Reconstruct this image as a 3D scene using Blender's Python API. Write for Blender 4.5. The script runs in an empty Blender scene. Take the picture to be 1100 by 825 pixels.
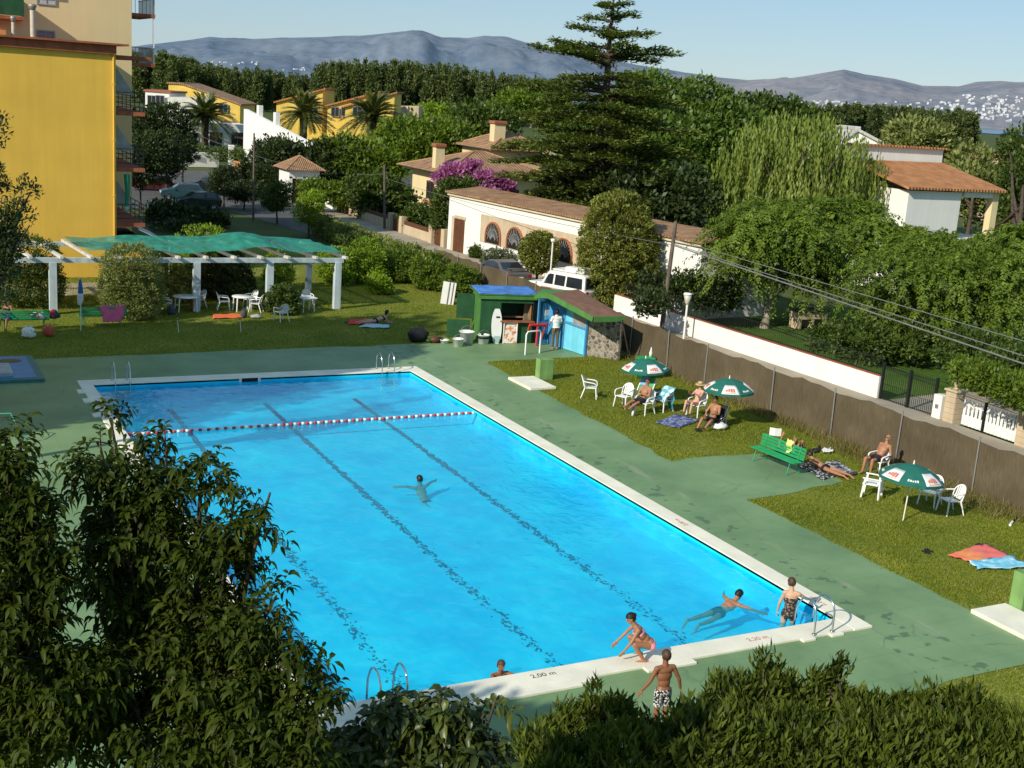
import bpy, bmesh, math, random
import numpy as np
from math import radians, sin, cos, pi, sqrt, atan2, hypot
from mathutils import Vector, Matrix, Quaternion

scene = bpy.context.scene
COL = scene.collection
random.seed(7)
RNG = np.random.default_rng(11)

# ------------------------------------------------------------------ camera survey
# camera solved from the 25 m pool; P() reads a spot off the survey photo and
# returns the place on the horizontal plane z where it stands
FOC = 1325.0
Rm = np.array([[0.89, -0.05, 0.46], [-0.46, -0.23, 0.86], [0.07, -0.97, -0.23]])
def _survey():
    slope, yh = .07, 101.0
    n = np.array([-slope, 1, -(yh-412.5)/FOC]); down = n/np.linalg.norm(n)
    ray = lambda p: np.array([p[0]-550, p[1]-412.5, FOC], float)
    hit = lambda p, h: ray(p)*h/np.dot(ray(p), down)
    NR, FR = (897, 666), (441, 399.5)
    a = hit(FR, 1)-hit(NR, 1); H = 25/np.linalg.norm(a)
    Y = a/np.linalg.norm(a); Z = -down; X = np.cross(Y, Z)
    R = np.array([X, Y, Z]); C = R@(-hit(NR, H))
    return R, C
Rm, CAM = _survey()
def _ray(px, py): return Rm@np.array([px-550, py-412.5, FOC], float)
def P(px, py, z=0.0):
    r = _ray(px, py); p = CAM+r*(z-CAM[2])/r[2]; return Vector((float(p[0]), float(p[1]), z))
def PY(px, py, y):
    r = _ray(px, py); p = CAM+r*(y-CAM[1])/r[1]; return Vector([float(v) for v in p])
def PX(px, py, x):
    r = _ray(px, py); p = CAM+r*(x-CAM[0])/r[0]; return Vector([float(v) for v in p])
def PD(px, py, d):
    r = _ray(px, py); p = CAM+r*d/FOC; return Vector([float(v) for v in p])

# ------------------------------------------------------------------ materials
MATS = {}
def _new(name):
    m = bpy.data.materials.new(name); m.use_nodes = True
    nt = m.node_tree; nt.nodes.clear()
    out = nt.nodes.new('ShaderNodeOutputMaterial')
    return m, nt, out
def N(nt, typ, **kw):
    n = nt.nodes.new(typ)
    for k, v in kw.items():
        if k.startswith('i_'):
            key = k[2:]
            key = int(key) if key.isdigit() else key.replace('_', ' ')
            n.inputs[key].default_value = v
        else: setattr(n, k, v)
    return n
def L(nt, a, ai, b, bi): nt.links.new(a.outputs[ai], b.inputs[bi])
def c4(c): return (c[0], c[1], c[2], 1.0)
def ramp(nt, stops):
    r = nt.nodes.new('ShaderNodeValToRGB')
    el = r.color_ramp.elements
    while len(el) < len(stops): el.new(0.5)
    for e, (p, c) in zip(el, stops): e.position = p; e.color = c4(c)
    return r
def coords(nt, scale=(1, 1, 1), rot=(0, 0, 0), kind='Object'):
    tc = N(nt, 'ShaderNodeTexCoord'); mp = N(nt, 'ShaderNodeMapping')
    mp.inputs['Scale'].default_value = scale; mp.inputs['Rotation'].default_value = rot
    L(nt, tc, kind, mp, 'Vector'); return mp
def simple(name, c, rough=.6, var=.18, nscale=3.0, bump=0.0, bscale=30., metallic=0., spec=.4, streak=0.):
    """plain surface: base colour broken up by two octaves of noise, optional vertical streaks and bump"""
    if name in MATS: return MATS[name]
    m, nt, out = _new(name)
    b = N(nt, 'ShaderNodeBsdfPrincipled'); b.inputs['Roughness'].default_value = rough
    b.inputs['Metallic'].default_value = metallic; b.inputs['Specular IOR Level'].default_value = spec
    mp = coords(nt)
    n1 = N(nt, 'ShaderNodeTexNoise'); n1.inputs['Scale'].default_value = nscale; n1.inputs['Detail'].default_value = 6
    L(nt, mp, 0, n1, 'Vector')
    lo = [max(0, v*(1-var)) for v in c]; hi = [min(1, v*(1+var)) for v in c]
    r = ramp(nt, [(.3, lo), (.7, hi)]); L(nt, n1, 'Fac', r, 'Fac')
    last = r
    if streak:
        mp2 = coords(nt, (2.5, 2.5, .12)); n2 = N(nt, 'ShaderNodeTexNoise'); n2.inputs['Scale'].default_value = 1.5; n2.inputs['Detail'].default_value = 5
        L(nt, mp2, 0, n2, 'Vector')
        r2 = ramp(nt, [(.35, (1-streak,)*3), (.6, (1, 1, 1))]); L(nt, n2, 'Fac', r2, 'Fac')
        mx = N(nt, 'ShaderNodeMixRGB', blend_type='MULTIPLY'); mx.inputs[0].default_value = 1
        L(nt, r, 0, mx, 1); L(nt, r2, 0, mx, 2); last = mx
    L(nt, last, 0, b, 'Base Color')
    if bump:
        n3 = N(nt, 'ShaderNodeTexNoise'); n3.inputs['Scale'].default_value = bscale; n3.inputs['Detail'].default_value = 4
        L(nt, mp, 0, n3, 'Vector')
        bp = N(nt, 'ShaderNodeBump'); bp.inputs['Strength'].default_value = bump; bp.inputs['Distance'].default_value = .02
        L(nt, n3, 'Fac', bp, 'Height'); L(nt, bp, 0, b, 'Normal')
    L(nt, b, 0, out, 0); MATS[name] = m; return m
def leafmat(name, dark, light, transl=.3, rough=.5, spec=.35, gloss=None):
    """foliage: per-leaf random shade plus large soft patches, thin and partly translucent"""
    if name in MATS: return MATS[name]
    m, nt, out = _new(name)
    at = N(nt, 'ShaderNodeAttribute', attribute_name='shade')
    mp = coords(nt); n1 = N(nt, 'ShaderNodeTexNoise'); n1.inputs['Scale'].default_value = .6; n1.inputs['Detail'].default_value = 3
    L(nt, mp, 0, n1, 'Vector')
    ad = N(nt, 'ShaderNodeMath', operation='MULTIPLY_ADD'); L(nt, n1, 'Fac', ad, 0); ad.inputs[1].default_value = .9
    sb = N(nt, 'ShaderNodeMath', operation='MULTIPLY_ADD'); L(nt, at, 'Fac', sb, 0); sb.inputs[1].default_value = .75; sb.inputs[2].default_value = -.32
    L(nt, sb, 0, ad, 2)
    r = ramp(nt, [(.0, dark), (.55, [(a+b)/2 for a, b in zip(dark, light)]), (1., light)]); L(nt, ad, 0, r, 'Fac')
    b = N(nt, 'ShaderNodeBsdfPrincipled'); b.inputs['Roughness'].default_value = rough; b.inputs['Specular IOR Level'].default_value = spec
    L(nt, r, 0, b, 'Base Color')
    t = N(nt, 'ShaderNodeBsdfTranslucent')
    hs = N(nt, 'ShaderNodeMixRGB', blend_type='MULTIPLY'); hs.inputs[0].default_value = 1; hs.inputs[2].default_value = (1.25, 1.3, .6, 1)
    L(nt, r, 0, hs, 1); L(nt, hs, 0, t, 'Color')
    mx = N(nt, 'ShaderNodeMixShader'); mx.inputs[0].default_value = transl
    L(nt, b, 0, mx, 1); L(nt, t, 0, mx, 2); L(nt, mx, 0, out, 0)
    MATS[name] = m; return m

# ------------------------------------------------------------------ mesh builders
class MB:
    def __init__(s): s.v = []; s.f = []; s.m = []; s.sm = []
    def _add(s, vs, fs, mi=0, smooth=False):
        o = len(s.v); s.v += [tuple(p) for p in vs]
        for f in fs: s.f.append([i+o for i in f]); s.m.append(mi); s.sm.append(smooth)
        return s
    def box(s, c, d, rz=0, mi=0, rx=0, ry=0, bev=0, smooth=False):
        hx, hy, hz = d[0]/2, d[1]/2, d[2]/2
        M = Matrix.Translation(c) @ Matrix.Rotation(rz, 4, 'Z') @ Matrix.Rotation(ry, 4, 'Y') @ Matrix.Rotation(rx, 4, 'X')
        if bev > 0:
            bm = bmesh.new(); bmesh.ops.create_cube(bm, size=1)
            for v in bm.verts: v.co = (v.co.x*d[0], v.co.y*d[1], v.co.z*d[2])
            bmesh.ops.bevel(bm, geom=bm.edges[:], offset=bev, segments=2, profile=.6, affect='EDGES')
            bm.verts.index_update()
            vs = [M @ v.co for v in bm.verts]; fs = [[v.index for v in f.verts] for f in bm.faces]; bm.free()
            return s._add(vs, fs, mi, smooth)
        vs = [M @ Vector((x*hx, y*hy, z*hz)) for x, y, z in ((-1,-1,-1),(1,-1,-1),(1,1,-1),(-1,1,-1),(-1,-1,1),(1,-1,1),(1,1,1),(-1,1,1))]
        return s._add(vs, [(3,2,1,0),(4,5,6,7),(0,1,5,4),(1,2,6,5),(2,3,7,6),(3,0,4,7)], mi)
    def beam(s, a, b, w, h, mi=0, up=(0, 0, 1)):
        a, b = Vector(a), Vector(b); d = (b-a).normalized(); u = Vector(up)
        r = d.cross(u)
        if r.length < 1e-4: r = d.cross(Vector((1, 0, 0)))
        r.normalize(); u = r.cross(d)
        vs = [p+r*(sx*w/2)+u*(sz*h/2) for p in (a, b) for sx, sz in ((-1,-1),(1,-1),(1,1),(-1,1))]
        return s._add(vs, [(0,1,2,3),(7,6,5,4),(0,4,5,1),(1,5,6,2),(2,6,7,3),(3,7,4,0)], mi)
    def tube(s, pts, r, n=8, mi=0, cap=True, smooth=True):
        pts = [Vector(p) for p in pts]; k = len(pts)
        rs = list(r) if hasattr(r, '__len__') else [r]*k
        vs = []; up = None
        for i, p in enumerate(pts):
            d = (pts[min(i+1, k-1)]-pts[max(i-1, 0)])
            d = d.normalized() if d.length > 1e-9 else Vector((0, 0, 1))
            if up is None:
                up = d.cross(Vector((0.31, .17, 1)) if abs(d.z) < .95 else Vector((1, 0.1, 0))).normalized()
            up = (up-d*up.dot(d)); up = up.normalized() if up.length > 1e-6 else d.orthogonal().normalized()
            w = d.cross(up)
            vs += [p+(up*cos(2*pi*j/n)+w*sin(2*pi*j/n))*rs[i] for j in range(n)]
        fs = [(i*n+j, i*n+(j+1) % n, (i+1)*n+(j+1) % n, (i+1)*n+j) for i in range(k-1) for j in range(n)]
        s._add(vs, fs, mi, smooth)
        if cap:
            s._add(vs[:n], [tuple(range(n))[::-1]], mi); s._add(vs[-n:], [tuple(range(n))], mi)
        return s
    def lathe(s, prof, c=(0, 0, 0), n=16, mi=0, smooth=True):
        vs = [(c[0]+r*cos(2*pi*j/n), c[1]+r*sin(2*pi*j/n), c[2]+z) for r, z in prof for j in range(n)]
        fs = [(i*n+j, i*n+(j+1) % n, (i+1)*n+(j+1) % n, (i+1)*n+j) for i in range(len(prof)-1) for j in range(n)]
        return s._add(vs, fs, mi, smooth)
    def ball(s, c, r, n=12, m=8, mi=0):
        rx, ry, rz = r if hasattr(r, '__len__') else (r, r, r)
        vs = []; 
        for i in range(m+1):
            t = pi*i/m
            for j in range(n):
                a = 2*pi*j/n; q = max(sin(t), 1e-3)
                vs.append((c[0]+rx*q*cos(a), c[1]+ry*q*sin(a), c[2]-rz*cos(t)))
        fs = [(i*n+j, i*n+(j+1) % n, (i+1)*n+(j+1) % n, (i+1)*n+j) for i in range(m) for j in range(n)]
        return s._add(vs, fs, mi, True)
    def poly(s, pts, mi=0): return s._add(pts, [tuple(range(len(pts)))], mi)
    def prism(s, pts, z0, z1, mi=0):
        n = len(pts); vs = [(p[0], p[1], z0) for p in pts]+[(p[0], p[1], z1) for p in pts]
        fs = [tuple(range(n))[::-1], tuple(range(n, 2*n))]+[(i, (i+1) % n, n+(i+1) % n, n+i) for i in range(n)]
        return s._add(vs, fs, mi)
    def extr(s, pts, off, mi=0):
        """closed polygon in space pushed along off"""
        n = len(pts); o = Vector(off); vs = [Vector(p) for p in pts]+[Vector(p)+o for p in pts]
        fs = [tuple(range(n))[::-1], tuple(range(n, 2*n))]+[(i, (i+1) % n, n+(i+1) % n, n+i) for i in range(n)]
        return s._add(vs, fs, mi)
    def grid(s, fn, nu, nv, mi=0, smooth=True, double=0):
        vs = [fn(i/nu, j/nv) for i in range(nu+1) for j in range(nv+1)]
        fs = [(i*(nv+1)+j, (i+1)*(nv+1)+j, (i+1)*(nv+1)+j+1, i*(nv+1)+j+1) for i in range(nu) for j in range(nv)]
        return s._add(vs, fs, mi, smooth)
    def build(s, name, mats, parent=None, loc=None, rz=0, recalc=True):
        me = bpy.data.meshes.new(name); me.from_pydata([tuple(v) for v in s.v], [], s.f)
        if not isinstance(mats, (list, tuple)): mats = [mats]
        for m in mats: me.materials.append(m)
        me.polygons.foreach_set('material_index', s.m); me.polygons.foreach_set('use_smooth', s.sm)
        if recalc:
            bm = bmesh.new(); bm.from_mesh(me); bmesh.ops.recalc_face_normals(bm, faces=bm.faces[:]); bm.to_mesh(me); bm.free()
        me.update()
        return link(name, me, parent, loc, rz)
def link(name, me, parent=None, loc=None, rz=0):
    o = bpy.data.objects.new(name, me); COL.objects.link(o)
    if parent is not None: o.parent = parent
    if loc is not None: o.location = loc
    o.rotation_euler = (0, 0, rz)
    return o
def tag(o, label=None, cat=None, group=None, kind=None):
    if label: o['label'] = label
    if cat: o['category'] = cat
    if group: o['group'] = group
    if kind: o['kind'] = kind
    return o
def struct(o): o['kind'] = 'structure'; return o
def thing(name, label, cat, loc=(0, 0, 0), rz=0, group=None):
    o = bpy.data.objects.new(name, None); COL.objects.link(o); o.empty_display_size = .2
    o.location = loc; o.rotation_euler = (0, 0, rz)
    return tag(o, label, cat, group)
def dup(root, loc, rz=0, label=None, group=None, scale=None):
    r = root.copy(); COL.objects.link(r); r.location = loc; r.rotation_euler = (0, 0, rz)
    if scale is not None: r.scale = (scale,)*3 if not hasattr(scale, '__len__') else scale
    if label: r['label'] = label
    if group: r['group'] = group
    for ch in list(root.children):
        c = ch.copy(); COL.objects.link(c); c.parent = r
        for g in list(ch.children):
            d = g.copy(); COL.objects.link(d); d.parent = c
    return r
def fastmesh(name, verts, faces, mat, shade=None, smooth=False):
    """numpy verts (n,3) and equal-sided faces (m,k) to a mesh, with a per-vertex shade value"""
    me = bpy.data.meshes.new(name)
    verts = np.ascontiguousarray(verts, np.float32); faces = np.ascontiguousarray(faces, np.int32); m, k = faces.shape
    me.vertices.add(len(verts)); me.vertices.foreach_set('co', verts.ravel())
    me.loops.add(m*k); me.loops.foreach_set('vertex_index', faces.ravel())
    me.polygons.add(m); me.polygons.foreach_set('loop_start', np.arange(0, m*k, k, dtype=np.int32))
    if smooth: me.polygons.foreach_set('use_smooth', np.ones(m, bool))
    me.materials.append(mat)
    me.update(calc_edges=True)
    if shade is not None:
        a = me.attributes.new('shade', 'FLOAT', 'POINT'); a.data.foreach_set('value', np.ascontiguousarray(shade, np.float32))
    return me

# ------------------------------------------------------------------ leaves
def unit(a): return a/np.maximum(np.linalg.norm(a, axis=1, keepdims=True), 1e-9)
def leaf_quads(pos, axis, nrm, ln, wd, shade, fold=.18):
    """kite-shaped leaf: base, side, tip, side"""
    n = len(pos); ax = unit(axis); sd = unit(np.cross(ax, nrm)); nn = np.cross(sd, ax)
    ln = np.broadcast_to(np.asarray(ln, float), (n,))[:, None]; wd = np.broadcast_to(np.asarray(wd, float), (n,))[:, None]
    mid = pos+ax*ln*.45
    V = np.stack([pos, mid+sd*wd*.5+nn*wd*fold, pos+ax*ln, mid-sd*wd*.5+nn*wd*fold], 1).reshape(-1, 3)
    F = np.arange(4*n).reshape(n, 4); return V, F, np.repeat(shade, 4)
def leaf_long(pos, axis, nrm, ln, wd, shade, droop=.35):
    """pointed leaf with a folded midrib and a drooping tip: 8 vertices, 6 quads (tips are thin)"""
    n = len(pos); ax = unit(axis); sd = unit(np.cross(ax, nrm)); nn = np.cross(sd, ax)
    ln = np.broadcast_to(np.asarray(ln, float), (n,))[:, None]; wd = np.broadcast_to(np.asarray(wd, float), (n,))[:, None]
    g = np.array([[0, 0, -1.]])
    m0 = pos; m1 = pos+ax*ln*.33; m2 = pos+ax*ln*.68+g*ln*droop*.25; m3 = pos+ax*ln+g*ln*droop
    k = .22
    l1 = m1+sd*wd*.5+nn*wd*k; r1 = m1-sd*wd*.5+nn*wd*k; l2 = m2+sd*wd*.42+nn*wd*k; r2 = m2-sd*wd*.42+nn*wd*k
    V = np.stack([m0, m1, m2, m3, l1, l2, r1, r2], 1).reshape(-1, 3)
    base = (np.arange(n)*8)[:, None]
    T = np.array([[0, 1, 4], [1, 2, 5], [1, 5, 4], [2, 3, 5], [0, 6, 1], [1, 6, 7], [1, 7, 2], [2, 7, 3]])
    F = (base[:, :, None]+T[None]).reshape(-1, 3)
    return V, F, np.repeat(shade, 8)
def rdir(n, rng): return unit(rng.normal(size=(n, 3)))
def clump_points(rng, blobs, n_clump, per, crad, shell=.75, floor=None):
    """blobs: (cx,cy,cz,rx,ry,rz); clump centres biased to each blob's skin, leaves scattered about each clump"""
    b = np.array(blobs, float); vol = (b[:, 3]*b[:, 4]*b[:, 5])**(2/3); pr = vol/vol.sum()
    k = rng.choice(len(b), n_clump, p=pr)
    d = rdir(n_clump, rng); rad = shell+(1-shell)*rng.random(n_clump)**.7; inner = rng.random(n_clump) < .25
    rad[inner] *= rng.random(inner.sum())**.5
    c = b[k, :3]+d*b[k, 3:]*rad[:, None]
    cr = crad*(.6+.8*rng.random(n_clump))
    out = np.repeat(d, per, 0); cs = np.repeat(rng.random(n_clump), per)
    off = rdir(n_clump*per, rng)*(rng.random(n_clump*per)**.45)[:, None]*np.repeat(cr, per)[:, None]
    off[:, 2] *= .75
    pos = np.repeat(c, per, 0)+off
    if floor is not None:
        keep = pos[:, 2] > floor; pos, out, cs = pos[keep], out[keep], cs[keep]
    return pos, out, cs
def foliage(name, rng, blobs, mat, n_clump, per, crad, ln, wd, parent=None, droop=0., upb=.35, shell=.75, floor=.05, out_w=.7, kind='quad'):
    pos, out, cs = clump_points(rng, blobs, n_clump, per, crad, shell, floor)
    n = len(pos)
    ax = rdir(n, rng)*.8+out*out_w+np.array([0, 0, upb-droop]); nr = rdir(n, rng)*.6+out*.5+np.array([0, 0, .7])
    sz = .65+.7*rng.random(n)
    sh = np.clip(.55*cs+.45*rng.random(n), 0, 1)
    fn = leaf_quads if kind == 'quad' else leaf_long
    V, F, S = fn(pos, ax, nr, ln*sz, wd*sz, sh)
    me = fastmesh(name, V, F, mat, S)
    return link(name, me, parent)
def limbs(mb, rng, base, top, r0, r1, blobs, nb=7, rb=.05):
    """tapered trunk and limbs running out to the blobs of the crown"""
    base, top = Vector(base), Vector(top); pts = []
    for i in range(6):
        t = i/5; w = .06*(top-base).length*sin(t*3+rng.random()*2)*.4
        pts.append(base.lerp(top, t)+Vector((w, w*.6, 0)))
    mb.tube(pts, [r0*1.25]+[r0+(r1-r0)*i/5 for i in range(1, 6)], 8)
    for i in range(nb):
        b = blobs[i % len(blobs)]; s = base.lerp(top, .55+.45*rng.random())
        e = Vector(b[:3])+Vector((rng.normal()*b[3]*.4, rng.normal()*b[4]*.4, rng.normal()*b[5]*.3))
        m = s.lerp(e, .5)+Vector((0, 0, -.05*(e-s).length+.1)); q = s.lerp(e, .8)+Vector((0, 0, .02*(e-s).length))
        mb.tube([s, m, q, e], [rb*1.3, rb, rb*.7, rb*.3], 6)
# ------------------------------------------------------------------ camera, sun, sky
cam = bpy.data.cameras.new('camera'); cam.sensor_width = 36; cam.lens = FOC/1100*36; cam.clip_start = .1; cam.clip_end = 40000
co = bpy.data.objects.new('camera', cam); COL.objects.link(co); scene.camera = co
M3 = Matrix([[Rm[i][0], -Rm[i][1], -Rm[i][2]] for i in range(3)]); MW = M3.to_4x4(); MW.translation = Vector([float(v) for v in CAM]); co.matrix_world = MW

SUN_EL = radians(31); sun_h = Vector((-.755, -.297, 0)).normalized()
sdir = Vector((sun_h.x*cos(SUN_EL), sun_h.y*cos(SUN_EL), sin(SUN_EL)))
sl = bpy.data.lights.new('sun', 'SUN'); sl.energy = 5.0; sl.angle = radians(.53); sl.color = (1, .93, .8)
so = bpy.data.objects.new('sun', sl); COL.objects.link(so); so.rotation_euler = sdir.to_track_quat('Z', 'Y').to_euler()
so.location = (-60, -20, 50)
w = bpy.data.worlds.new('World'); scene.world = w; w.use_nodes = True
nt = w.node_tree; bg = nt.nodes['Background']; sky = nt.nodes.new('ShaderNodeTexSky'); sky.sky_type = 'NISHITA'; sky.sun_disc = False
sky.sun_elevation = SUN_EL; sky.sun_rotation = atan2(sun_h.x, sun_h.y); sky.altitude = 0; sky.air_density = 1.0; sky.dust_density = .15; sky.ozone_density = 3.0
mxs = nt.nodes.new('ShaderNodeMixRGB'); mxs.inputs[0].default_value = .5; mxs.inputs[2].default_value = (3.7, 6.0, 8.2, 1)   # pale summer haze over the clear sky model
nt.links.new(sky.outputs[0], mxs.inputs[1]); nt.links.new(mxs.outputs[0], bg.inputs[0]); bg.inputs[1].default_value = .095
scene.view_settings.view_transform = 'Standard'; scene.view_settings.look = 'None'; scene.view_settings.exposure = 0
scene.cycles.max_bounces = 6; scene.cycles.transparent_max_bounces = 12; scene.cycles.caustics_reflective = False; scene.cycles.caustics_refractive = False
scene.cycles.use_denoising = True; scene.cycles.sample_clamp_indirect = 4

# ------------------------------------------------------------------ surface materials of the setting
def deck_mat():
    m, nt, out = _new('green_painted_concrete')
    b = N(nt, 'ShaderNodeBsdfPrincipled'); b.inputs['Roughness'].default_value = .55; b.inputs['Specular IOR Level'].default_value = .35
    mp = coords(nt)
    n1 = N(nt, 'ShaderNodeTexNoise'); n1.inputs['Scale'].default_value = .35; n1.inputs['Detail'].default_value = 8; n1.inputs['Roughness'].default_value = .62
    L(nt, mp, 0, n1, 'Vector')
    r1 = ramp(nt, [(.3, (.115, .2, .085)), (.5, (.17, .275, .122)), (.72, (.23, .33, .165))]); L(nt, n1, 'Fac', r1, 'Fac')
    # worn pale repair strip running along the pool and round the corner
    sp = N(nt, 'ShaderNodeSeparateXYZ'); L(nt, mp, 0, sp, 0)
    mp2 = coords(nt, (1.1, .22, 1)); n2 = N(nt, 'ShaderNodeTexNoise'); n2.inputs['Scale'].default_value = 1.2; n2.inputs['Detail'].default_value = 9; n2.inputs['Roughness'].default_value = .7
    L(nt, mp2, 0, n2, 'Vector')
    wob = N(nt, 'ShaderNodeMath', operation='MULTIPLY_ADD'); L(nt, n2, 'Fac', wob, 0); wob.inputs[1].default_value = 1.0
    L(nt, sp, 'X', wob, 2)
    d = N(nt, 'ShaderNodeMath', operation='SUBTRACT'); L(nt, wob, 0, d, 0); d.inputs[1].default_value = 2.25
    ab = N(nt, 'ShaderNodeMath', operation='ABSOLUTE'); L(nt, d, 0, ab, 0)
    mr = N(nt, 'ShaderNodeMapRange'); mr.inputs['From Min'].default_value = .0; mr.inputs['From Max'].default_value = .13; mr.inputs['To Min'].default_value = 1; mr.inputs['To Max'].default_value = 0
    L(nt, ab, 0, mr, 'Value')
    n4 = N(nt, 'ShaderNodeTexNoise'); n4.inputs['Scale'].default_value = .5; L(nt, mp, 0, n4, 'Vector')
    r4 = ramp(nt, [(.45, (0, 0, 0)), (.6, (1, 1, 1))]); L(nt, n4, 'Fac', r4, 'Fac')
    mu = N(nt, 'ShaderNodeMath', operation='MULTIPLY'); L(nt, mr, 0, mu, 0); L(nt, r4, 0, mu, 1)
    mu2 = N(nt, 'ShaderNodeMath', operation='MULTIPLY'); L(nt, mu, 0, mu2, 0); mu2.inputs[1].default_value = .6
    mx = N(nt, 'ShaderNodeMixRGB'); L(nt, mu2, 0, mx, 0); L(nt, r1, 0, mx, 1); mx.inputs[2].default_value = (.36, .36, .25, 1)
    # scuffed patches where the paint has gone
    n5 = N(nt, 'ShaderNodeTexNoise'); n5.inputs['Scale'].default_value = 1.6; n5.inputs['Detail'].default_value = 10; n5.inputs['Roughness'].default_value = .72
    L(nt, mp, 0, n5, 'Vector'); r5 = ramp(nt, [(.6, (0, 0, 0)), (.72, (.45,)*3)]); L(nt, n5, 'Fac', r5, 'Fac')
    mx5 = N(nt, 'ShaderNodeMixRGB'); L(nt, r5, 0, mx5, 0); L(nt, mx, 0, mx5, 1); mx5.inputs[2].default_value = (.26, .3, .2, 1)
    # damp splashes near the coping
    n3 = N(nt, 'ShaderNodeTexNoise'); n3.inputs['Scale'].default_value = 2.2; n3.inputs['Detail'].default_value = 7; L(nt, mp, 0, n3, 'Vector')
    ax_ = N(nt, 'ShaderNodeMath', operation='SUBTRACT'); L(nt, sp, 'X', ax_, 0); ax_.inputs[1].default_value = .9; ab_ = N(nt, 'ShaderNodeMath', operation='ABSOLUTE'); L(nt, ax_, 0, ab_, 0)
    x1 = N(nt, 'ShaderNodeMapRange'); x1.inputs['From Min'].default_value = .4; x1.inputs['From Max'].default_value = 3.0; x1.inputs['To Min'].default_value = .1; x1.inputs['To Max'].default_value = -.14
    L(nt, ab_, 0, x1, 'Value')
    a3 = N(nt, 'ShaderNodeMath', operation='ADD'); L(nt, n3, 'Fac', a3, 0); L(nt, x1, 0, a3, 1)
    r3 = ramp(nt, [(.68, (0, 0, 0)), (.71, (1, 1, 1))]); L(nt, a3, 0, r3, 'Fac')
    m3 = N(nt, 'ShaderNodeMath', operation='MULTIPLY'); L(nt, r3, 0, m3, 0); m3.inputs[1].default_value = .55
    mx3 = N(nt, 'ShaderNodeMixRGB'); L(nt, m3, 0, mx3, 0); L(nt, mx5, 0, mx3, 1); mx3.inputs[2].default_value = (.035, .075, .05, 1)
    # hairline cracks and casting joints
    nd = N(nt, 'ShaderNodeTexNoise'); nd.inputs['Scale'].default_value = 1.1; nd.inputs['Detail'].default_value = 5; L(nt, mp, 0, nd, 'Vector')
    md = N(nt, 'ShaderNodeMixRGB'); md.inputs[0].default_value = .5; md.blend_type = 'ADD'; L(nt, mp, 0, md, 1); L(nt, nd, 'Color', md, 2)
    vc = N(nt, 'ShaderNodeTexVoronoi', feature='DISTANCE_TO_EDGE'); vc.inputs['Scale'].default_value = .3; L(nt, md, 0, vc, 'Vector')
    rc = ramp(nt, [(.0, (1, 1, 1)), (.008, (0, 0, 0))]); L(nt, vc, 'Distance', rc, 0)
    rk = ramp(nt, [(.5, (0, 0, 0)), (.6, (.42,)*3)]); L(nt, n4, 'Fac', rk, 0)
    mk = N(nt, 'ShaderNodeMath', operation='MULTIPLY'); L(nt, rc, 0, mk, 0); L(nt, rk, 0, mk, 1)
    br = N(nt, 'ShaderNodeTexBrick'); br.inputs['Scale'].default_value = .28; br.inputs['Mortar Size'].default_value = .004; br.offset = 0; br.inputs['Color1'].default_value = br.inputs['Color2'].default_value = (0, 0, 0, 1); br.inputs['Mortar'].default_value = (.16, .16, .16, 1); L(nt, mp, 0, br, 'Vector')
    mj = N(nt, 'ShaderNodeMath', operation='MAXIMUM'); L(nt, mk, 0, mj, 0); L(nt, br, 'Color', mj, 1)
    mx7 = N(nt, 'ShaderNodeMixRGB'); L(nt, mj, 0, mx7, 0); L(nt, mx3, 0, mx7, 1); mx7.inputs[2].default_value = (.04, .07, .04, 1)
    L(nt, mx7, 0, b, 'Base Color')
    n6 = N(nt, 'ShaderNodeTexNoise'); n6.inputs['Scale'].default_value = 40; L(nt, mp, 0, n6, 'Vector')
    bp = N(nt, 'ShaderNodeBump'); bp.inputs['Strength'].default_value = .25; bp.inputs['Distance'].default_value = .01; L(nt, n6, 'Fac', bp, 'Height'); L(nt, bp, 0, b, 'Normal')
    L(nt, b, 0, out, 0); return m
def grass_ground(name, a, bcol, c):
    m, nt, out = _new(name)
    b = N(nt, 'ShaderNodeBsdfPrincipled'); b.inputs['Roughness'].default_value = .9; b.inputs['Specular IOR Level'].default_value = .1
    mp = coords(nt)
    n1 = N(nt, 'ShaderNodeTexNoise'); n1.inputs['Scale'].default_value = .28; n1.inputs['Detail'].default_value = 10; n1.inputs['Roughness'].default_value = .7; L(nt, mp, 0, n1, 'Vector')
    r1 = ramp(nt, [(.3, a), (.5, bcol), (.7, c)]); L(nt, n1, 'Fac', r1, 'Fac')
    n2 = N(nt, 'ShaderNodeTexNoise'); n2.inputs['Scale'].default_value = 14; n2.inputs['Detail'].default_value = 6; L(nt, mp, 0, n2, 'Vector')
    r2 = ramp(nt, [(.3, (.55,)*3), (.7, (1.25,)*3)]); L(nt, n2, 'Fac', r2, 'Fac')
    mx = N(nt, 'ShaderNodeMixRGB', blend_type='MULTIPLY'); mx.inputs[0].default_value = 1; L(nt, r1, 0, mx, 1); L(nt, r2, 0, mx, 2)
    L(nt, mx, 0, b, 'Base Color')
    bp = N(nt, 'ShaderNodeBump'); bp.inputs['Strength'].default_value = .7; bp.inputs['Distance'].default_value = .05; L(nt, n2, 'Fac', bp, 'Height'); L(nt, bp, 0, b, 'Normal')
    L(nt, b, 0, out, 0); return m
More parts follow.
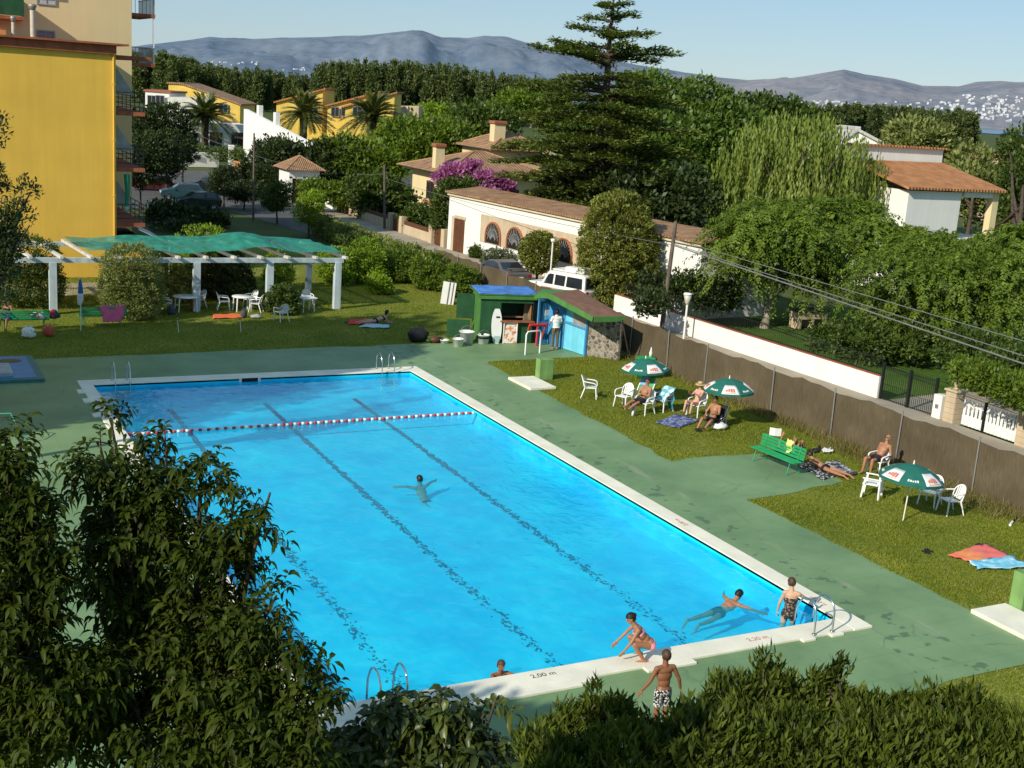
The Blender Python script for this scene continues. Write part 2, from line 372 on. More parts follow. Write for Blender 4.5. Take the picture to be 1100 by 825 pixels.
def pool_floor_mat():
    m, nt, out = _new('pool_mosaic')
    b = N(nt, 'ShaderNodeBsdfPrincipled'); b.inputs['Roughness'].default_value = .4
    mp = coords(nt); sp = N(nt, 'ShaderNodeSeparateXYZ'); L(nt, mp, 0, sp, 0)
    # lane lines with ripple refraction painted in: wander grows towards the deep end
    mpw = coords(nt, (1.0, .6, 1)); n1 = N(nt, 'ShaderNodeTexNoise'); n1.inputs['Scale'].default_value = 7.5; n1.inputs['Detail'].default_value = 2; n1.inputs['Distortion'].default_value = .6
    L(nt, mpw, 0, n1, 'Vector')
    amp = N(nt, 'ShaderNodeMapRange'); amp.inputs['From Min'].default_value = 24; amp.inputs['From Max'].default_value = 0; amp.inputs['To Min'].default_value = .03; amp.inputs['To Max'].default_value = 1.0
    L(nt, sp, 'Y', amp, 'Value')
    ns = N(nt, 'ShaderNodeMath', operation='SUBTRACT'); L(nt, n1, 'Fac', ns, 0); ns.inputs[1].default_value = .5
    dx = N(nt, 'ShaderNodeMath', operation='MULTIPLY'); L(nt, ns, 0, dx, 0); L(nt, amp, 0, dx, 1)
    xx = N(nt, 'ShaderNodeMath', operation='ADD'); L(nt, sp, 'X', xx, 0); L(nt, dx, 0, xx, 1)
    tot = None
    for xc in LANES:
        d = N(nt, 'ShaderNodeMath', operation='SUBTRACT'); L(nt, xx, 0, d, 0); d.inputs[1].default_value = xc
        a = N(nt, 'ShaderNodeMath', operation='ABSOLUTE'); L(nt, d, 0, a, 0)
        lt = N(nt, 'ShaderNodeMapRange'); lt.inputs['From Min'].default_value = .085; lt.inputs['From Max'].default_value = .11; lt.inputs['To Min'].default_value = 1; lt.inputs['To Max'].default_value = 0
        L(nt, a, 0, lt, 'Value')
        if tot is None: tot = lt
        else:
            s = N(nt, 'ShaderNodeMath', operation='MAXIMUM'); L(nt, tot, 0, s, 0); L(nt, lt, 0, s, 1); tot = s
    yl = N(nt, 'ShaderNodeMath', operation='LESS_THAN'); L(nt, sp, 'Y', yl, 0); yl.inputs[1].default_value = 23.3
    # refraction gaps painted into the lines towards the near end
    mpb = coords(nt, (1.6, 1.1, 1)); nb = N(nt, 'ShaderNodeTexNoise'); nb.inputs['Scale'].default_value = 8; nb.inputs['Detail'].default_value = 2; L(nt, mpb, 0, nb, 'Vector')
    th = N(nt, 'ShaderNodeMapRange'); th.inputs['From Min'].default_value = 24; th.inputs['From Max'].default_value = 4; th.inputs['To Min'].default_value = .2; th.inputs['To Max'].default_value = .5; L(nt, sp, 'Y', th, 'Value')
    gp = N(nt, 'ShaderNodeMath', operation='SUBTRACT'); L(nt, nb, 'Fac', gp, 0); L(nt, th, 0, gp, 1)
    gm = N(nt, 'ShaderNodeMapRange'); gm.inputs['From Min'].default_value = -.03; gm.inputs['From Max'].default_value = .03; L(nt, gp, 0, gm, 'Value')
    k1 = N(nt, 'ShaderNodeMath', operation='MULTIPLY'); L(nt, tot, 0, k1, 0); L(nt, gm, 0, k1, 1)
    k2 = N(nt, 'ShaderNodeMath', operation='MULTIPLY'); L(nt, k1, 0, k2, 0); L(nt, yl, 0, k2, 1)
    k3 = N(nt, 'ShaderNodeMath', operation='MULTIPLY'); L(nt, k2, 0, k3, 0); k3.inputs[1].default_value = .97
    n2 = N(nt, 'ShaderNodeTexNoise'); n2.inputs['Scale'].default_value = .5; n2.inputs['Detail'].default_value = 7; L(nt, mp, 0, n2, 'Vector')
    r2 = ramp(nt, [(.3, (.005, .56, .86)), (.5, (.01, .67, .92)), (.72, (.035, .78, .96))]); L(nt, n2, 'Fac', r2, 'Fac')
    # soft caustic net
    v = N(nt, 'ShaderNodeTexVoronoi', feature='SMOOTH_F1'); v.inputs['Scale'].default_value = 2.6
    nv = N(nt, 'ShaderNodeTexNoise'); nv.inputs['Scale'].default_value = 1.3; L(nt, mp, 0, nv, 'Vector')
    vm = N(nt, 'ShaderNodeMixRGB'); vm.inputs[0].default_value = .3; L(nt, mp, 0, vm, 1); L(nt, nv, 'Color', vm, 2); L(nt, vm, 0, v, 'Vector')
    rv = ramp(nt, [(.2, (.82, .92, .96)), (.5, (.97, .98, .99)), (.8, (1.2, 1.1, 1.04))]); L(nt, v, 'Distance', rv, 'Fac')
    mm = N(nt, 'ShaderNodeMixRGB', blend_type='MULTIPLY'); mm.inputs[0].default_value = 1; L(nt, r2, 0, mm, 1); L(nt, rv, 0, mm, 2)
    mx = N(nt, 'ShaderNodeMixRGB'); L(nt, k3, 0, mx, 0); L(nt, mm, 0, mx, 1)
    cr = N(nt, 'ShaderNodeMapRange'); cr.inputs['From Min'].default_value = 8; cr.inputs['From Max'].default_value = 20; L(nt, sp, 'Y', cr, 'Value')
    lc = N(nt, 'ShaderNodeMixRGB'); L(nt, cr, 0, lc, 0); lc.inputs[1].default_value = (.003, .012, .07, 1); lc.inputs[2].default_value = (.16, .012, .05, 1); L(nt, lc, 0, mx, 2)
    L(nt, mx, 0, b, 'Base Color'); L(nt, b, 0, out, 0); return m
def water_mat():
    m, nt, out = _new('pool_water')
    mp = coords(nt, (1, .75, 1), (0, 0, radians(25)))
    n1 = N(nt, 'ShaderNodeTexNoise'); n1.inputs['Scale'].default_value = 2.6; n1.inputs['Detail'].default_value = 3; n1.inputs['Distortion'].default_value = .8; L(nt, mp, 0, n1, 'Vector')
    n2 = N(nt, 'ShaderNodeTexNoise'); n2.inputs['Scale'].default_value = .55; n2.inputs['Detail'].default_value = 2; L(nt, mp, 0, n2, 'Vector')
    ad = N(nt, 'ShaderNodeMath', operation='MULTIPLY_ADD'); L(nt, n1, 'Fac', ad, 0); ad.inputs[1].default_value = .5; L(nt, n2, 'Fac', ad, 2)
    bp = N(nt, 'ShaderNodeBump'); bp.inputs['Strength'].default_value = .55; bp.inputs['Distance'].default_value = .12; L(nt, ad, 0, bp, 'Height')
    tr = N(nt, 'ShaderNodeBsdfTransparent'); tr.inputs[0].default_value = (.5, .97, 1, 1)
    gl = N(nt, 'ShaderNodeBsdfGlossy'); gl.inputs['Roughness'].default_value = .04; L(nt, bp, 0, gl, 'Normal')
    lw = N(nt, 'ShaderNodeLayerWeight'); lw.inputs[0].default_value = .5; L(nt, bp, 0, lw, 'Normal')
    pw = N(nt, 'ShaderNodeMath', operation='POWER'); L(nt, lw, 'Facing', pw, 0); pw.inputs[1].default_value = 4.5
    fm = N(nt, 'ShaderNodeMath', operation='MULTIPLY_ADD'); L(nt, pw, 0, fm, 0); fm.inputs[1].default_value = .8; fm.inputs[2].default_value = .02
    df = N(nt, 'ShaderNodeBsdfDiffuse'); rr_ = ramp(nt, [(.36, (0, .53, .8)), (.5, (.0, .6, .85)), (.66, (.04, .72, .95))]); L(nt, n1, 'Fac', rr_, 0); L(nt, rr_, 0, df, 0)  # light and dark ripple pattern put into the diffuse colour
    m0 = N(nt, 'ShaderNodeMixShader'); m0.inputs[0].default_value = .22; L(nt, tr, 0, m0, 1); L(nt, df, 0, m0, 2)
    mx = N(nt, 'ShaderNodeMixShader'); L(nt, fm, 0, mx, 0); L(nt, m0, 0, mx, 1); L(nt, gl, 0, mx, 2)
    L(nt, mx, 0, out, 0); return m
LANES = (-9.9, -6.45, -3.0)
M_deck = deck_mat()
M_lawn = grass_ground('lawn_turf', (.12, .155, .02), (.19, .215, .03), (.29, .27, .065))
M_field = grass_ground('dry_field', (.06, .09, .025), (.085, .11, .035), (.12, .13, .05))
M_pool = pool_floor_mat(); M_water = water_mat()
M_cop = simple('cream_coping_stone', (.8, .75, .6), .7, .1, 1.4, .3, 30, streak=.0)
M_road = simple('asphalt', (.085, .082, .08), .9, .22, .8, .3, 60)
M_pave = simple('dusty_pavement', (.34, .29, .215), .9, .18, .6, .3, 40)
M_white = simple('white_plaster', (.8, .78, .72), .8, .05, .8, .1, 30, streak=.04)
M_conc = simple('grey_concrete', (.3, .28, .25), .9, .15, 2, .3, 40)

# ------------------------------------------------------------------ ground, deck, pool
def sheet(name, polys, z, mat):
    mb = MB()
    for p in polys: mb.poly([(x, y, z) for x, y in p])
    return struct(mb.build(name, mat))
def rect(x0, y0, x1, y1): return [(x0, y0), (x1, y0), (x1, y1), (x0, y1)]
BIG = 3000
sheet('ground', [rect(-BIG, -BIG, -12.5, BIG), rect(.3, -BIG, BIG, BIG), rect(-12.5, -BIG, .3, -.3), rect(-12.5, 25.3, .3, BIG)], -.05, M_field)
sheet('lawn', [rect(-34, 29.4, 11.2, 62), rect(3.3, -2.6, 11.2, 29.4), rect(-34, -30, 16, -3.2), rect(-34, -3.2, -16.5, 29.4)], -.012, M_lawn)
def wavy(pts, amp=.12, step=.7):
    out = []
    for (x0, y0), (x1, y1) in zip(pts, pts[1:]):
        d = hypot(x1-x0, y1-y0); k = max(1, int(d/step))
        for i in range(k):
            t = i/k; a = random.uniform(-amp, amp) if i else 0
            nx, ny = -(y1-y0)/d, (x1-x0)/d
            out.append((x0+(x1-x0)*t+nx*a, y0+(y1-y0)*t+ny*a))
    return out+[pts[-1]]
right_edge = wavy([(3.5, -2.6), (3.6, -.5), (3.45, 7.7)], .07)+wavy([(5.0, 7.8), (7.75, 8.35)], .1)+wavy([(7.85, 8.9), (7.0, 11.6), (4.4, 11.8), (3.5, 11.65), (3.9, 25.9)], .1)
apron = wavy([(4.1, 26.2), (9.0, 26.35)], .08)+[(9.0, 29.5), (5.9, 29.95)]
sheet('pool_deck', [wavy([(-16.8, 29.4), (-17, -3.2)], .1)+[(-12.56, -3.3), (-12.56, 29.75)],
                    [(-12.56, 25.2)]+[(3.9, 25.2)]+[(3.9, 25.9)]+apron+wavy([(5.9, 30.2), (-12.56, 29.75)], .1),
                    [(.3, -3.2)]+[(3.5, -3.2)]+right_edge+[(3.9, 25.2), (.3, 25.2)],
                    [(-12.56, -3.3)]+wavy([(-12, -3.3), (.3, -3.2)], .1)+[(.3, -.2), (-12.56, -.2)],
                    [(3.5, -3.2), (15, -3.1), (15, -2.5), (3.5, -2.6)]], 0, M_deck)
# basin
W_, L_ = -12.2, 25.0
bas = MB()
bas.poly([(W_, 0, -.75), (0, 0, -.75), (0, L_, -.5), (W_, L_, -.5)])
bas.poly([(W_, 0, .02), (0, 0, .02), (0, 0, -.75), (W_, 0, -.75)]); bas.poly([(W_, L_, -.5), (0, L_, -.5), (0, L_, .02), (W_, L_, .02)])
bas.poly([(0, 0, .02), (0, L_, .02), (0, L_, -.5), (0, 0, -.75)]); bas.poly([(W_, L_, .02), (W_, 0, .02), (W_, 0, -.75), (W_, L_, -.5)])
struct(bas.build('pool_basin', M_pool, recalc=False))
wm = MB(); wm.poly([(W_+.002, .002, -.1), (-.002, .002, -.1), (-.002, L_-.002, -.1), (W_+.002, L_-.002, -.1)])
struct(wm.build("pool_water", M_water, recalc=False))
cp = MB()
def slab(x0, y0, x1, y1, z1=.05): cp.box(((x0+x1)/2, (y0+y1)/2, (z1-.05)/2), (x1-x0, y1-y0, z1+.05), bev=.015)
slab(0, -.62, .55, 25.75); slab(-12.65, 25, -.002, 25.75); slab(-12.65, -.85, -12.2, 24.998)
slab(-12.198, -.6, -.002, 0); slab(-12.198, -.86, -7.15, -.602)
for x, y, sx, sy in ((-7.0, -.68, .5, .16), (-5.0, -.7, 1.2, .2), (-1.35, -.66, .35, .12), (-.55, -.66, .35, .12)): cp.box((x, y, .012), (sx, sy, .075), bev=.015)
for y in (24.2, 22.9, 21.0, 14, 7): cp.box((-12.75, y, .012), (.22, .5, .07), bev=.015)
struct(cp.build('pool_coping', M_cop))

# street beyond the fence
sheet('road', [[(11.6, -25), (15.5, -25), (15.5, 40), (15.6, 112), (11.8, 118), (9.0, 112), (8.0, 84), (11.6, 58), (11.6, 30)],
               [(9.0, 112.1), (11.8, 118.1), (15.6, 112.1), (60, 112), (60, 124), (-30, 128), (-30, 116)]], -.03, M_road)
pv = MB()
pv.prism([(15.5, -25), (17.2, -25), (17.2, 36), (20.4, 36), (17.6, 60), (17.6, 112), (15.62, 112), (15.5, 40)], -.04, .09)
pv.prism([(11.2, -25), (11.6, -25), (11.6, 47), (11.2, 47)], -.04, .07)
struct(pv.build('pavement', M_pave))
sheet('car_park', [[(-6, 84), (8.0, 84.5), (9.0, 112), (-6, 112)]], -.02, M_road)
sheet('garden_lawn', [[(17.35, -20), (60, -20), (60, 36), (17.35, 36)]], -.02, grass_ground('garden_turf', (.05, .1, .015), (.075, .14, .02), (.11, .17, .03)))
pa = MB(); pa.poly([P(-30, 306, -.004), P(-30, 319, -.004), P(118, 317, -.004), P(118, 303, -.004)]); struct(pa.build('path', M_pave))
pe = MB(); pe.poly([(17.4, 16.7, -.016), (17.4, 13.9, -.016), (24, 13, -.016), (44, 18, -.016), (44, 21, -.016), (24, 17.5, -.016)]); struct(pe.build('gravel_drive', M_pave))

# ------------------------------------------------------------------ hills and sea
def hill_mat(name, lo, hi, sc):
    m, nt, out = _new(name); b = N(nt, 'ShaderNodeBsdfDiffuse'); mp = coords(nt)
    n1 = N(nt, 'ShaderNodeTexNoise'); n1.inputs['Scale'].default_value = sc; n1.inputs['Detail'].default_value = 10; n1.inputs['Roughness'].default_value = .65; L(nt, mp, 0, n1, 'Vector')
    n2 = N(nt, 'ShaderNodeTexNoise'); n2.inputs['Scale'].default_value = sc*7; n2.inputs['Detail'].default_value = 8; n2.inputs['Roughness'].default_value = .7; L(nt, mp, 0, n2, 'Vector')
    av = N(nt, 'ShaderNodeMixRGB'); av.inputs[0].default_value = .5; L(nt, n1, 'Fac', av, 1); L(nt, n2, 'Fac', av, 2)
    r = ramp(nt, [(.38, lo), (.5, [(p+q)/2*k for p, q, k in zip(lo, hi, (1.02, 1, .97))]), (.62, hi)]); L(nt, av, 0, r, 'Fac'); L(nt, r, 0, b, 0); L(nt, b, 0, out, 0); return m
from mathutils import noise as mnoise
def ridge(name, prof, D, depth, mat, seed, rough=1.0):
    """prof: (photo x, photo y) of the skyline; a slope falling towards the camera from that ridge"""
    xs = [p[0] for p in prof]; ys = [p[1] for p in prof]
    mb = MB(); nu, nv = 170, 22
    def f(u, v):
        px = xs[0]+(xs[-1]-xs[0])*u; py = float(np.interp(px, xs, ys))
        top = PD(px, py, D); k = v
        hx, hy = top.x-CAM[0], top.y-CAM[1]; s = 1-(depth/D)*(1-k)
        x, y = CAM[0]+hx*s, CAM[1]+hy*s
        q = Vector((x*.0011+seed, y*.0011, seed)); nz = mnoise.fractal(q, .8, 2.1, 6)
        z = top.z*(k**1.25)+nz*rough*top.z*.55*(k*(1-k)*3.2)-15*(1-k)
        if k > .99: z += mnoise.fractal(q*4, 1, 2, 3)*top.z*.018
        return (x, y, z)
    mb.grid(f, nu, nv); return struct(mb.build(name, mat))
M_hill = hill_mat('hazy_hillside', (.085, .14, .21), (.2, .235, .285), .0014)  # aerial haze of both ranges is mixed into their blue-grey base colours
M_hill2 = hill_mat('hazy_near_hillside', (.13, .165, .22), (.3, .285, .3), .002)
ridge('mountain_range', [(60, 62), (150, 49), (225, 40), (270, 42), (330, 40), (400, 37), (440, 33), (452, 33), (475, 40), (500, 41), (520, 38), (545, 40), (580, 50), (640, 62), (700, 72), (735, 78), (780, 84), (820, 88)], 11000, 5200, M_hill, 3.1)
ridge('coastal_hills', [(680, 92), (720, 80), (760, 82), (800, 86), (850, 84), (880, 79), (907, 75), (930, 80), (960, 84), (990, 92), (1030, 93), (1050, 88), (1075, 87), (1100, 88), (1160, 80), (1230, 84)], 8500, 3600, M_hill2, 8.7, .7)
sea = MB(); sea.poly([(1900, 300, .9), (9500, 300, .9), (9500, 8000, .9), (1500, 3200, .9)])
struct(sea.build('sea', simple('blue_sea', (.03, .12, .26), .25, .1, .01)))
# ------------------------------------------------------------------ people
SKIN = {'tan': simple('tanned_skin', (.36, .165, .085), .5, .08, 6), 'fair': simple('fair_skin', (.56, .33, .21), .5, .06, 6), 'brown': simple('sunburnt_skin', (.25, .105, .05), .5, .08, 6)}
M_hair = simple('dark_hair', (.012, .009, .007), .5, .3, 20); M_hairb = simple('brown_hair', (.07, .035, .016), .55, .3, 20)
M_black = simple('black_cloth', (.012, .012, .014), .8, .2, 8); M_pink = simple('pink_cloth', (.85, .33, .4), .8, .1, 8)
M_dkglass = simple('dark_lens', (.006, .006, .007), .15, .1, 8); M_eye = simple('eye', (.02, .012, .01), .2, .1, 5)
M_straw = simple('straw', (.5, .36, .16), .8, .2, 30, .4, 60); M_whitecloth = simple('white_cloth', (.75, .74, .7), .8, .06, 6)
def pattern_mat(name, a, b, sc=18, cut=.5, c=None):
    m, nt, out = _new(name); bs = N(nt, 'ShaderNodeBsdfPrincipled'); bs.inputs['Roughness'].default_value = .85; mp = coords(nt)
    n1 = N(nt, 'ShaderNodeTexNoise'); n1.inputs['Scale'].default_value = sc; n1.inputs['Detail'].default_value = 2; L(nt, mp, 0, n1, 'Vector')
    st = [(cut-.03, a), (cut+.03, b)]+([(cut+.12, b), (cut+.16, c)] if c else [])
    r = ramp(nt, st); L(nt, n1, 'Fac', r, 'Fac'); L(nt, r, 0, bs, 'Base Color'); L(nt, bs, 0, out, 0); return m
M_shorts = pattern_mat('black_white_print', (.015, .015, .015), (.7, .7, .68), 26, .52)
def vn(v): return Vector(v).normalized()
def capsule(mb, a, b, ra, rb, n=12):
    a, b = Vector(a), Vector(b); d = b-a; l = d.length
    if l < 1e-6: mb.ball(a, ra); return
    d /= l; pts = []; rs = []
    for t in (-.98, -.8, -.45, 0): pts.append(a+d*t*ra); rs.append(ra*sqrt(1-t*t))
    for t in (0, .45, .8, .98): pts.append(b+d*t*rb); rs.append(rb*sqrt(1-t*t))
    mb.tube(pts, rs, n)
def ellip(mb, c, r, M, n=14, m=10):
    t = MB(); t.ball((0, 0, 0), r, n, m); o = [Vector(c)+M@Vector(p) for p in t.v]; mb._add(o, t.f, 0, True)
def frame(z, yh):
    z = vn(z); y = Vector(yh); y = (y-z*y.dot(z)).normalized(); x = y.cross(z); return Matrix((x, y, z)).transposed()
def solid(mb, voxel, smooth=4):
    """fuse a set of closed shapes into one continuous skin"""
    me = bpy.data.meshes.new('tmp'); me.from_pydata([tuple(v) for v in mb.v], [], mb.f)
    bm = bmesh.new(); bm.from_mesh(me); bmesh.ops.recalc_face_normals(bm, faces=bm.faces[:]); bm.to_mesh(me); bm.free()
    o = bpy.data.objects.new('tmp', me); COL.objects.link(o)
    r = o.modifiers.new('r', 'REMESH'); r.mode = 'VOXEL'; r.voxel_size = voxel
    s = o.modifiers.new('s', 'SMOOTH'); s.factor = .5; s.iterations = smooth
    dg = bpy.context.evaluated_depsgraph_get(); ev = o.evaluated_get(dg)
    m2 = bpy.data.meshes.new_from_object(ev); bpy.data.objects.remove(o); bpy.data.meshes.remove(me); return m2
def person(label, loc, rz, pose, skin='tan', s=1.0, wear=(), hair='short', hairmat=None, female=False, group=None, extra=None, zoff=0):
    """pose: directions of every limb in the body's own frame (facing +Y); z of pelvis"""
    g = lambda k, d: Vector(pose.get(k, d))
    pel = g('pelvis', (0, 0, .93)); tor = vn(g('torso', (0, 0, 1))); fw = g('front', (0, 1, 0)); fw = (fw-tor*fw.dot(tor)).normalized(); rt = fw.cross(tor)
    side = g('side', tuple(rt))
    sw = .158 if female else .182; hw = .098 if female else .09
    waist = pel+tor*.17; chest = pel+tor*.36; nb = pel+tor*.52
    hd = vn(g('head', tuple(tor))); face = g('face', tuple(fw)); Hf = frame(hd, face); hc = nb+hd*.2+Hf@Vector((0, .02, 0))
    segs = []   # (name, a, b, ra, rb)
    mb = MB(); Tm = frame(tor, fw)
    k = .94 if female else 1
    ellip(mb, pel+tor*.01, (.165*(1.04 if female else 1), .115, .13), Tm); ellip(mb, waist, (.132*k, .095, .13), Tm); ellip(mb, pel+tor*.32+fw*.012, (.165*k, .108, .16), Tm)
    ellip(mb, pel+tor*.43, (.175*k, .09, .085), Tm)
    if female:
        for sx in (-1, 1): ellip(mb, pel+tor*.37+rt*sx*.07+fw*.085, (.06, .055, .06), Tm)
    segs += [('torso', pel-tor*.06, nb, .15, .13)]
    capsule(mb, nb-tor*.05, hc-hd*.05, .062, .055); segs.append(('neck', nb, hc-hd*.1, .055, .055))
    ellip(mb, hc+hd*.018-Hf@Vector((0, .012, 0)), (.076, .095, .1), Hf); ellip(mb, hc-hd*.045+Hf@Vector((0, .022, 0)), (.058, .068, .075), Hf)
    capsule(mb, hc+Hf@Vector((0, .085, .012)), hc+Hf@Vector((0, .108, -.025)), .009, .015, 8)
    for sx in (-1, 1): ellip(mb, hc+Hf@Vector((sx*.079, -.005, -.005)), (.012, .025, .034), Hf, 8, 6)
    ellip(mb, hc+Hf@Vector((0, .083, -.062)), (.022, .01, .008), Hf, 8, 6)
    segs.append(('head', hc-hd*.06, hc+hd*.06, .09, .09))
    for sx, q in ((-1, 'L'), (1, 'R')):
        sh = nb-tor*.045+rt*sx*sw+g('shrug'+q, (0, 0, 0)); ua = vn(g('ua'+q, (sx*.12, 0, -1))); fa = vn(g('fa'+q, (sx*.05, .15, -1))); hn = vn(g('hand'+q, tuple(fa)))
        el = sh+ua*.285; wr = el+fa*.245; capsule(mb, nb-tor*.03+rt*sx*.06, sh, .055, .058)
        ra = 1 if not female else .86
        capsule(mb, sh, el, .052*ra, .04*ra); capsule(mb, el, wr, .041*ra, .028*ra)
        segs += [('arm'+q, sh, el, .05, .04), ('fore'+q, el, wr, .04, .03)]
        # palm, four fingers and a thumb leaving its side
        pn = g('palm'+q, (-sx*.9, .2, -.1)); pn = (pn-hn*pn.dot(hn)).normalized(); ac = hn.cross(pn)*(-sx)
        Pm = Matrix((ac, pn, hn)).transposed(); ellip(mb, wr+hn*.05, (.04, .017, .05), Pm, 10, 8)
        cu = pose.get('curl', .35)
        for i, (o, ln) in enumerate(((-.03, .075), (-.01, .085), (.011, .08), (.03, .062))):
            b0 = wr+hn*.088+ac*(-o); d1 = (hn+pn*cu*.5).normalized(); d2 = (hn+pn*cu*1.6).normalized()
            p1 = b0+d1*ln*.5; p2 = p1+d2*ln*.5; capsule(mb, b0-hn*.02, p1, .0098, .009, 8); capsule(mb, p1, p2, .009, .0075, 8)
        t0 = wr+hn*.025+ac*.028; t1 = t0+(hn*.6+ac*.75+pn*.2).normalized()*.045; capsule(mb, t0, t1, .013, .011, 8); capsule(mb, t1, t1+(hn*.9+ac*.35+pn*.3).normalized()*.032, .011, .008, 8)
        segs.append(('hand'+q, wr, wr+hn*.15, .04, .03))
        hp = pel+rt*sx*hw-tor*.03; th = vn(g('thigh'+q, (sx*.03, 0, -1))); shn = vn(g('shin'+q, (0, -.04, -1))); ft = vn(g('foot'+q, (sx*.15, 1, -.12)))
        kn = hp+th*.43; an = kn+shn*.405; capsule(mb, hp, kn, .083, .056); capsule(mb, kn, kn+shn*.14, .055, .056); capsule(mb, kn+shn*.13, an, .056, .036)
        segs += [('thigh'+q, hp, kn, .085, .06), ('shin'+q, kn, an, .055, .04)]
        heel = an+shn*.045-ft*.035; capsule(mb, an, heel, .037, .034, 10); capsule(mb, heel+ft*.02, an+ft*.14+shn*.055, .034, .03, 10); capsule(mb, an+ft*.13+shn*.055, an+ft*.19+shn*.062, .03, .02, 10)
        segs.append(('foot'+q, an, an+ft*.2, .04, .04))
    me = solid(mb, .0105 if s > .8 else .011, 3)
    me.materials.append(SKIN[skin]); me.polygons.foreach_set('use_smooth', np.ones(len(me.polygons), bool))
    body = bpy.data.objects.new('person', me); COL.objects.link(body); body.location = loc; body.rotation_euler = (0, 0, rz); body.scale = (s, s, s)
    tag(body, label, 'person', group)
    co_ = np.empty(len(me.vertices)*3, np.float32); me.vertices.foreach_get('co', co_); co_ = co_.reshape(-1, 3)
    no_ = np.empty(len(me.vertices)*3, np.float32); me.vertices.foreach_get('normal', no_); no_ = no_.reshape(-1, 3)
    dist = []; tt = []
    for nme, a, b, ra, rb in segs:
        a = np.array(a); b = np.array(b); ab = b-a; t = np.clip(((co_-a)@ab)/(ab@ab), 0, 1); tt.append(t)
        dist.append(np.linalg.norm(co_-(a+t[:, None]*ab), axis=1)/(ra+(rb-ra)*t))
    near = np.argmin(np.array(dist), 0); names = np.array([q[0] for q in segs])[near]; T = np.array(tt)[near, np.arange(len(co_))]
    tor_u = ((co_-np.array(pel))@np.array(tor))/.52; front = (co_-np.array(pel))@np.array(fw); lat = (co_-np.array(pel))@np.array(rt)
    hz = (co_-np.array(hc))@np.array(hd); hf = (co_-np.array(hc))@np.array(Hf.col[1])
    ctx = dict(seg=names, t=T, u=tor_u, f=front, x=lat, hz=hz, hf=hf, co=co_)
    isleg = np.char.startswith(names, 'thigh'); isarm = np.char.startswith(names, 'arm'); isshin = np.char.startswith(names, 'shin')
    def shell(nm, mask, off, mat, jitter=0):
        vm = mask; ids = []; 
        for p in me.polygons:
            vv = p.vertices
            if all(vm[i] for i in vv): ids.append(list(vv))
        if not ids: return None
        par = {}
        def find(a):
            while par.setdefault(a, a) != a: par[a] = par[par[a]]; a = par[a]
            return a
        for f in ids:
            for q in f[1:]: par[find(q)] = find(f[0])
        comps = {}
        for f in ids: comps.setdefault(find(f[0]), []).append(f)
        out = [piece(nm, c, off, mat, jitter) for c in comps.values() if len(c) > 14]
        return out[0] if out else None
    def piece(nm, ids, off, mat, jitter):
        used = sorted({i for f in ids for i in f}); mp_ = {v: i for i, v in enumerate(used)}
        pos = co_[used]+no_[used]*off
        if jitter: pos = pos+no_[used]*(RNG.random(len(used))[:, None]-.3)*jitter
        m2 = bpy.data.meshes.new(nm); m2.from_pydata([tuple(map(float, v)) for v in pos], [], [[mp_[i] for i in f] for f in ids])
        m2.materials.append(mat); m2.polygons.foreach_set('use_smooth', np.ones(len(m2.polygons), bool))
        o = link(nm, m2, body)
        sm = o.modifiers.new('thick', 'SOLIDIFY'); sm.thickness = .004; sm.offset = 1
        return o
    for wname, mat in wear:
        tb = names == 'torso'
        if wname == 'shorts': mask = (tb & (tor_u < .1)) | (isleg & (T < .68))
        elif wname == 'trunks': mask = (tb & (tor_u < .07)) | (isleg & (T < .3))
        elif wname == 'bikini_bottom': mask = ((tb & (tor_u < .05)) | (isleg & (T < .16)))
        elif wname == 'bikini_top': mask = tb & (tor_u > .62) & (tor_u < .78)
        elif wname == 'swimsuit': mask = (tb & (tor_u < .72)) | (isleg & (T < .1))
        elif wname == 'shirt': mask = (tb & (tor_u > -.12)) | (isarm & (T < .62)) | ((names == 'neck') & (T < .25))
        elif wname == 'trousers': mask = (tb & (tor_u < .08)) | isleg | (isshin & (T < .93))
        shell(wname, mask, .012 if wname in ('shirt', 'trousers', 'shorts') else .006, mat)
    if hair:
        hm = hairmat or M_hair; ih = (names == 'head') | (names == 'neck')
        mask = ih & ((hz > .045) | ((hf < -.01) & (hz > -.055)) | ((hf < .03) & (hz > .02)))
        shell('hair', mask, .012, hm, .01)
        if hair == 'bun':
            t = MB(); ellip(t, hc+Hf@Vector((0, -.1, .04)), (.045, .045, .045), Hf); t.build('hair_bun', hm, body)
        if hair == 'long':
            t = MB(); ellip(t, hc+Hf@Vector((0, -.06, -.07)), (.075, .04, .11), Hf); t.build('hair_length', hm, body)
    if pose.get('eyes', True):
        for sx in (-1, 1):
            t = MB(); ellip(t, hc+Hf@Vector((sx*.031, .078, .006)), (.011, .008, .008), Hf, 8, 6); t.build('eye', M_eye, body)
    ctx.update(hc=hc, Hf=Hf, hd=hd, body=body, nb=nb, pel=pel)
    if extra: extra(ctx)
    return body
def sunglasses(c):
    t = MB(); Hf = c['Hf']; hc = c['hc']
    for sx in (-1, 1): ellip(t, hc+Hf@Vector((sx*.034, .085, .008)), (.029, .008, .02), Hf, 10, 6); t.beam(hc+Hf@Vector((sx*.06, .08, .012)), hc+Hf@Vector((sx*.08, -.01, .012)), .006, .008)
    t.build('sunglasses', M_dkglass, c['body'])
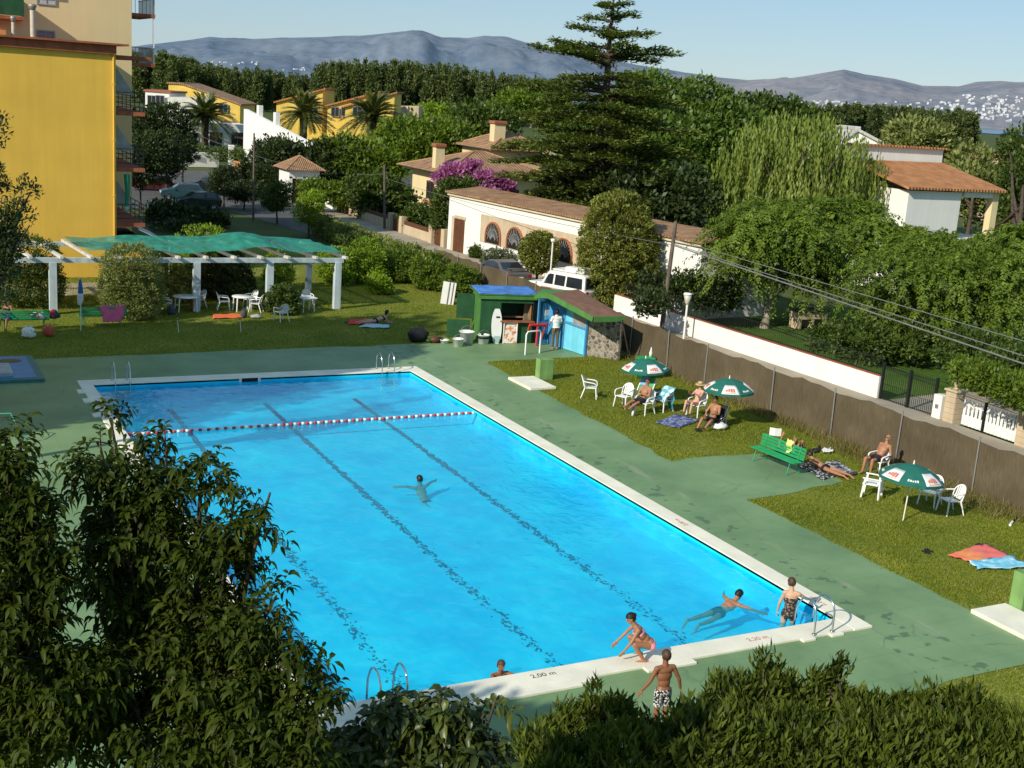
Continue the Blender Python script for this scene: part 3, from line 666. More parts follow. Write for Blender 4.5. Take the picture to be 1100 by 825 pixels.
def straw_hat(c):
    t = MB(); Hf = c['Hf']; hc = c['hc']; pr = [(.2, .03), (.19, .045), (.105, .055), (.098, .11), (.07, .145), (.001, .15)]
    q = MB(); q.lathe(pr, n=20); t._add([hc+Hf@Vector(p) for p in q.v], q.f, 0, True); t.build('straw_hat', M_straw, c['body'])
    b = MB(); b.lathe([(.107, .056), (.101, .085)], n=20); t2 = MB(); t2._add([hc+Hf@Vector(p)for p in b.v], b.f, 0, True); t2.build('hat_band', simple('dark_band', (.08, .04, .02), .7), c['body'])
def cap_hat(mat):
    def f(c):
        t = MB(); Hf = c['Hf']; hc = c['hc']; q = MB(); q.lathe([(.092, .03), (.09, .08), (.06, .118), (.001, .125)], n=16); q.box((0, .13, .035), (.13, .09, .012))
        t._add([hc+Hf@Vector(p) for p in q.v], q.f, 0, True); t.build('cap', mat, c['body'])
    return f
# ---- the bathers
person('dark haired swimmer alone in the middle of the pool, arms spread', PD(449, 512, 1) and (-5.05, 12.3, -.9), radians(12),
       dict(pelvis=(0, -.42, .22), torso=(0, .6, .8), front=(0, .8, -.6), head=(0, .1, 1), face=(0, 1, 0), thighL=(-.2, -.95, .05), thighR=(.25, -.95, .0), shinL=(0, -1, -.1), shinR=(0, -1, -.1),
            uaL=(-.9, .35, .22), faL=(-.8, .5, -.05), uaR=(.9, .3, .22), faR=(.85, .45, -.05), eyes=False), 'tan', 1, [('trunks', M_black)])
person('child in the water leaning on the pool edge with red shoulders', (-8.4, .21, -1.2), pi,
       dict(pelvis=(0, -.12, .82), torso=(0, .12, 1), thighL=(-.1, -.1, -1), uaL=(-.35, .8, .12), faL=(.6, .75, .02), uaR=(.35, .8, .12), faR=(-.6, .75, .02)), 'brown', .88, [('trunks', M_black)], hairmat=M_hairb)
person('man swimming breaststroke towards the ladder, arms stretched wide', (-1.5, 1.75, -.34), radians(-78),
       dict(pelvis=(0, -.5, .12), torso=(0, .9, .27), front=(0, .25, -1), head=(0, .65, .8), face=(0, 1, -.1), thighL=(-.15, -1, -.12), thighR=(.15, -1, -.1), shinL=(-.05, -1, -.05), shinR=(.05, -1, .0), footL=(0, -.6, -.8), footR=(0, -.6, -.8),
            uaL=(-.85, .55, -.12), faL=(-.65, .75, -.12), uaR=(.85, .5, -.15), faR=(.7, .7, -.2)), 'tan', 1, [('trunks', M_black)])
person('woman seen from behind climbing the near ladder out of the pool', (-1.0, .42, -.78), radians(-35),
       dict(pelvis=(0, 0, .93), torso=(.02, .1, 1), head=(-.12, .15, 1), face=(-.4, 1, -.2), thighL=(-.03, .15, -1), thighR=(.05, .35, -1), shinR=(0, -.3, -1), uaL=(-.3, .1, -1), faL=(-.08, .3, -1), uaR=(.75, .45, -.5), faR=(.5, .8, -.3), eyes=False),
       'fair', .98, [('swimsuit', pattern_mat('dark_floral', (.02, .018, .015), (.25, .16, .12), 22, .56))], hair='short', hairmat=M_hairb, female=True)
person('woman in a pink bikini crouching on the pool edge', (-5.38, -.26, .05), radians(70),
       dict(pelvis=(0, -.12, .33), torso=(0, .62, .68), head=(0, .45, .9), face=(0, 1, -.35), thighL=(-.25, .9, .2), thighR=(.25, .9, .15), shinL=(.05, -.55, -.85), shinR=(-.05, -.55, -.85), uaL=(-.25, .5, -.85), faL=(.1, .55, -.85), uaR=(.2, .6, -.8), faR=(-.1, .7, -.72), footL=(0, 1, -.1), footR=(0, 1, -.1)),
       'tan', .98, [('bikini_bottom', M_pink), ('bikini_top', M_pink)], hair='bun', female=True)
person('boy in black and white shorts standing behind the hedge, seen from behind', tuple(P(716, 708, 1.47)-Vector((0,0,1.47))), radians(-6),
       dict(pelvis=(0, 0, .93), torso=(0, .03, 1), uaL=(-.42, .06, -.95), faL=(-.5, .3, -.9), uaR=(.48, -.12, -.9), faR=(.35, .2, -1), head=(.05, .05, 1), eyes=False), 'brown', .92, [('shorts', M_shorts)], hairmat=M_hairb)
SIT = dict(pelvis=(0, 0, .53), torso=(0, -.36, .95), head=(0, -.1, 1), thighL=(-.12, 1, -.02), thighR=(.12, 1, -.02), shinL=(0, .75, -.75), shinR=(0, .75, -.75), uaL=(-.25, .55, -.85), faL=(.25, .9, .1), uaR=(.25, .55, -.85), faR=(-.25, .9, .1), footL=(0, .8, .5), footR=(0, .8, .5))
def pose(base, **k): d = dict(base); d.update(k); return d
person('man in dark shorts and sunglasses reclining on a chair under the far umbrella', (5.88, 17.15, 0), radians(106), pose(SIT, torso=(0, -.5, .87), thighL=(-.08, 1, -.12), thighR=(.1, 1, -.1), shinL=(.04, .92, -.42), shinR=(-.02, .93, -.4), faL=(.7, .6, .15), faR=(-.7, .6, .15)), 'tan', 1, [('shorts', M_black)], extra=sunglasses)
person('woman in a straw hat reading in a white chair by the fence', (7.78, 16.38, 0), radians(105), pose(SIT, thighL=(-.12, 1, .22), thighR=(.12, 1, .25), shinL=(0, .2, -1), shinR=(0, .25, -1), uaL=(-.2, .75, -.6), faL=(.2, .8, .5), uaR=(.2, .75, -.6), faR=(-.2, .8, .5), head=(0, .1, 1)), 'fair', .95, [('bikini_bottom', M_pink), ('bikini_top', M_pink)], female=True, extra=straw_hat)
person('dark haired man sitting low beside the blue patterned blanket', (7.42, 14.85, -.06), radians(112), pose(SIT, pelvis=(0, 0, .38), torso=(0, -.28, 1), thighL=(-.22, 1, .08), thighR=(.18, 1, .16), shinL=(-.05, .88, -.45), shinR=(0, .62, -.8), faR=(-.3, .8, -.5), head=(0, .25, 1)), 'tan', 1, [('shorts', M_black)])
LIE = dict(pelvis=(0, 0, .12), torso=(0, -1, .06), front=(0, 0, 1), head=(0, -1, .25), face=(0, .3, 1), uaL=(-.5, .8, -.05), faL=(.1, 1, .05), uaR=(.5, .8, -.05), faR=(-.1, 1, .05), thighL=(-.1, 1, 0), thighR=(.1, 1, 0), shinL=(0, 1, -.08), shinR=(0, 1, -.08), footL=(0, .5, 1), footR=(0, .5, 1))
def paper(c):
    pass
person('person lying on the grass behind the bench with raised knees, reading a white book', tuple(P(850, 487)), radians(-78), pose(LIE, thighL=(-.12, .75, .72), thighR=(.12, .8, .7), shinL=(0, .45, -.9), shinR=(0, .5, -.9), footL=(0, 1, -.2), footR=(0, 1, -.2), uaL=(-.35, .5, .5), faL=(.25, .1, 1), uaR=(.35, .5, .5), faR=(-.25, .1, 1), palmL=(0, .5, 1), palmR=(0, .5, 1)), 'tan', 1, [('trunks', M_black)])
person('dark haired woman lying face down on the black and white towel beside the bench', (7.85, 9.35, .02), radians(190), pose(LIE, pelvis=(0, 0, .13), torso=(0, -1, .22), front=(0, -.2, -1), head=(0, -.7, .7), face=(0, -1, -.3), thighL=(.1, 1, -.03), thighR=(-.1, 1, -.03), shinL=(0, 1, -.02), shinR=(0, 1, -.02), footL=(0, 1, -.4), footR=(0, 1, -.4), uaL=(.35, -.5, -.75), faL=(-.2, -.95, -.2), uaR=(-.35, -.5, -.75), faR=(.2, -.95, -.2)), 'tan', .97, [('bikini_bottom', M_black)], female=True, hair='bun')
person('bare chested man in black shorts leaning back in a chair against the fence', (9.5, 8.75, 0), radians(98), pose(SIT, torso=(0, -.62, .8), head=(0, -.35, 1), face=(0, .8, .6), thighL=(-.1, 1, .02), thighR=(.12, 1, .02), shinL=(0, .1, -1), shinR=(0, .18, -1), footL=(0, 1, -.1), footR=(0, 1, -.1), uaL=(-.3, .1, -1), faL=(.1, .9, -.2), uaR=(.3, .1, -1), faR=(-.1, .9, -.2)), 'tan', 1, [('shorts', M_black)], hair=None, extra=sunglasses)
person('woman lying on her front on the red and white towel, propped on her elbows', (2.35, 34.9, .02), radians(95), pose(LIE, pelvis=(0, 0, .13), torso=(0, -1, .38), front=(0, -.2, -1), head=(0, -.3, 1), face=(.3, -1, 0), thighL=(.08, 1, -.03), thighR=(-.08, 1, -.03), footL=(0, 1, -.4), footR=(0, 1, -.4), uaL=(.2, -.25, -.9), faL=(-.2, -.95, -.08), uaR=(-.2, -.25, -.9), faR=(.2, -.95, -.08)), 'fair', .98, [('bikini_bottom', M_black), ('bikini_top', M_black)], female=True, hair='long')
person('man in a white T-shirt standing in the doorway of the hut, seen from behind', (8.35, 28.1, .002), radians(-12), dict(pelvis=(0, 0, .93), uaL=(-.35, .2, -1), faL=(.2, .9, -.4), uaR=(.35, .2, -1), faR=(-.2, .9, -.4), eyes=False), 'tan', 1.02, [('shirt', M_whitecloth), ('trousers', simple('khaki_cloth', (.12, .09, .05), .9, .15, 8))], hairmat=M_hair)
person('woman sitting on the bench at the left edge of the lawn', (-14.0, 35.45, 0), radians(150), pose(SIT, pelvis=(0, 0, .55), torso=(0, -.1, 1), shinL=(0, .25, -1), shinR=(0, .35, -1)), 'brown', .96, [('bikini_bottom', M_black), ('bikini_top', M_black)], female=True, hair='bun')
# ------------------------------------------------------------------ pool furniture
M_steel = simple('polished_steel', (.62, .63, .64), .22, .08, 6, metallic=1.0)
M_plastic = simple('white_resin', (.82, .81, .78), .4, .05, 3)
M_red = simple('red_plastic', (.55, .04, .035), .4, .1, 5); M_wfloat = simple('white_float', (.78, .76, .72), .4, .06, 5)
M_green = simple('bench_green_paint', (.02, .3, .11), .45, .12, 4); M_galv = simple('galvanised_pipe', (.3, .29, .27), .5, .15, 5, metallic=.5)
M_wood = simple('weathered_pole', (.13, .1, .075), .9, .3, 3, .5, 40, streak=.3); M_text = simple('faded_red_paint', (.45, .1, .06), .8, .2, 9); M_textk = simple('black_paint', (.03, .03, .03), .8, .2, 9)
def text_mesh(name, body, size, mat, parent, M, thick=.002):
    cu = bpy.data.curves.new('t', 'FONT'); cu.body = body; cu.size = size; cu.extrude = thick; cu.align_x = 'CENTER'; cu.align_y = 'CENTER'
    o = bpy.data.objects.new('t', cu); COL.objects.link(o); dg = bpy.context.evaluated_depsgraph_get()
    me = bpy.data.meshes.new_from_object(o.evaluated_get(dg)); bpy.data.objects.remove(o); bpy.data.curves.remove(cu)
    me.transform(M); me.materials.clear(); me.materials.append(mat); return link(name, me, parent)
# ladders
def ladder(label, loc, rz, h=.8, z0=0):
    t = thing('pool_ladder', label, 'ladder', loc, rz, 'steel ladders of the pool')
    for s in (-.26, .26):
        pts = [(s, -.62, z0), (s, -.62, h*.55)]+[(s, -.62+.3*(1-cos(a)), h*.55+.33*sin(a)) for a in [pi*i/10 for i in range(1, 10)]]+[(s, .03, h*.5), (s, .05, -.1), (s, .05, -.75)]
        MB().tube(pts, .021, 8).build('rail', M_steel, t)
        MB().lathe([(.0, .0), (.05, .0), (.05, .02), (.0, .022)], (s, -.62, z0+.005), 12).build('rail_foot', M_steel, t)
    for z in (-.25, -.5, -.72): MB().box((0, .05, z), (.52, .07, .03)).build('step', M_steel, t)
    return t
ladder('steel ladder in the corner of the pool nearest the camera on the right', (-.85, .06, .05), 0, .72)
ladder('steel ladder at the bottom left of the pool, half hidden by leaves', (-11.0, .06, .05), 0, .72)
ladder('steel ladder with a plain deck behind it on the far right of the pool', (-1.0, L_-.06, .05), pi, .7)
ladder('steel ladder at the far left corner of the pool by the blue paddling pool', (-11.2, L_-.06, .05), pi, .7)
# lane rope
t = thing('lane_rope', 'red and white lane rope floating across the far end of the pool', 'lane rope', (0, 18.8, -.06))
MB().tube([(-12.19, 0, 0), (-6, .02, -.01), (-.01, 0, 0)], .012, 6).build('cable', M_whitecloth, t)
fl = None
for i in range(88):
    x = -12.08+i*.137
    if fl is None or i < 2:
        mb = MB(); mb.lathe([(.014, -.058), (.045, -.05), (.055, 0), (.045, .05), (.014, .058)], n=10)
        mb.v = [(p[2], p[1], p[0]) for p in mb.v]; o = mb.build('float', M_red if i % 2 == 0 else M_wfloat, t)
        fl = (fl or [])+[o]
    else: o = fl[i % 2].copy(); COL.objects.link(o); o.parent = t
    o.location = (x, .004*sin(i), .003*cos(i*2.3))
# skimmer
sk = thing('skimmer', 'dark skimmer slot under the far edge of the pool', 'skimmer', (-6.55, 24.985, -.03))
MB().box((0, 0, 0), (.6, .03, .14)).build('opening', M_black, sk)
for s in (-.36, .36): MB().box((s, -.005, 0), (.1, .04, .16)).build('frame', M_wfloat, sk)
# depth marks painted on the coping
for txt, x, y, rz, m in (('2,20 m', -2.45, -.3, 0, M_text), ('2,00 m', -7.7, -.24, 0, M_textk), ('2,00 m', .28, 6.5, pi/2, M_text), ('2,20 m', .26, .9, pi/2, M_text)):
    o = text_mesh('depth_mark', txt, .2, m, None, Matrix.Translation((x, y, .0525)) @ Matrix.Rotation(rz, 4, 'Z'), .001)
    tag(o, {(-2.45): 'red depth figures on the near coping beside the ladder', (-7.7): 'black depth figures on the near coping beside the child', (.28): 'red depth figures halfway along the right coping', (.26): 'red depth figures on the right coping near the corner'}[x], 'depth mark')
# paddling pool
t = thing('paddling_pool', 'shallow blue paddling pool with a white step at the left edge', 'paddling pool', (-16.2, 27.9, 0))
M_bpaint = simple('blue_pool_paint', (.04, .22, .42), .5, .15, 2)
mb = MB(); mb.box((0, 0, .06), (5.0, 3.9, .12), bev=.02); mb.build('rim', simple('teal_rim', (.05, .17, .17), .6), t)
mb = MB(); mb.box((-.05, 0, .125), (4.6, 3.5, .02)); mb.build('basin', M_bpaint, t)
mb = MB(); mb.box((1.05, -.7, .2), (.9, 1.6, .16), bev=.02); mb.build('step', simple('grey_step', (.42, .42, .4), .8), t)
mb = MB(); mb.ball((1.6, 1.0, .138), (.45, .35, .006)); mb.build('puddle_leaves', simple('brown_leaves', (.2, .11, .04), .9, .4, 20), t)
# starting blocks
def block(label, loc, rz, tall):
    t = thing('starting_block', label, 'starting block', loc, rz, 'pale slabs with green blocks behind')
    MB().box((0, -.35, .05), (1.15, 1.9, .1), bev=.015).build('slab', M_cop, t)
    MB().box((.92, .35, tall/2), (.62, .38, tall), bev=.015).build('block', simple('light_green_paint', (.2, .36, .11), .7, .15, 2, streak=.25), t)
    return t
block('low green block with a pale slab at the far end of the right lawn', (3.98, 22.45, 0), radians(0), .85)
t = block('rust streaked green block with a pale slab at the right edge', (4.05, -1.35, 0), 0, .95)
mb = MB(); mb.box((.85, .157, .5), (.08, .006, .85)); mb.build('rust_streak', simple('rust', (.2, .07, .015), .9, .3, 9), t)
# chairs and tables
def arch_back(mb, w, z0, z1, y0, y1, n=9):
    for i in range(n+1):
        pass
def make_chair():
    t = thing('garden_chair', 'white resin garden chair', 'chair', (0, 0, 0), 0, 'white resin garden chairs')
    def seat(u, v):
        x = (u-.5)*.46*(1-.1*v); y = .23-.44*v; return (x, y, .42+.02*(1-v)-.012*cos((u-.5)*pi))
    s = MB(); s.grid(seat, 6, 6); o = s.build('seat', M_plastic, t); m = o.modifiers.new('s', 'SOLIDIFY'); m.thickness = .02
    b = MB()
    W = lambda z: .23*sqrt(max(.02, 1-max(0, (z-.62)/.24)**2)) if z > .62 else .23
    Yb = lambda x, z: -.2-(z-.42)*.28-.06*(1-(x/.24)**2)
    arch = [(-.23, Yb(-.23, .42), .42)]+[(-.23*cos(a), Yb(-.23*cos(a), .64+.22*sin(a)), .64+.22*sin(a)) for a in [pi*i/12 for i in range(13)]]+[(.23, Yb(.23, .42), .42)]
    b.tube(arch, .018, 6)
    for x in (-.15, -.09, -.03, .03, .09, .15):
        zt = .64+.22*sqrt(1-(x/.23)**2); b.beam((x, Yb(x, .44)+.0, .44), (x, Yb(x, zt), zt), .042, .012, up=(0, 1, .2))
    b.tube([(-.2, Yb(-.2, .5), .5), (0, Yb(0, .5)-.005, .5), (.2, Yb(.2, .5), .5)], .014, 6)
    b.build('backrest', M_plastic, t)
    for sx in (-1, 1):
        MB().tube([(sx*.235, -.27, .66), (sx*.275, -.1, .655), (sx*.285, .1, .64), (sx*.275, .2, .61), (sx*.262, .23, .5), (sx*.255, .22, .42)], [.02, .022, .024, .022, .018, .018], 6).build('armrest', M_plastic, t)
        MB().tube([(sx*.22, .21, .43), (sx*.265, .26, 0)], [.03, .02], 6).build('leg', M_plastic, t)
        MB().tube([(sx*.2, -.2, .43), (sx*.245, -.34, 0)], [.03, .02], 6).build('leg', M_plastic, t)
    return t
chair0 = make_chair(); first = [True]
def chair(label, x, y, face):
    """face: heading the sitter looks towards"""
    global chair0
    rz = face-pi/2
    if first[0]:
        first[0] = False; chair0.location = (x, y, 0); chair0.rotation_euler = (0, 0, rz); chair0['label'] = label; return chair0
    return dup(chair0, (x, y, 0), rz, label)
D = radians
chair('empty white chair nearest the green block on the far right lawn', 5.2, 19.65, D(-35))
chair('empty white chair beside the man in sunglasses', 5.75, 18.15, D(205))
chair('white chair under the man in sunglasses', 6.0, 17.1, D(196))
chair('white chair draped with a pale towel behind the man in sunglasses', 6.95, 17.3, D(195))
chair('white chair under the woman in the straw hat', 7.82, 16.36, D(195))
chair('white chair under the man leaning back at the fence', 9.52, 8.72, D(188))
chair('farther of the two white chairs in the shade of the nearest umbrella', 8.75, 5.72, D(200))
chair('nearer of the two white chairs in the shade of the nearest umbrella', 8.75, 4.95, D(170))
chair('white chair standing alone on the lawn in front of the pergola', -2.0, 36.0, D(105))
chair('white chair behind the square table at the right end of the pergola', .35, 39.3, D(-95))
chair('white chair pushed up to the left side of the middle table', -3.9, 39.1, D(-10))
chair('white chair at the right side of the middle table seen from the side', -2.55, 38.4, D(150))
chair('white chair behind the middle table by the dark bush', -2.5, 39.5, D(200))
chair('white chair at the left of the table by the round hedge', -6.75, 38.8, D(0))
chair('white chair behind the pergola post at the left table', -5.0, 39.7, D(200))
# folding armchair seen from the back
t = thing('folding_armchair', 'white folding armchair seen from behind beside the nearest umbrella', 'chair', (7.62, 6.78, 0), D(128-90))
mb = MB(); mb.extr([(-.27, -.05, .45), (.27, -.05, .45), (.27, -.12, .74), (.17, -.14, .82), (-.17, -.14, .82), (-.27, -.12, .74)], (0, .035, 0)); mb.build('backrest', M_plastic, t)
MB().box((0, .18, .42), (.5, .46, .03), bev=.01).build('seat', M_plastic, t)
for sx in (-1, 1):
    MB().beam((sx*.3, -.12, 0), (sx*.29, -.1, .76), .06, .05).build('leg', M_plastic, t); MB().beam((sx*.3, .4, 0), (sx*.29, .34, .6), .06, .05).build('leg', M_plastic, t)
    MB().box((sx*.3, .13, .62), (.07, .56, .03), bev=.01).build('armrest', M_plastic, t)
MB().box((0, -.11, .22), (.56, .03, .07)).build('crossbar', M_plastic, t)
# low beach chair under the second man
t = thing('beach_chair', 'low dark beach chair under the man by the blue blanket', 'chair', (7.5, 14.8, 0), D(112+90-90-0))
mb = MB(); mb.box((0, .0, .24), (.5, .46, .02)); mb.build('seat', M_black, t); mb = MB(); mb.box((0, -.32, .52), (.5, .02, .56), rx=D(18)); mb.build('backrest', M_black, t)
for sx in (-1, 1): MB().tube([(sx*.27, .25, .0), (sx*.27, -.1, .3), (sx*.27, -.42, .8)], .014, 6).build('frame', M_steel, t); MB().tube([(sx*.28, -.35, 0), (sx*.28, .1, .4), (sx*.28, -.3, .45)], .014, 6).build('leg', M_steel, t)
def table(label, loc, r=.45, rz=0, round_=True):
    t = thing('garden_table', label, 'table', loc, rz, 'white resin garden tables')
    mb = MB()
    if round_: mb.lathe([(.001, .72), (r, .72), (r+.01, .7), (r-.01, .67), (.001, .69)], n=24)
    else: mb.box((0, 0, .705), (r*2, r*2, .03), bev=.012); mb.box((0, 0, .66), (r*1.8, r*1.8, .06))
    mb.build('tabletop', M_plastic, t); q = r*.72
    for sx in (-1, 1):
        for sy in (-1, 1): MB().tube([(sx*q*.9, sy*q*.9, .69), (sx*q, sy*q, 0)], [.04, .028], 8).build('leg', M_plastic, t)
    return t
table('small square white table at the right end of the pergola', (-.05, 38.25, 0), .42, D(8), False)
table('round white table in the middle of the pergola between chairs', (-3.1, 38.75, 0), .5)
table('round white table behind the left pergola post by the round hedge', (-5.75, 39.0, 0), .6)
mb = MB(); mb.box((-5.35, 38.9, .32), (.35, .35, .64), bev=.02); tag(mb.build('red_crate', simple('red_brown_crate', (.28, .06, .02), .7)), 'red brown box standing under the left pergola table', 'box')
# benches
def bench(label, loc, rz, rake=.2):
    t = thing('bench', label, 'bench', loc, rz, 'green slatted benches')
    for i in range(4): MB().box((0, .2-.11*i, .44), (2.0, .085, .03), bev=.006).build('seat_slat', M_green, t)
    for i in range(4): MB().box((0, -.21-rake*.1*i, .52+.1*i), (2.0, .025, .082), bev=.006).build('back_slat', M_green, t)
    for sx in (-.78, .78):
        MB().tube([(sx, .26, 0), (sx, .16, .42), (sx, -.16, .42), (sx, -.26, .9)], .018, 6).build('frame', M_green, t)
        MB().tube([(sx, -.3, 0), (sx, -.16, .42)], .018, 6).build('leg', M_green, t)
    return t
bench('bright green slatted bench at the edge of the concrete bay', (6.5, 10.15, 0), D(90)+D(4))
bench('green bench with a pink towel hung over its back in front of the pergola', (-10.1, 35.9, 0), 0)
bench('green bench piled with clothes and bags at the left edge', (-13.35, 35.45, 0), 0)
# umbrellas
M_ugreen = simple('dark_green_canvas', (.012, .13, .095), .75, .12, 4); M_uwhite = simple('printed_white_panel', (.75, .73, .68), .8, .06, 5); M_logo = simple('red_print', (.6, .16, .11), .8, .2, 16); M_pole = simple('white_pole', (.78, .75, .6), .5, .08, 4)
def make_umbrella(label, loc, lean, rot, h=1.75, R=1.05):
    t = thing('beach_umbrella', label, 'umbrella', loc, 0, 'green and white beach umbrellas')
    ax = Vector((lean[0], lean[1], 1)).normalized(); F = frame(ax, (sin(rot), cos(rot), 0)); T = ax*h
    tr = lambda p: T+F@Vector(p)
    MB().tube([(0, 0, -.1), ax*.9, ax*(h+.02)], .02, 8).build('pole', M_pole, t)
    pr = [(0.02, 0), (.3, -.055), (.6, -.16), (.85, -.29), (1.0, -.4)]
    def cp(k, i, lift=0): a = 2*pi*k/8; r, z = pr[i]; sag = 1 if float(k).is_integer() else .96; return tr((R*r*cos(a)*sag, R*r*sin(a)*sag, z*1.0+lift))
    can = MB()
    for k in range(8):
        for q in (0, .5):
            for i in range(4): can._add([cp(k+q, i), cp(k+q+.5, i), cp(k+q+.5, i+1), cp(k+q, i+1)], [(0, 1, 2, 3)], 0, False)
            can._add([cp(k+q, 4), cp(k+q+.5, 4), cp(k+q+.5, 4)-ax*.07, cp(k+q, 4)-ax*.07], [(0, 1, 2, 3)], 0, False)
    c = can.build('canopy', M_ugreen, t, recalc=False); m = c.modifiers.new('s', 'SOLIDIFY'); m.thickness = .006
    def strip(k, q0, q1, a, b, mat, nm, lift=.012, hem=False):
        """a patch of printed cloth on panel k between fractions q and rings a..b"""
        mb = MB()
        def pt(q, s):
            i = min(3, int(s)); f = s-i; p0 = cp(k, i)*(1-f)+cp(k, i+1)*f; p1 = cp(k+1, i)*(1-f)+cp(k+1, i+1)*f; pm = cp(k+.5, i)*(1-f)+cp(k+.5, i+1)*f
            p = p0*(1-2*q)+pm*2*q if q < .5 else pm*(2-2*q)+p1*(2*q-1); return p+ax*lift
        mb.grid(lambda u, v: pt(q0+(q1-q0)*u, a+(b-a)*v), 6, 4)
        o = mb.build(nm, mat, c, recalc=False); m = o.modifiers.new('s', 'SOLIDIFY'); m.thickness = .003; return o
    for k in range(8):
        if k % 2 == 0:
            strip(k, .04, .96, 1.9, 4.0, M_uwhite, 'printed_panel')
            for q in (.22, .36, .5, .64): strip(k, q, q+.11, 2.75+.15*sin(q*9), 3.4+.1*cos(q*11), M_logo, 'printed_mark', .02)
            strip(k, .2, .8, 3.66, 3.76, M_logo, 'printed_mark', .02)
        else:
            for q in (.27, .37, .47, .57, .67): strip(k, q, q+.07, 3.1+.08*sin(q*17), 3.5, M_uwhite, 'printed_mark', .012)
    for k in range(8): MB().tube([cp(k, 0)-ax*.02, cp(k, 2)-ax*.02, cp(k, 4)-ax*.02], .006, 5).build('rib', M_steel, t)
    MB().lathe([(.001, .11), (.02, .1), (.024, .02), (.03, .0), (.001, 0)], (0, 0, 0), 10).v
    fi = MB(); q = MB(); q.lathe([(.001, .12), (.018, .1), (.022, .03), (.035, .0), (.001, 0)], n=10); fi._add([tr(p) for p in q.v], q.f, 0, True); fi.build('finial', M_pole, t)
    return t
make_umbrella('nearest green and white beach umbrella shading two white chairs', (6.86, 4.87, 0), (.06, .0), D(20), 1.68, .93)
make_umbrella('green and white beach umbrella above the man by the blue blanket', (8.15, 14.98, 0), (-.02, .02), D(55), 1.72, .93)
make_umbrella('farthest green and white beach umbrella beside the green bin', (7.1, 18.75, 0), (-.05, .03), D(30), 1.66, .93)
t = thing('closed_umbrella', 'closed blue and white umbrella standing in the grass by the bench', 'umbrella', (-11.15, 34.9, 0))
MB().tube([(0, 0, -.1), (0.02, 0, 2.15)], .022, 8).build('pole', M_pole, t)
mb = MB(); mb.tube([(0, 0, 2.25), (0, 0, 2.1), (.01, 0, 1.7), (-.01, .01, 1.3), (-.03, 0, 1.12)], [.02, .07, .11, .13, .06], 9); o = mb.build('folded_canopy', simple('blue_canvas', (.03, .13, .35), .8, .2, 6), t)
mb = MB(); mb.tube([(-.0, -.015, 1.62), (-.01, -.015, 1.35), (-.03, -.01, 1.13)], [.117, .137, .08], 9); mb.build('white_band', M_uwhite, t)
# deckchair back striped green beside the farthest umbrella
t = thing('deck_chair', 'green and white deck chair with a blue towel under the farthest umbrella', 'chair', (6.75, 18.35, 0), D(120))
mb = MB(); mb.box((0, -.2, .62), (.55, .02, .75), rx=D(28)); mb.build('sling', simple('green_cloth', (.08, .36, .14), .8, .2, 7), t)
for sx in (-1, 1): MB().beam((sx*.3, -.45, .98), (sx*.3, .3, 0), .035, .035).build('frame', M_plastic, t); MB().beam((sx*.33, -.5, 0), (sx*.33, .1, .55), .035, .035).build('leg', M_plastic, t)
mb = MB(); mb.box((.14, -.26, .86), (.24, .05, .4), rx=D(28), bev=.01); tag(mb.build('blue_towel', simple('pale_blue_cloth', (.22, .42, .62), .9, .15, 6), None, (6.75, 18.35, 0), D(120)), 'light blue towel over the top of the green deck chair', 'towel')
# cloth lying about
def towel(label, pts, mat, name='towel', lift=.03, mats=None, n=14, seed=1):
    a, b, c, d = [Vector(p) for p in pts]; mb = MB(); rr = random.Random(seed)
    ph = [rr.random()*6 for _ in range(6)]
    def f(u, v):
        p = (a*(1-u)+b*u)*(1-v)+(d*(1-u)+c*u)*v
        return p+Vector((.03*sin(v*9+ph[0]), .03*sin(u*8+ph[1]), lift+.018*(1+sin(u*11+ph[2])*sin(v*9+ph[3]))+.012*sin(u*23+v*17+ph[4])))
    mb.grid(f, n, n); o = mb.build(name, mat, recalc=False); m = o.modifiers.new('s', 'SOLIDIFY'); m.thickness = .012; m.offset = 1
    return tag(o, label, 'towel')
M_tblue = pattern_mat('navy_print', (.045, .06, .17), (.17, .2, .36), 9, .5, (.4, .42, .5)); M_tbw = pattern_mat('black_white_towel', (.02, .02, .02), (.45, .45, .43), 10, .55)
def band_mat(name, stops, axis=0, sc=1.0, off=0):
    m, nt, out = _new(name); bs = N(nt, 'ShaderNodeBsdfPrincipled'); bs.inputs['Roughness'].default_value = .9; mp = coords(nt, (sc, sc, sc), kind='Generated')
    sp = N(nt, 'ShaderNodeSeparateXYZ'); L(nt, mp, 0, sp, 0)
    nz = N(nt, 'ShaderNodeTexNoise'); nz.inputs['Scale'].default_value = 3; L(nt, mp, 0, nz, 'Vector'); ma = N(nt, 'ShaderNodeMath', operation='MULTIPLY_ADD'); L(nt, nz, 'Fac', ma, 0); ma.inputs[1].default_value = .35; L(nt, sp, axis, ma, 2)
    r = ramp(nt, stops); L(nt, ma, 0, r, 0); L(nt, r, 0, bs, 'Base Color'); L(nt, bs, 0, out, 0); return m
towel('navy patterned blanket spread on the grass in front of the seated man', [P(704, 455), P(726, 446), P(752, 452), P(728, 461)], M_tblue, 'blanket', seed=2)
towel('orange and pink towel spread at the right edge of the lawn', [P(1017, 597), P(1058, 585), P(1086, 599), P(1040, 604)], band_mat('orange_pink', [(.2, (.75, .13, .12)), (.45, (.8, .3, .08)), (.75, (.75, .16, .14))]), seed=3)
towel('light blue and white towel overlapping the orange one', [P(1040, 605), P(1086, 599), P(1110, 611), P(1051, 613)], pattern_mat('sky_blue_towel', (.16, .5, .68), (.3, .62, .75), 4, .5, (.75, .8, .8)), seed=4, lift=.045)
towel('black and white towel under the woman lying beside the bench', [P(856, 500), P(868, 496), P(898, 512), P(884, 516)], M_tbw, seed=5, lift=.01)
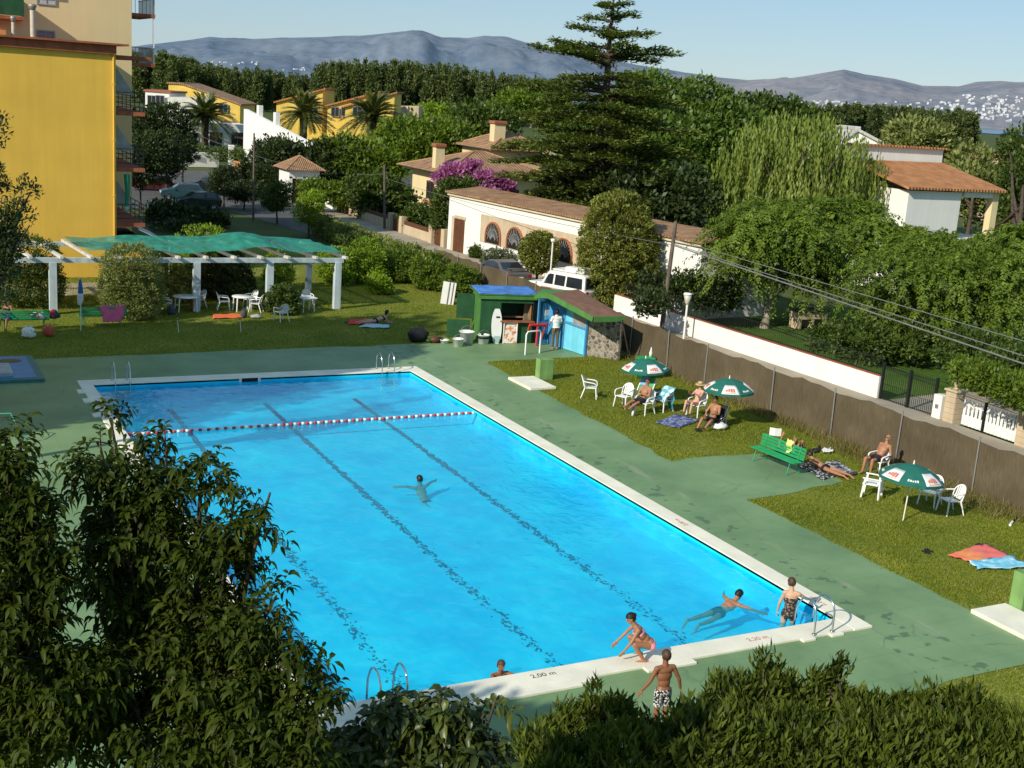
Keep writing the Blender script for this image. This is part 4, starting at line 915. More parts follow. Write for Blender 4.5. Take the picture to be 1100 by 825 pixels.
towel('crumpled grey zebra towel on the grass by the seated man at the fence', [P(884, 500), P(898, 496), P(920, 510), P(905, 514)], pattern_mat('zebra_grey', (.03, .03, .035), (.3, .3, .32), 7, .5, (.6, .6, .6)), seed=6, lift=.05)
towel('small black towel lying on the grass behind the sunbathing woman', [P(871, 484), P(881, 481), P(884, 484), P(874, 488)], M_black, seed=7)
towel('white towel bundled on the grass beside the black one', [P(882, 484), P(892, 483), P(896, 487), P(884, 488)], M_whitecloth, seed=8, lift=.06)
towel('red orange towel lying flat in front of the middle pergola table', [P(228, 343), P(229, 338), P(261, 338), P(262, 342)], simple('coral_cloth', (.72, .14, .05), .9, .12, 5), seed=9)
towel('bright red towel beside the woman lying on the left lawn', [P(373, 349), P(376, 344), P(400, 343), P(400, 349)], simple('red_cloth', (.68, .05, .04), .9, .12, 5), seed=10)
towel('pale blue towel under the woman lying on the left lawn', [P(384, 352), P(396, 348), P(419, 350), P(418, 353)], simple('ice_blue_cloth', (.45, .62, .66), .9, .12, 5), seed=11)
towel('pink towel hanging over the back of the green bench', [(-10.25, 35.62, .92), (-9.15, 35.62, .92), (-9.35, 35.57, .2), (-10.1, 35.57, .2)], simple('rose_cloth', (.78, .14, .28), .9, .1, 5), lift=.0, seed=12)
towel('yellow cloth hanging over the middle of the green bench back', [(6.77, 10.1, .92), (6.77, 9.75, .92), (6.72, 9.8, .55), (6.72, 10.0, .5)], simple('pale_yellow_cloth', (.62, .66, .2), .9, .1, 5), lift=.02, seed=13)
towel('blue and white towel draped over the chair behind the man in sunglasses', [(7.25, 17.05, .88), (7.1, 17.55, .88), (6.75, 17.5, .42), (6.75, 17.0, .36)], pattern_mat('aqua_print', (.12, .38, .42), (.55, .68, .66), 6, .5, (.78, .8, .78)), lift=.02, seed=14)
towel('teal towel hanging at the side of the draped white chair', [(7.2, 16.95, .62), (7.3, 17.45, .62), (7.3, 17.45, .06), (7.2, 17.0, .08)], simple('teal_cloth', (.05, .26, .32), .9, .15, 5), lift=.0, seed=15)
# bags and bits
def bag(label, loc, r, mat, name='bag', handles=True, rz=0):
    t = thing(name, label, 'bag', loc, rz); mb = MB(); rr = random.Random(int(loc[0]*100))
    q = MB(); q.ball((0, 0, r[2]*.9), r, 14, 10)
    mb._add([(p[0]*(1+.12*sin(p[2]*20+rr.random()*.2)), p[1]*(1+.1*cos(p[0]*19)), max(0.01, p[2]+.03*sin(p[0]*24)*cos(p[1]*21))) for p in q.v], q.f, 0, True); mb.build('body', mat, t)
    if handles:
        for s in (-1, 1): MB().tube([(-r[0]*.4, s*r[1]*.3, r[2]*1.7), (-r[0]*.25, s*r[1]*.35, r[2]*2.15), (r[0]*.25, s*r[1]*.35, r[2]*2.15), (r[0]*.4, s*r[1]*.3, r[2]*1.7)], .012, 6).build('handle', mat, t)
    return t
bag('large black beach bag on the left lawn near the green hut', tuple(P(449, 367)), (.5, .38, .33), M_black)
bag('white plastic bag on the grass beside the second umbrella pole', tuple(P(773, 461)), (.3, .22, .13), M_whitecloth, handles=False)
bag('white and green bag in front of the bench at the left edge', tuple(P(31, 363)), (.3, .25, .24), pattern_mat('white_green_bag', (.2, .4, .1), (.8, .8, .75), 5, .4))
bag('red and white bag on the grass at the left edge', tuple(P(52, 361)), (.26, .2, .24), simple('red_bag_cloth', (.5, .1, .05), .8, .3, 8))
bag('dark blue bag hanging at the front of the middle pergola table', tuple(P(262, 341)), (.16, .14, .2), simple('slate_cloth', (.05, .06, .08), .8))
bag('grey folded bag on the grass in front of the pergola', tuple(P(275, 342)), (.26, .16, .1), simple('grey_cloth', (.4, .4, .4), .8), handles=False)
bag('dark bag hung low by the left pergola table', tuple(P(184, 338)), (.22, .15, .22), simple('charcoal_cloth', (.06, .065, .08), .8, .3, 9))
for lb, x, y, mt, sz in (('heap of blue clothes on the left bench', -14.0, 35.4, simple('royal_blue_cloth', (.05, .06, .3), .9), .2), ('white and red clothes heaped on the left bench', -12.75, 35.4, pattern_mat('white_red_heap', (.6, .05, .06), (.75, .73, .7), 4, .42), .24), ('dark clothes with red trim at the end of the left bench', -12.2, 35.45, pattern_mat('dark_red_heap', (.4, .03, .04), (.03, .05, .06), 4, .45), .2)):
    mb = MB(); q = MB(); q.ball((0, 0, .14), (sz*1.4, sz, .2), 14, 9); mb._add([(p[0]*(1+.2*sin(p[2]*21)), p[1]*(1+.2*cos(p[0]*17)), max(.0, p[2]+.05*sin(p[0]*15+p[1]*19))) for p in q.v], q.f, 0, True)
    tag(mb.build('clothes_heap', mt, None, (x, y, .455)), lb, 'clothes')
def sandals(label, x, y, rz):
    t = thing('sandals', label, 'sandals', (x, y, .03), rz)
    for s in (-1, 1):
        mb = MB(); mb.prism([(s*.09+.045*cos(a)*(1 if sin(a) > 0 else .8), .13*sin(a)) for a in [2*pi*i/12 for i in range(12)]], 0, .025); o = mb.build('sandal', M_black, t)
        MB().tube([(s*.09-.045, .0, .02), (s*.09, .05, .06), (s*.09+.045, .0, .02)], .009, 6).build('strap', M_black, o)
sandals('black sandals on the grass left of the orange towel', 5.55, 2.65, .4); sandals('black sandals on the corner of the orange towel', 7.4, 2.5, 1.2); sandals('dark flip flops at the feet of the man by the blue blanket', 6.6, 14.5, .8)
sandals('dark flip flops on the left lawn beside the red towel', .95, 35.0, .3)
b = thing('book', 'open white book held up by the reader behind the bench', 'book', tuple(P(833, 464, .5)), D(-40))
for s in (-1, 1): MB().box((s*.1, 0, 0), (.2, .012, .27), rz=s*.25).build('page', M_whitecloth, b)
h = thing('garden_hose', 'dark hose with a white nozzle in the grass at the right edge', 'hose', (0, 0, 0))
MB().tube([tuple(P(1087, 561, .03)), tuple(P(1092, 556, .05)), tuple(P(1100, 555, .04)), tuple(P(1125, 557, .03))], .022, 6).build('pipe', M_black, h); MB().tube([tuple(P(1085, 564, .03)), tuple(P(1087.5, 560.5, .035))], .04, 8).build('nozzle', M_plastic, h)
w_ = thing('bottle', 'small white and blue bottle on the grass by the man in sunglasses', 'bottle', tuple(P(679.5, 447)))
MB().lathe([(.001, 0), (.05, 0), (.05, .16), (.02, .2), (.001, .2)], n=10).build('body', M_plastic, w_); MB().lathe([(.055, .06), (.055, .3), (.03, .36), (.001, .37)], (0.05, .05, 0), 10).build('sleeve', simple('lilac_plastic', (.3, .33, .5), .5), w_)
t = thing('tube_rail', 'thin green bent tube rail standing on the deck at the left edge', 'rail', tuple(P(20, 478)))
MB().tube([(0, 0, 0), (.02, .1, .5), (-.15, .5, .85), (-.5, .9, .75), (-.75, .9, .3), (-.8, .9, 0)], .02, 8).build('tube', simple('teal_paint', (.03, .25, .17), .5), t); MB().tube([(0.3, 0, .02), (.15, .05, .25), (0, .05, .3)], .018, 8).build('brace', simple('teal_paint', (.03, .25, .17), .5), t)
for lb, p, h_ in (('thin grass sprinkler stake in front of the round hedge', P(192, 357), .55), ('thin sprinkler stake in front of the coral towel', P(259, 357), .55)):
    t = thing('sprinkler_stake', lb, 'sprinkler', tuple(p)); MB().tube([(0, 0, 0), (-.05, .05, h_)], .014, 6).build('stake', M_plastic, t); MB().lathe([(.001, .08), (.04, .06), (.04, 0), (.001, 0)], (-.05, .05, h_), 8).build('head', M_galv, t)
# ------------------------------------------------------------------ surface materials for buildings
def tile_mat(name, a, b_, sc=5.0, axis=0):
    """barrel roof tiles: ridges across, courses along, each tile its own shade"""
    m, nt, out = _new(name); bs = N(nt, 'ShaderNodeBsdfPrincipled'); bs.inputs['Roughness'].default_value = .85
    mp = coords(nt, (1, 1, 1), (0, 0, axis)); wv = N(nt, 'ShaderNodeTexWave', wave_type='BANDS', bands_direction='X'); wv.inputs['Scale'].default_value = sc*.22; wv.inputs['Distortion'].default_value = .6; wv.inputs['Detail'].default_value = 1
    L(nt, mp, 0, wv, 'Vector')
    n1 = N(nt, 'ShaderNodeTexNoise'); n1.inputs['Scale'].default_value = 1.4; n1.inputs['Detail'].default_value = 8; L(nt, mp, 0, n1, 'Vector')
    n2 = N(nt, 'ShaderNodeTexNoise'); n2.inputs['Scale'].default_value = 9; n2.inputs['Detail'].default_value = 2; L(nt, mp, 0, n2, 'Vector')
    ad = N(nt, 'ShaderNodeMath', operation='MULTIPLY_ADD'); L(nt, n2, 'Fac', ad, 0); ad.inputs[1].default_value = .6; L(nt, n1, 'Fac', ad, 2)
    r = ramp(nt, [(.55, a), (1.05, b_)]); L(nt, ad, 0, r, 0)
    rw = ramp(nt, [(0, (.5,)*3), (.5, (1.05,)*3)]); L(nt, wv, 'Fac', rw, 0)
    mx = N(nt, 'ShaderNodeMixRGB', blend_type='MULTIPLY'); mx.inputs[0].default_value = .8; L(nt, r, 0, mx, 1); L(nt, rw, 0, mx, 2); L(nt, mx, 0, bs, 'Base Color')
    bp = N(nt, 'ShaderNodeBump'); bp.inputs['Strength'].default_value = .8; bp.inputs['Distance'].default_value = .06; L(nt, wv, 'Fac', bp, 'Height'); L(nt, bp, 0, bs, 'Normal')
    L(nt, bs, 0, out, 0); return m
def reed_mat():
    m, nt, out = _new('brown_reed_screen'); bs = N(nt, 'ShaderNodeBsdfPrincipled'); bs.inputs['Roughness'].default_value = .9; bs.inputs['Specular IOR Level'].default_value = .1
    mp = coords(nt, (26, 26, 1.2)); n1 = N(nt, 'ShaderNodeTexNoise'); n1.inputs['Scale'].default_value = 2.2; n1.inputs['Detail'].default_value = 6; L(nt, mp, 0, n1, 'Vector')
    mp2 = coords(nt); n2 = N(nt, 'ShaderNodeTexNoise'); n2.inputs['Scale'].default_value = .7; n2.inputs['Detail'].default_value = 7; L(nt, mp2, 0, n2, 'Vector')
    ad = N(nt, 'ShaderNodeMath', operation='ADD'); L(nt, n1, 'Fac', ad, 0); L(nt, n2, 'Fac', ad, 1)
    r = ramp(nt, [(.34, (.075, .058, .036)), (.52, (.115, .09, .055)), (.7, (.165, .132, .085))]); hf = N(nt, 'ShaderNodeMath', operation='MULTIPLY'); hf.inputs[1].default_value = .5; L(nt, ad, 0, hf, 0); L(nt, hf, 0, r, 0)
    L(nt, r, 0, bs, 'Base Color'); bp = N(nt, 'ShaderNodeBump'); bp.inputs['Strength'].default_value = .6; bp.inputs['Distance'].default_value = .02; L(nt, n1, 'Fac', bp, 'Height'); L(nt, bp, 0, bs, 'Normal'); L(nt, bs, 0, out, 0); return m
def stone_mat():
    m, nt, out = _new('rubble_stone'); bs = N(nt, 'ShaderNodeBsdfPrincipled'); bs.inputs['Roughness'].default_value = .9; mp = coords(nt)
    v = N(nt, 'ShaderNodeTexVoronoi', feature='DISTANCE_TO_EDGE'); v.inputs['Scale'].default_value = 5.5; L(nt, mp, 0, v, 'Vector'); v2 = N(nt, 'ShaderNodeTexVoronoi'); v2.inputs['Scale'].default_value = 5.5; L(nt, mp, 0, v2, 'Vector')
    bw = N(nt, 'ShaderNodeRGBToBW'); L(nt, v2, 'Color', bw, 0); r = ramp(nt, [(.2, (.07, .06, .05)), (.6, (.24, .2, .15)), (.9, (.4, .36, .28))]); L(nt, bw, 0, r, 0)
    re = ramp(nt, [(0, (.35, .32, .26)), (.06, (.35, .32, .26)), (.1, (0, 0, 0))]); L(nt, v, 'Distance', re, 0); rf = ramp(nt, [(.05, (1, 1, 1)), (.1, (0, 0, 0))]); L(nt, v, 'Distance', rf, 0)
    mx = N(nt, 'ShaderNodeMixRGB'); L(nt, rf, 0, mx, 0); L(nt, r, 0, mx, 1); mx.inputs[2].default_value = (.32, .29, .23, 1); L(nt, mx, 0, bs, 'Base Color')
    bp = N(nt, 'ShaderNodeBump'); bp.inputs['Strength'].default_value = .8; bp.inputs['Distance'].default_value = .06; L(nt, v, 'Distance', bp, 'Height'); L(nt, bp, 0, bs, 'Normal'); L(nt, bs, 0, out, 0); return m
M_reed = reed_mat(); M_stone = stone_mat()
M_tile = tile_mat('weathered_roof_tiles', (.2, .1, .05), (.42, .24, .12)); M_tile2 = tile_mat('orange_roof_tiles', (.34, .12, .035), (.55, .25, .09)); M_tile90 = tile_mat('weathered_tiles_across', (.2, .1, .05), (.4, .23, .12), axis=pi/2)
M_dgreen = simple('dark_green_board', (.018, .085, .03), .6, .2, 3, streak=.2); M_lgreen = simple('mid_green_board', (.075, .21, .045), .65, .15, 3, streak=.2); M_cyan = simple('cyan_paint', (.17, .6, .78), .6, .08, 2, streak=.15)
M_bdoor = simple('blue_metal_door', (.06, .27, .52), .5, .15, 4); M_brown = simple('brown_wood_door', (.12, .045, .018), .6, .2, 4, streak=.2); M_cream = simple('cream_plaster', (.72, .58, .33), .85, .07, .7, .1, 30, streak=.05); M_ochre = simple('ochre_facade', (.77, .475, .07), .85, .07, .5, .12, 30, streak=.05)
M_tall = simple('pale_cream_facade', (.72, .56, .3), .85, .04, .5, .1, 30, streak=.03); M_terra = simple('terracotta_edge', (.34, .1, .045), .8, .2, 3, streak=.2); M_brick = simple('brick_red', (.32, .11, .055), .85, .25, 12); M_beige = simple('beige_plaster', (.56, .44, .29), .85, .1, 1.5, streak=.15)
M_glass = simple('dark_window_glass', (.02, .025, .03), .08, .2, 2, spec=.8); M_iron = simple('black_iron', (.012, .014, .013), .5, .2, 9); M_gwood = simple('grey_frame', (.3, .3, .3), .7); M_yhouse = simple('yellow_house_plaster', (.72, .5, .1), .85, .08, .7, streak=.1)
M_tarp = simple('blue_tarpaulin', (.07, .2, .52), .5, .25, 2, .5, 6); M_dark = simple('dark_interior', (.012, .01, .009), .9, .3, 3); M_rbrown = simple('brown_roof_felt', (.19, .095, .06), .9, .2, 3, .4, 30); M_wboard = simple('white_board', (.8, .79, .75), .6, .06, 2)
# ------------------------------------------------------------------ reed fence and street furniture
FL_ = [(11.2, -12), (11.12, 0), (11.0, 9), (10.85, 20), (11.35, 30), (11.4, 49)]
def fence_x(y): return float(np.interp(y, [p[1] for p in FL_], [p[0] for p in FL_]))
t = thing('reed_fence', 'long brown reed screen fence with grey posts along the right side of the lawn', 'fence', (0, 0, 0))
mb = MB(); ys = np.arange(-12, 49.1, .5)
for y0, y1 in zip(ys, ys[1:]):
    h0, h1 = [1.68+.05*sin(y*1.9)+.035*sin(y*5.3)+.02*mnoise.noise(Vector((y*3, 0, 0))) for y in (y0, y1)]
    x0, x1 = fence_x(y0)+.05+.015*sin(y0*4), fence_x(y1)+.05+.015*sin(y1*4)
    mb._add([(x0, y0, 0), (x1, y1, 0), (x1, y1, h1), (x0, y0, h0), (x0+.04, y0, 0), (x1+.04, y1, 0), (x1+.04, y1, h1), (x0+.04, y0, h0)], [(0, 1, 2, 3), (5, 4, 7, 6), (3, 2, 6, 7)], 0)
mb.build('screen', M_reed, t)
p0 = None
for y in (-10.5, -7.2, -3.8, -.4, 2.9, 6.2, 9.45, 12.6, 15.9, 20.1, 23.0, 26.2, 29.4, 32.6, 35.8, 39, 42.2, 45.4, 48.6):
    if p0 is None: p0 = MB().tube([(0, 0, 0), (0, 0, 1.82)], .028, 8).build('post', M_galv, t); o = p0
    else: o = p0.copy(); COL.objects.link(o); o.parent = t
    o.location = (fence_x(y)-.0, y, 0); o.rotation_euler = (random.uniform(-.02, .02), random.uniform(-.02, .02), 0)
for z in (.5, 1.1, 1.62): MB().tube([(x+.075, y, z) for x, y in FL_], .004, 5, smooth=False).build('wire', M_galv, t)
# white wall with iron railing
def wallrun(t, name, pts, h, th, mat, cap=None, z0=0):
    mb = MB()
    for a, b in zip(pts, pts[1:]): mb.beam((a[0], a[1], z0+h/2), (b[0], b[1], z0+h/2), th, h)
    o = mb.build(name, mat, t)
    if cap:
        mb = MB()
        for a, b in zip(pts, pts[1:]): mb.beam((a[0], a[1], z0+h+.03), (b[0], b[1], z0+h+.03), th+.08, .06)
        mb.build('coping', cap, t)
    return o
def railing(t, a, b, z0, h, n, mat, r=.011, nm='railing'):
    a, b = Vector(a), Vector(b); mb = MB()
    for z in (z0+.06, z0+h-.05): mb.beam(a+Vector((0, 0, z)), b+Vector((0, 0, z)), .03, .03)
    for i in range(n+1):
        p = a.lerp(b, i/n); mb.tube([p+Vector((0, 0, z0)), p+Vector((0, 0, z0+h))], r, 4, smooth=False)
    return mb.build(nm, mat, t)
t = thing('garden_wall', 'long low white wall topped by a black iron railing across the street', 'wall', (0, 0, 0))
wallrun(t, 'wall', [(16.6, 36.2), (17.15, 16.75)], 1.0, .2, M_white, None)
wallrun(t, 'coping', [(16.6, 36.2), (17.15, 16.75)], .035, .22, M_terra, z0=1.003)
railing(t, (16.62, 35.5, 0), (17.15, 16.8, 0), 1.04, .72, 150, M_iron)
t = thing('iron_gate', 'tall black iron double gate at the end of the white wall', 'gate', (0, 0, 0))
for a, b in (((17.18, 16.6, 0), (17.2, 15.25, 0)), ((17.2, 15.2, 0), (17.25, 13.95, 0))): railing(t, a, b, .08, 1.42, 13, M_iron, .014, 'leaf')
for p in ((17.16, 16.66), (17.2, 15.22), (17.26, 13.9)): MB().box((p[0], p[1], .8), (.1, .1, 1.6)).build('post', M_iron, t)
t = thing('meter_box', 'small white masonry meter box between the black gate and the stone pier', 'meter box', (17.25, 13.62, 0))
MB().box((0, 0, .5), (.3, .42, 1.0), bev=.015).build('body', M_white, t); MB().box((-.155, 0, .55), (.012, .16, .16)).build('lid', M_galv, t)
def pier(label, loc, sz=.5, h=1.28, pot=True, mat=None):
    t = thing('gate_pier', label, 'pier', loc); n = 6
    for i in range(n): MB().box((0, 0, h*(i+.5)/n), (sz*(1 if i % 2 else .985), sz*(1 if i % 2 else .985), h/n-.006), bev=.012).build('stone', mat or M_beige, t)
    MB().box((0, 0, h+.04), (sz+.12, sz+.12, .08), bev=.02).build('cap', mat or M_beige, t)
    if pot:
        q = thing('flower_pot', 'urn with a spiky plant on top of the '+('pier between the two gates' if 'between' in label else 'pier at the right edge'), 'flower pot', (loc[0], loc[1], h+.08))
        MB().lathe([(.001, 0), (.09, 0), (.1, .03), (.06, .07), (.13, .16), (.17, .3), (.18, .33), (.14, .33), (.001, .3)], n=14).build('pot', M_beige, q)
        mb = MB()
        for i in range(16):
            a = 2*pi*i/16; e = .12+.1*random.random(); mb.beam((0, 0, .3), (e*cos(a), e*sin(a), .5+.25*random.random()), .025, .006)
        mb.build('spiky_leaves', leafmat('spiky_leaf', (.05, .06, .015), (.16, .14, .04)), q)
    return t
pier('stone pier between the black gate and the white picket gate', (17.35, 13.02, 0)); pier('stone pier at the right edge beside the white picket gate', (17.4, 9.65, 0))
t = thing('picket_gate', 'white picket double gate between two stone piers', 'gate', (0, 0, 0))
for y0, y1, n in ((12.6, 11.66, 5), (11.5, 10.0, 9)):
    mb = MB()
    for i in range(n):
        y = y0+(y1-y0)*(i+.5)/n; mb.extr([(17.36, y-.055, .12), (17.36, y+.055, .12), (17.36, y+.055, 1.05), (17.36, y, 1.12), (17.36, y-.055, 1.05)], (.025, 0, 0))
    mb.build('pickets', M_wboard, t); mb = MB(); mb.box((17.41, (y0+y1)/2, .3), (.04, abs(y1-y0), .4)); mb.box((17.41, (y0+y1)/2, .9), (.04, abs(y1-y0), .07)); mb.build('boards', M_wboard, t)
MB().box((17.41, 11.58, .6), (.09, .09, 1.2)).build('post', M_iron, t)
# garden seat under the trees
t = thing('stone_table', 'stone garden table with a dark top under the trees behind the white wall', 'table', tuple(P(867, 352)), D(0))
MB().box((0, 0, .95), (2.0, 1.0, .08)).build('top', simple('slate_top', (.06, .065, .07), .6), t); MB().box((0, 0, .72), (1.9, .85, .36)).build('apron', M_beige, t)
for sx in (-.85, 0, .85): MB().box((sx, 0, .27), (.16, .8, .54)).build('leg', M_beige, t)
# poles, lamps, wires
def pole(label, base, top, r=.13, cat='utility pole', name='utility_pole', arm=True, mat=None):
    t = thing(name, label, cat, tuple(base)); d = Vector(top)-Vector(base)
    MB().tube([(0, 0, -.1), d*.5, d], [r, r*.9, r*.75], 9).build('shaft', mat or M_wood, t)
    if arm:
        for k in (.86, .9): MB().tube([d*k-Vector((.18, 0, 0)), d*k+Vector((.18, 0, 0))], .025, 6).build('bracket', M_galv, t)
    return t
PB = P(710, 358); 
def top_at(px, py, base):  # where the sight line passes the pole's own distance
    d = (base-Vector([float(v) for v in CAM])).dot(Vector([float(v) for v in Rm[:, 2]])); return PD(px, py, d)
PT = top_at(726, 238, PB); pole('leaning wooden utility pole between the fence and the white wall', PB, PT, .12)
GB = P(413, 247); GT = top_at(413, 177, GB); pole('grey pole by the low beige walls in front of the cream villa', GB, GT, .11)
b3 = P(272, 237); t3 = top_at(273, 143, b3); pole('thin dark pole beside the road near the young trees', b3, t3, .09)
b4 = P(196, 196); t4 = top_at(196, 118, b4); pole('dark pole behind the parked cars in front of the palm', b4, t4, .12)
b5 = P(300, 190); t5 = top_at(299, 120, b5); pole('thin pole in front of the long white wall', b5, t5, .1)
b6 = P(521, 128); pole('pale pole far off in the field before the poplars', b6, top_at(521, 97, b6), .22, mat=M_galv, arm=False)
t = thing('street_lamp', 'white street lamp with a cone shaped lantern by the white wall', 'street lamp', tuple(P(734, 366)))
MB().tube([(0, 0, 0), (0.02, 0, 1.85)], .05, 8).build('shaft', M_wboard, t); mb = MB(); mb.lathe([(.06, 1.8), (.1, 1.86), (.21, 2.28), (.001, 2.28)], n=14); mb.build('lantern', simple('frosted_lantern', (.5, .47, .4), .4), t); mb = MB(); mb.lathe([(.001, 2.36), (.18, 2.35), (.235, 2.28), (.001, 2.275)], n=14); mb.build('lid', M_wboard, t)
t = thing('street_lamp', 'thin white street lamp in front of the round tree by the garage', 'street lamp', tuple(P(590, 311)))
MB().tube([(0, 0, 0), (0, 0, 2.85)], .045, 8).build('shaft', M_wboard, t); MB().lathe([(.001, 2.8), (.1, 2.82), (.14, 3.0), (.001, 3.02)], n=12).build('lantern', M_wboard, t)
def wire(label, a, b, sag, r=.016):
    a, b = Vector(a), Vector(b); mb = MB(); mb.tube([a.lerp(b, i/24)-Vector((0, 0, 4*sag*(i/24)*(1-i/24))) for i in range(25)], r, 5); return tag(mb.build('overhead_wire', simple('grey_cable', (.16, .16, .15), .6)), label, 'wire')
dP = (PT-PB).normalized(); w1 = PB+dP*4.45; w2 = PB+dP*4.75; Yn = -6.0
e1 = PX(1100, 391, 16.6); e2 = PX(1100, 383, 16.6); e3 = PX(1100, 366, 16.6)
wire('lowest thick wire running from the leaning pole to the right edge', w1, w1+(e1-w1)*1.5, .0, .034); wire('second wire just above the thick wire from the leaning pole', w1+Vector((0, 0, .06)), w1+(e2-w1)*1.5, .0, .02); wire('upper thin wire from the leaning pole to the right edge', w2, w2+(e3-w2)*1.5, .02, .018)
wire('thin wire from the leaning pole along the garage to the grey pole', w1, GB+(GT-GB)*.8, .35, .014); wire('wire from the grey pole to the thin dark pole across the road', GB+(GT-GB)*.86, b3+(t3-b3)*.75, .5, .014); wire('wire from the thin dark pole to the pole behind the cars', b3+(t3-b3)*.8, b4+(t4-b4)*.8, .5, .014)
# ------------------------------------------------------------------ kiosk and changing hut
t = thing('green_kiosk', 'green wooden kiosk with an open serving hatch and a blue tarpaulin roof', 'kiosk', (5.42, 30.0, 0), D(-13))
W, Dp, Hk = 2.55, 1.5, 2.15
mb = MB(); mb.box((.02, Dp/2, Hk/2), (.05, Dp, Hk)); mb.build('side_wall', M_lgreen, t)
mb = MB(); mb.box((.5, .02, Hk/2), (.95, .05, Hk)); mb.box((1.75, .02, .5), (1.55, .05, 1.0)); mb.box((1.75, .02, 2.0), (1.55, .05, .3)); mb.build('front_wall', M_dgreen, t)
mb = MB(); mb.box((W/2, Dp, Hk/2), (W, .05, Hk)); mb.box((W-.03, Dp/2, Hk/2), (.05, Dp-.06, Hk)); mb.build('back_wall', M_dgreen, t)
mb = MB(); mb.box((1.75, .9, 1.1), (1.5, .6, .06)); mb.box((2.42, .5, 1.45), (.04, .8, .8)); mb.build('shelf', simple('plank', (.3, .17, .08), .8, .3, 5), t)
MB().box((1.75, -.08, 1.02), (1.6, .3, .05)).build('counter', simple('counter_plank', (.28, .1, .05), .7, .3, 5), t)
mb = MB(); mb.box((W/2-.02, Dp/2, Hk+.09), (W+.25, Dp+.3, .04)); mb.box((W/2-.02, -.1, Hk-.02), (W+.2, .03, .2)); mb.build('roof', M_lgreen, t)
def tarp(u, v): return (-.14+(W+.3)*u, -.16+(Dp+.32)*v, Hk+.135+.012*sin(u*17)*cos(v*9)+.01*sin(u*31+v*5)+.1*v)
mb = MB(); mb.grid(tarp, 24, 10); o = mb.build('tarpaulin', M_tarp, t); m = o.modifiers.new('s', 'SOLIDIFY'); m.thickness = .02
MB().box((-.42, 1.25, 1.45), (.8, .05, 1.15), rz=D(-8)).build('hatch_flap', M_dgreen, t)
MB().box((-.75, 1.0, .42), (1.05, .06, .85), rz=D(-10)).build('lower_flap', M_dgreen, t)
t = thing('surfboard', 'white surfboard with a dark logo leaning on the green kiosk', 'surfboard', (6.15, 29.62, 0), D(-13))
def sb(s): return .24*max(0, 1-(abs(2*s-.92)/1.08)**2.3)**.75
mb = MB(); pts = [(sb(s)*1, 0, 1.72*s) for s in np.linspace(.0, 1, 20)]; mb.extr([(x, .22*z/1.72, z) for x, y, z in pts]+[(-x, .22*z/1.72, z) for x, y, z in pts[::-1]], (0, .05, 0)); mb.build('board', M_wboard, t)
mb = MB(); mb.box((.04, .135, 1.2), (.17, .012, .07), rx=-.12); mb.build('logo', M_textk, t)
MB().box((0, .02, .2), (.26, .03, .3), rx=-.12).build('tail_patch', simple('pale_teal', (.35, .5, .45), .6), t)
t = thing('poster_board', 'colourful ice cream poster board leaning at the kiosk front', 'poster', (6.78, 29.5, 0), D(-13))
MB().box((0, .06, .5), (.62, .03, .98), rx=-.08).build('panel', pattern_mat('poster_print', (.75, .72, .66), (.75, .25, .06), 5, .5, (.12, .2, .5)), t); mb = MB(); mb.box((0, .04, .98), (.66, .05, .05)); mb.box((-.31, .04, .5), (.04, .05, 1.0)); mb.box((.31, .04, .5), (.04, .05, 1.0)); mb.build('frame', M_wboard, t)
def bucket(label, p, r, h, mat=None, lid=False):
    t = thing('bucket', label, 'bucket', tuple(p)); MB().lathe([(.001, 0), (r*.85, 0), (r, h), (r+.02, h), (r+.02, h-.03), (r*.98, h-.02), (r*.8, .03), (.001, .03)], n=16).build('tub', mat or M_plastic, t)
    MB().tube([(r, 0, h*.9), (r*.7, 0, h*1.35), (0, 0, h*1.5), (-r*.7, 0, h*1.35), (-r, 0, h*.9)], .01, 5).build('handle', M_galv, t)
    if lid: MB().lathe([(.001, h*.6), (r*1.05, h*.6), (r*1.05, h*.8), (.001, h*.8)], n=16).build('rim_bag', M_black, t)
    return t
bucket('white bucket with a black liner in front of the surfboard', P(519, 369), .27, .42, lid=True); bucket('small white tub on the grass in front of the kiosk corner', P(492, 372), .24, .36); bucket('white drum behind the small tub at the kiosk corner', P(501, 368.5), .34, .55); bucket('grey white bowl at the left of the kiosk clutter', P(477.5, 368.5), .2, .16)
t = thing('clutter_heap', 'heap of dark bags and rags on the grass left of the kiosk', 'rubbish', tuple(P(467, 368)))
for i, (x, y, r, m_) in enumerate(((0, 0, .2, M_brown), (.3, .1, .16, M_black), (-.25, .05, .14, M_dgreen), (.5, -.1, .13, M_whitecloth))): MB().ball((x, y, r*.7), (r*1.3, r, r*.8), 10, 7).build('rag', m_, t)
# blue grille door
t = thing('grille_door', 'bright blue metal grille door with a white sign next to the kiosk', 'door', (7.95, 29.15, 0), D(12))
mb = MB(); mb.box((.05, 0, 1.0), (.1, .08, 2.1)); mb.box((1.05, 0, 1.0), (.1, .08, 2.1)); mb.box((.55, 0, 2.05), (1.1, .08, .1)); mb.box((.55, .0, 1.02), (.9, .06, .12)); mb.box((.55, 0, .08), (.9, .06, .14)); mb.build('frame', M_bdoor, t)
mb = MB()
for i in range(10): mb.box((.15+.089*i, 0, 1.52), (.03, .03, .95)); mb.box((.15+.089*i, 0, .55), (.035, .03, .85))
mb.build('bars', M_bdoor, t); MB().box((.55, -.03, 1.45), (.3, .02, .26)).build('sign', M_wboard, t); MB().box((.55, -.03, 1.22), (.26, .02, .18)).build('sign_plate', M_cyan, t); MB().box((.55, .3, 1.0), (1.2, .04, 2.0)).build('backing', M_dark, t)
t = thing('changing_hut', 'stone changing hut with a sloping brown roof and cyan doors', 'hut', (0, 0, 0))
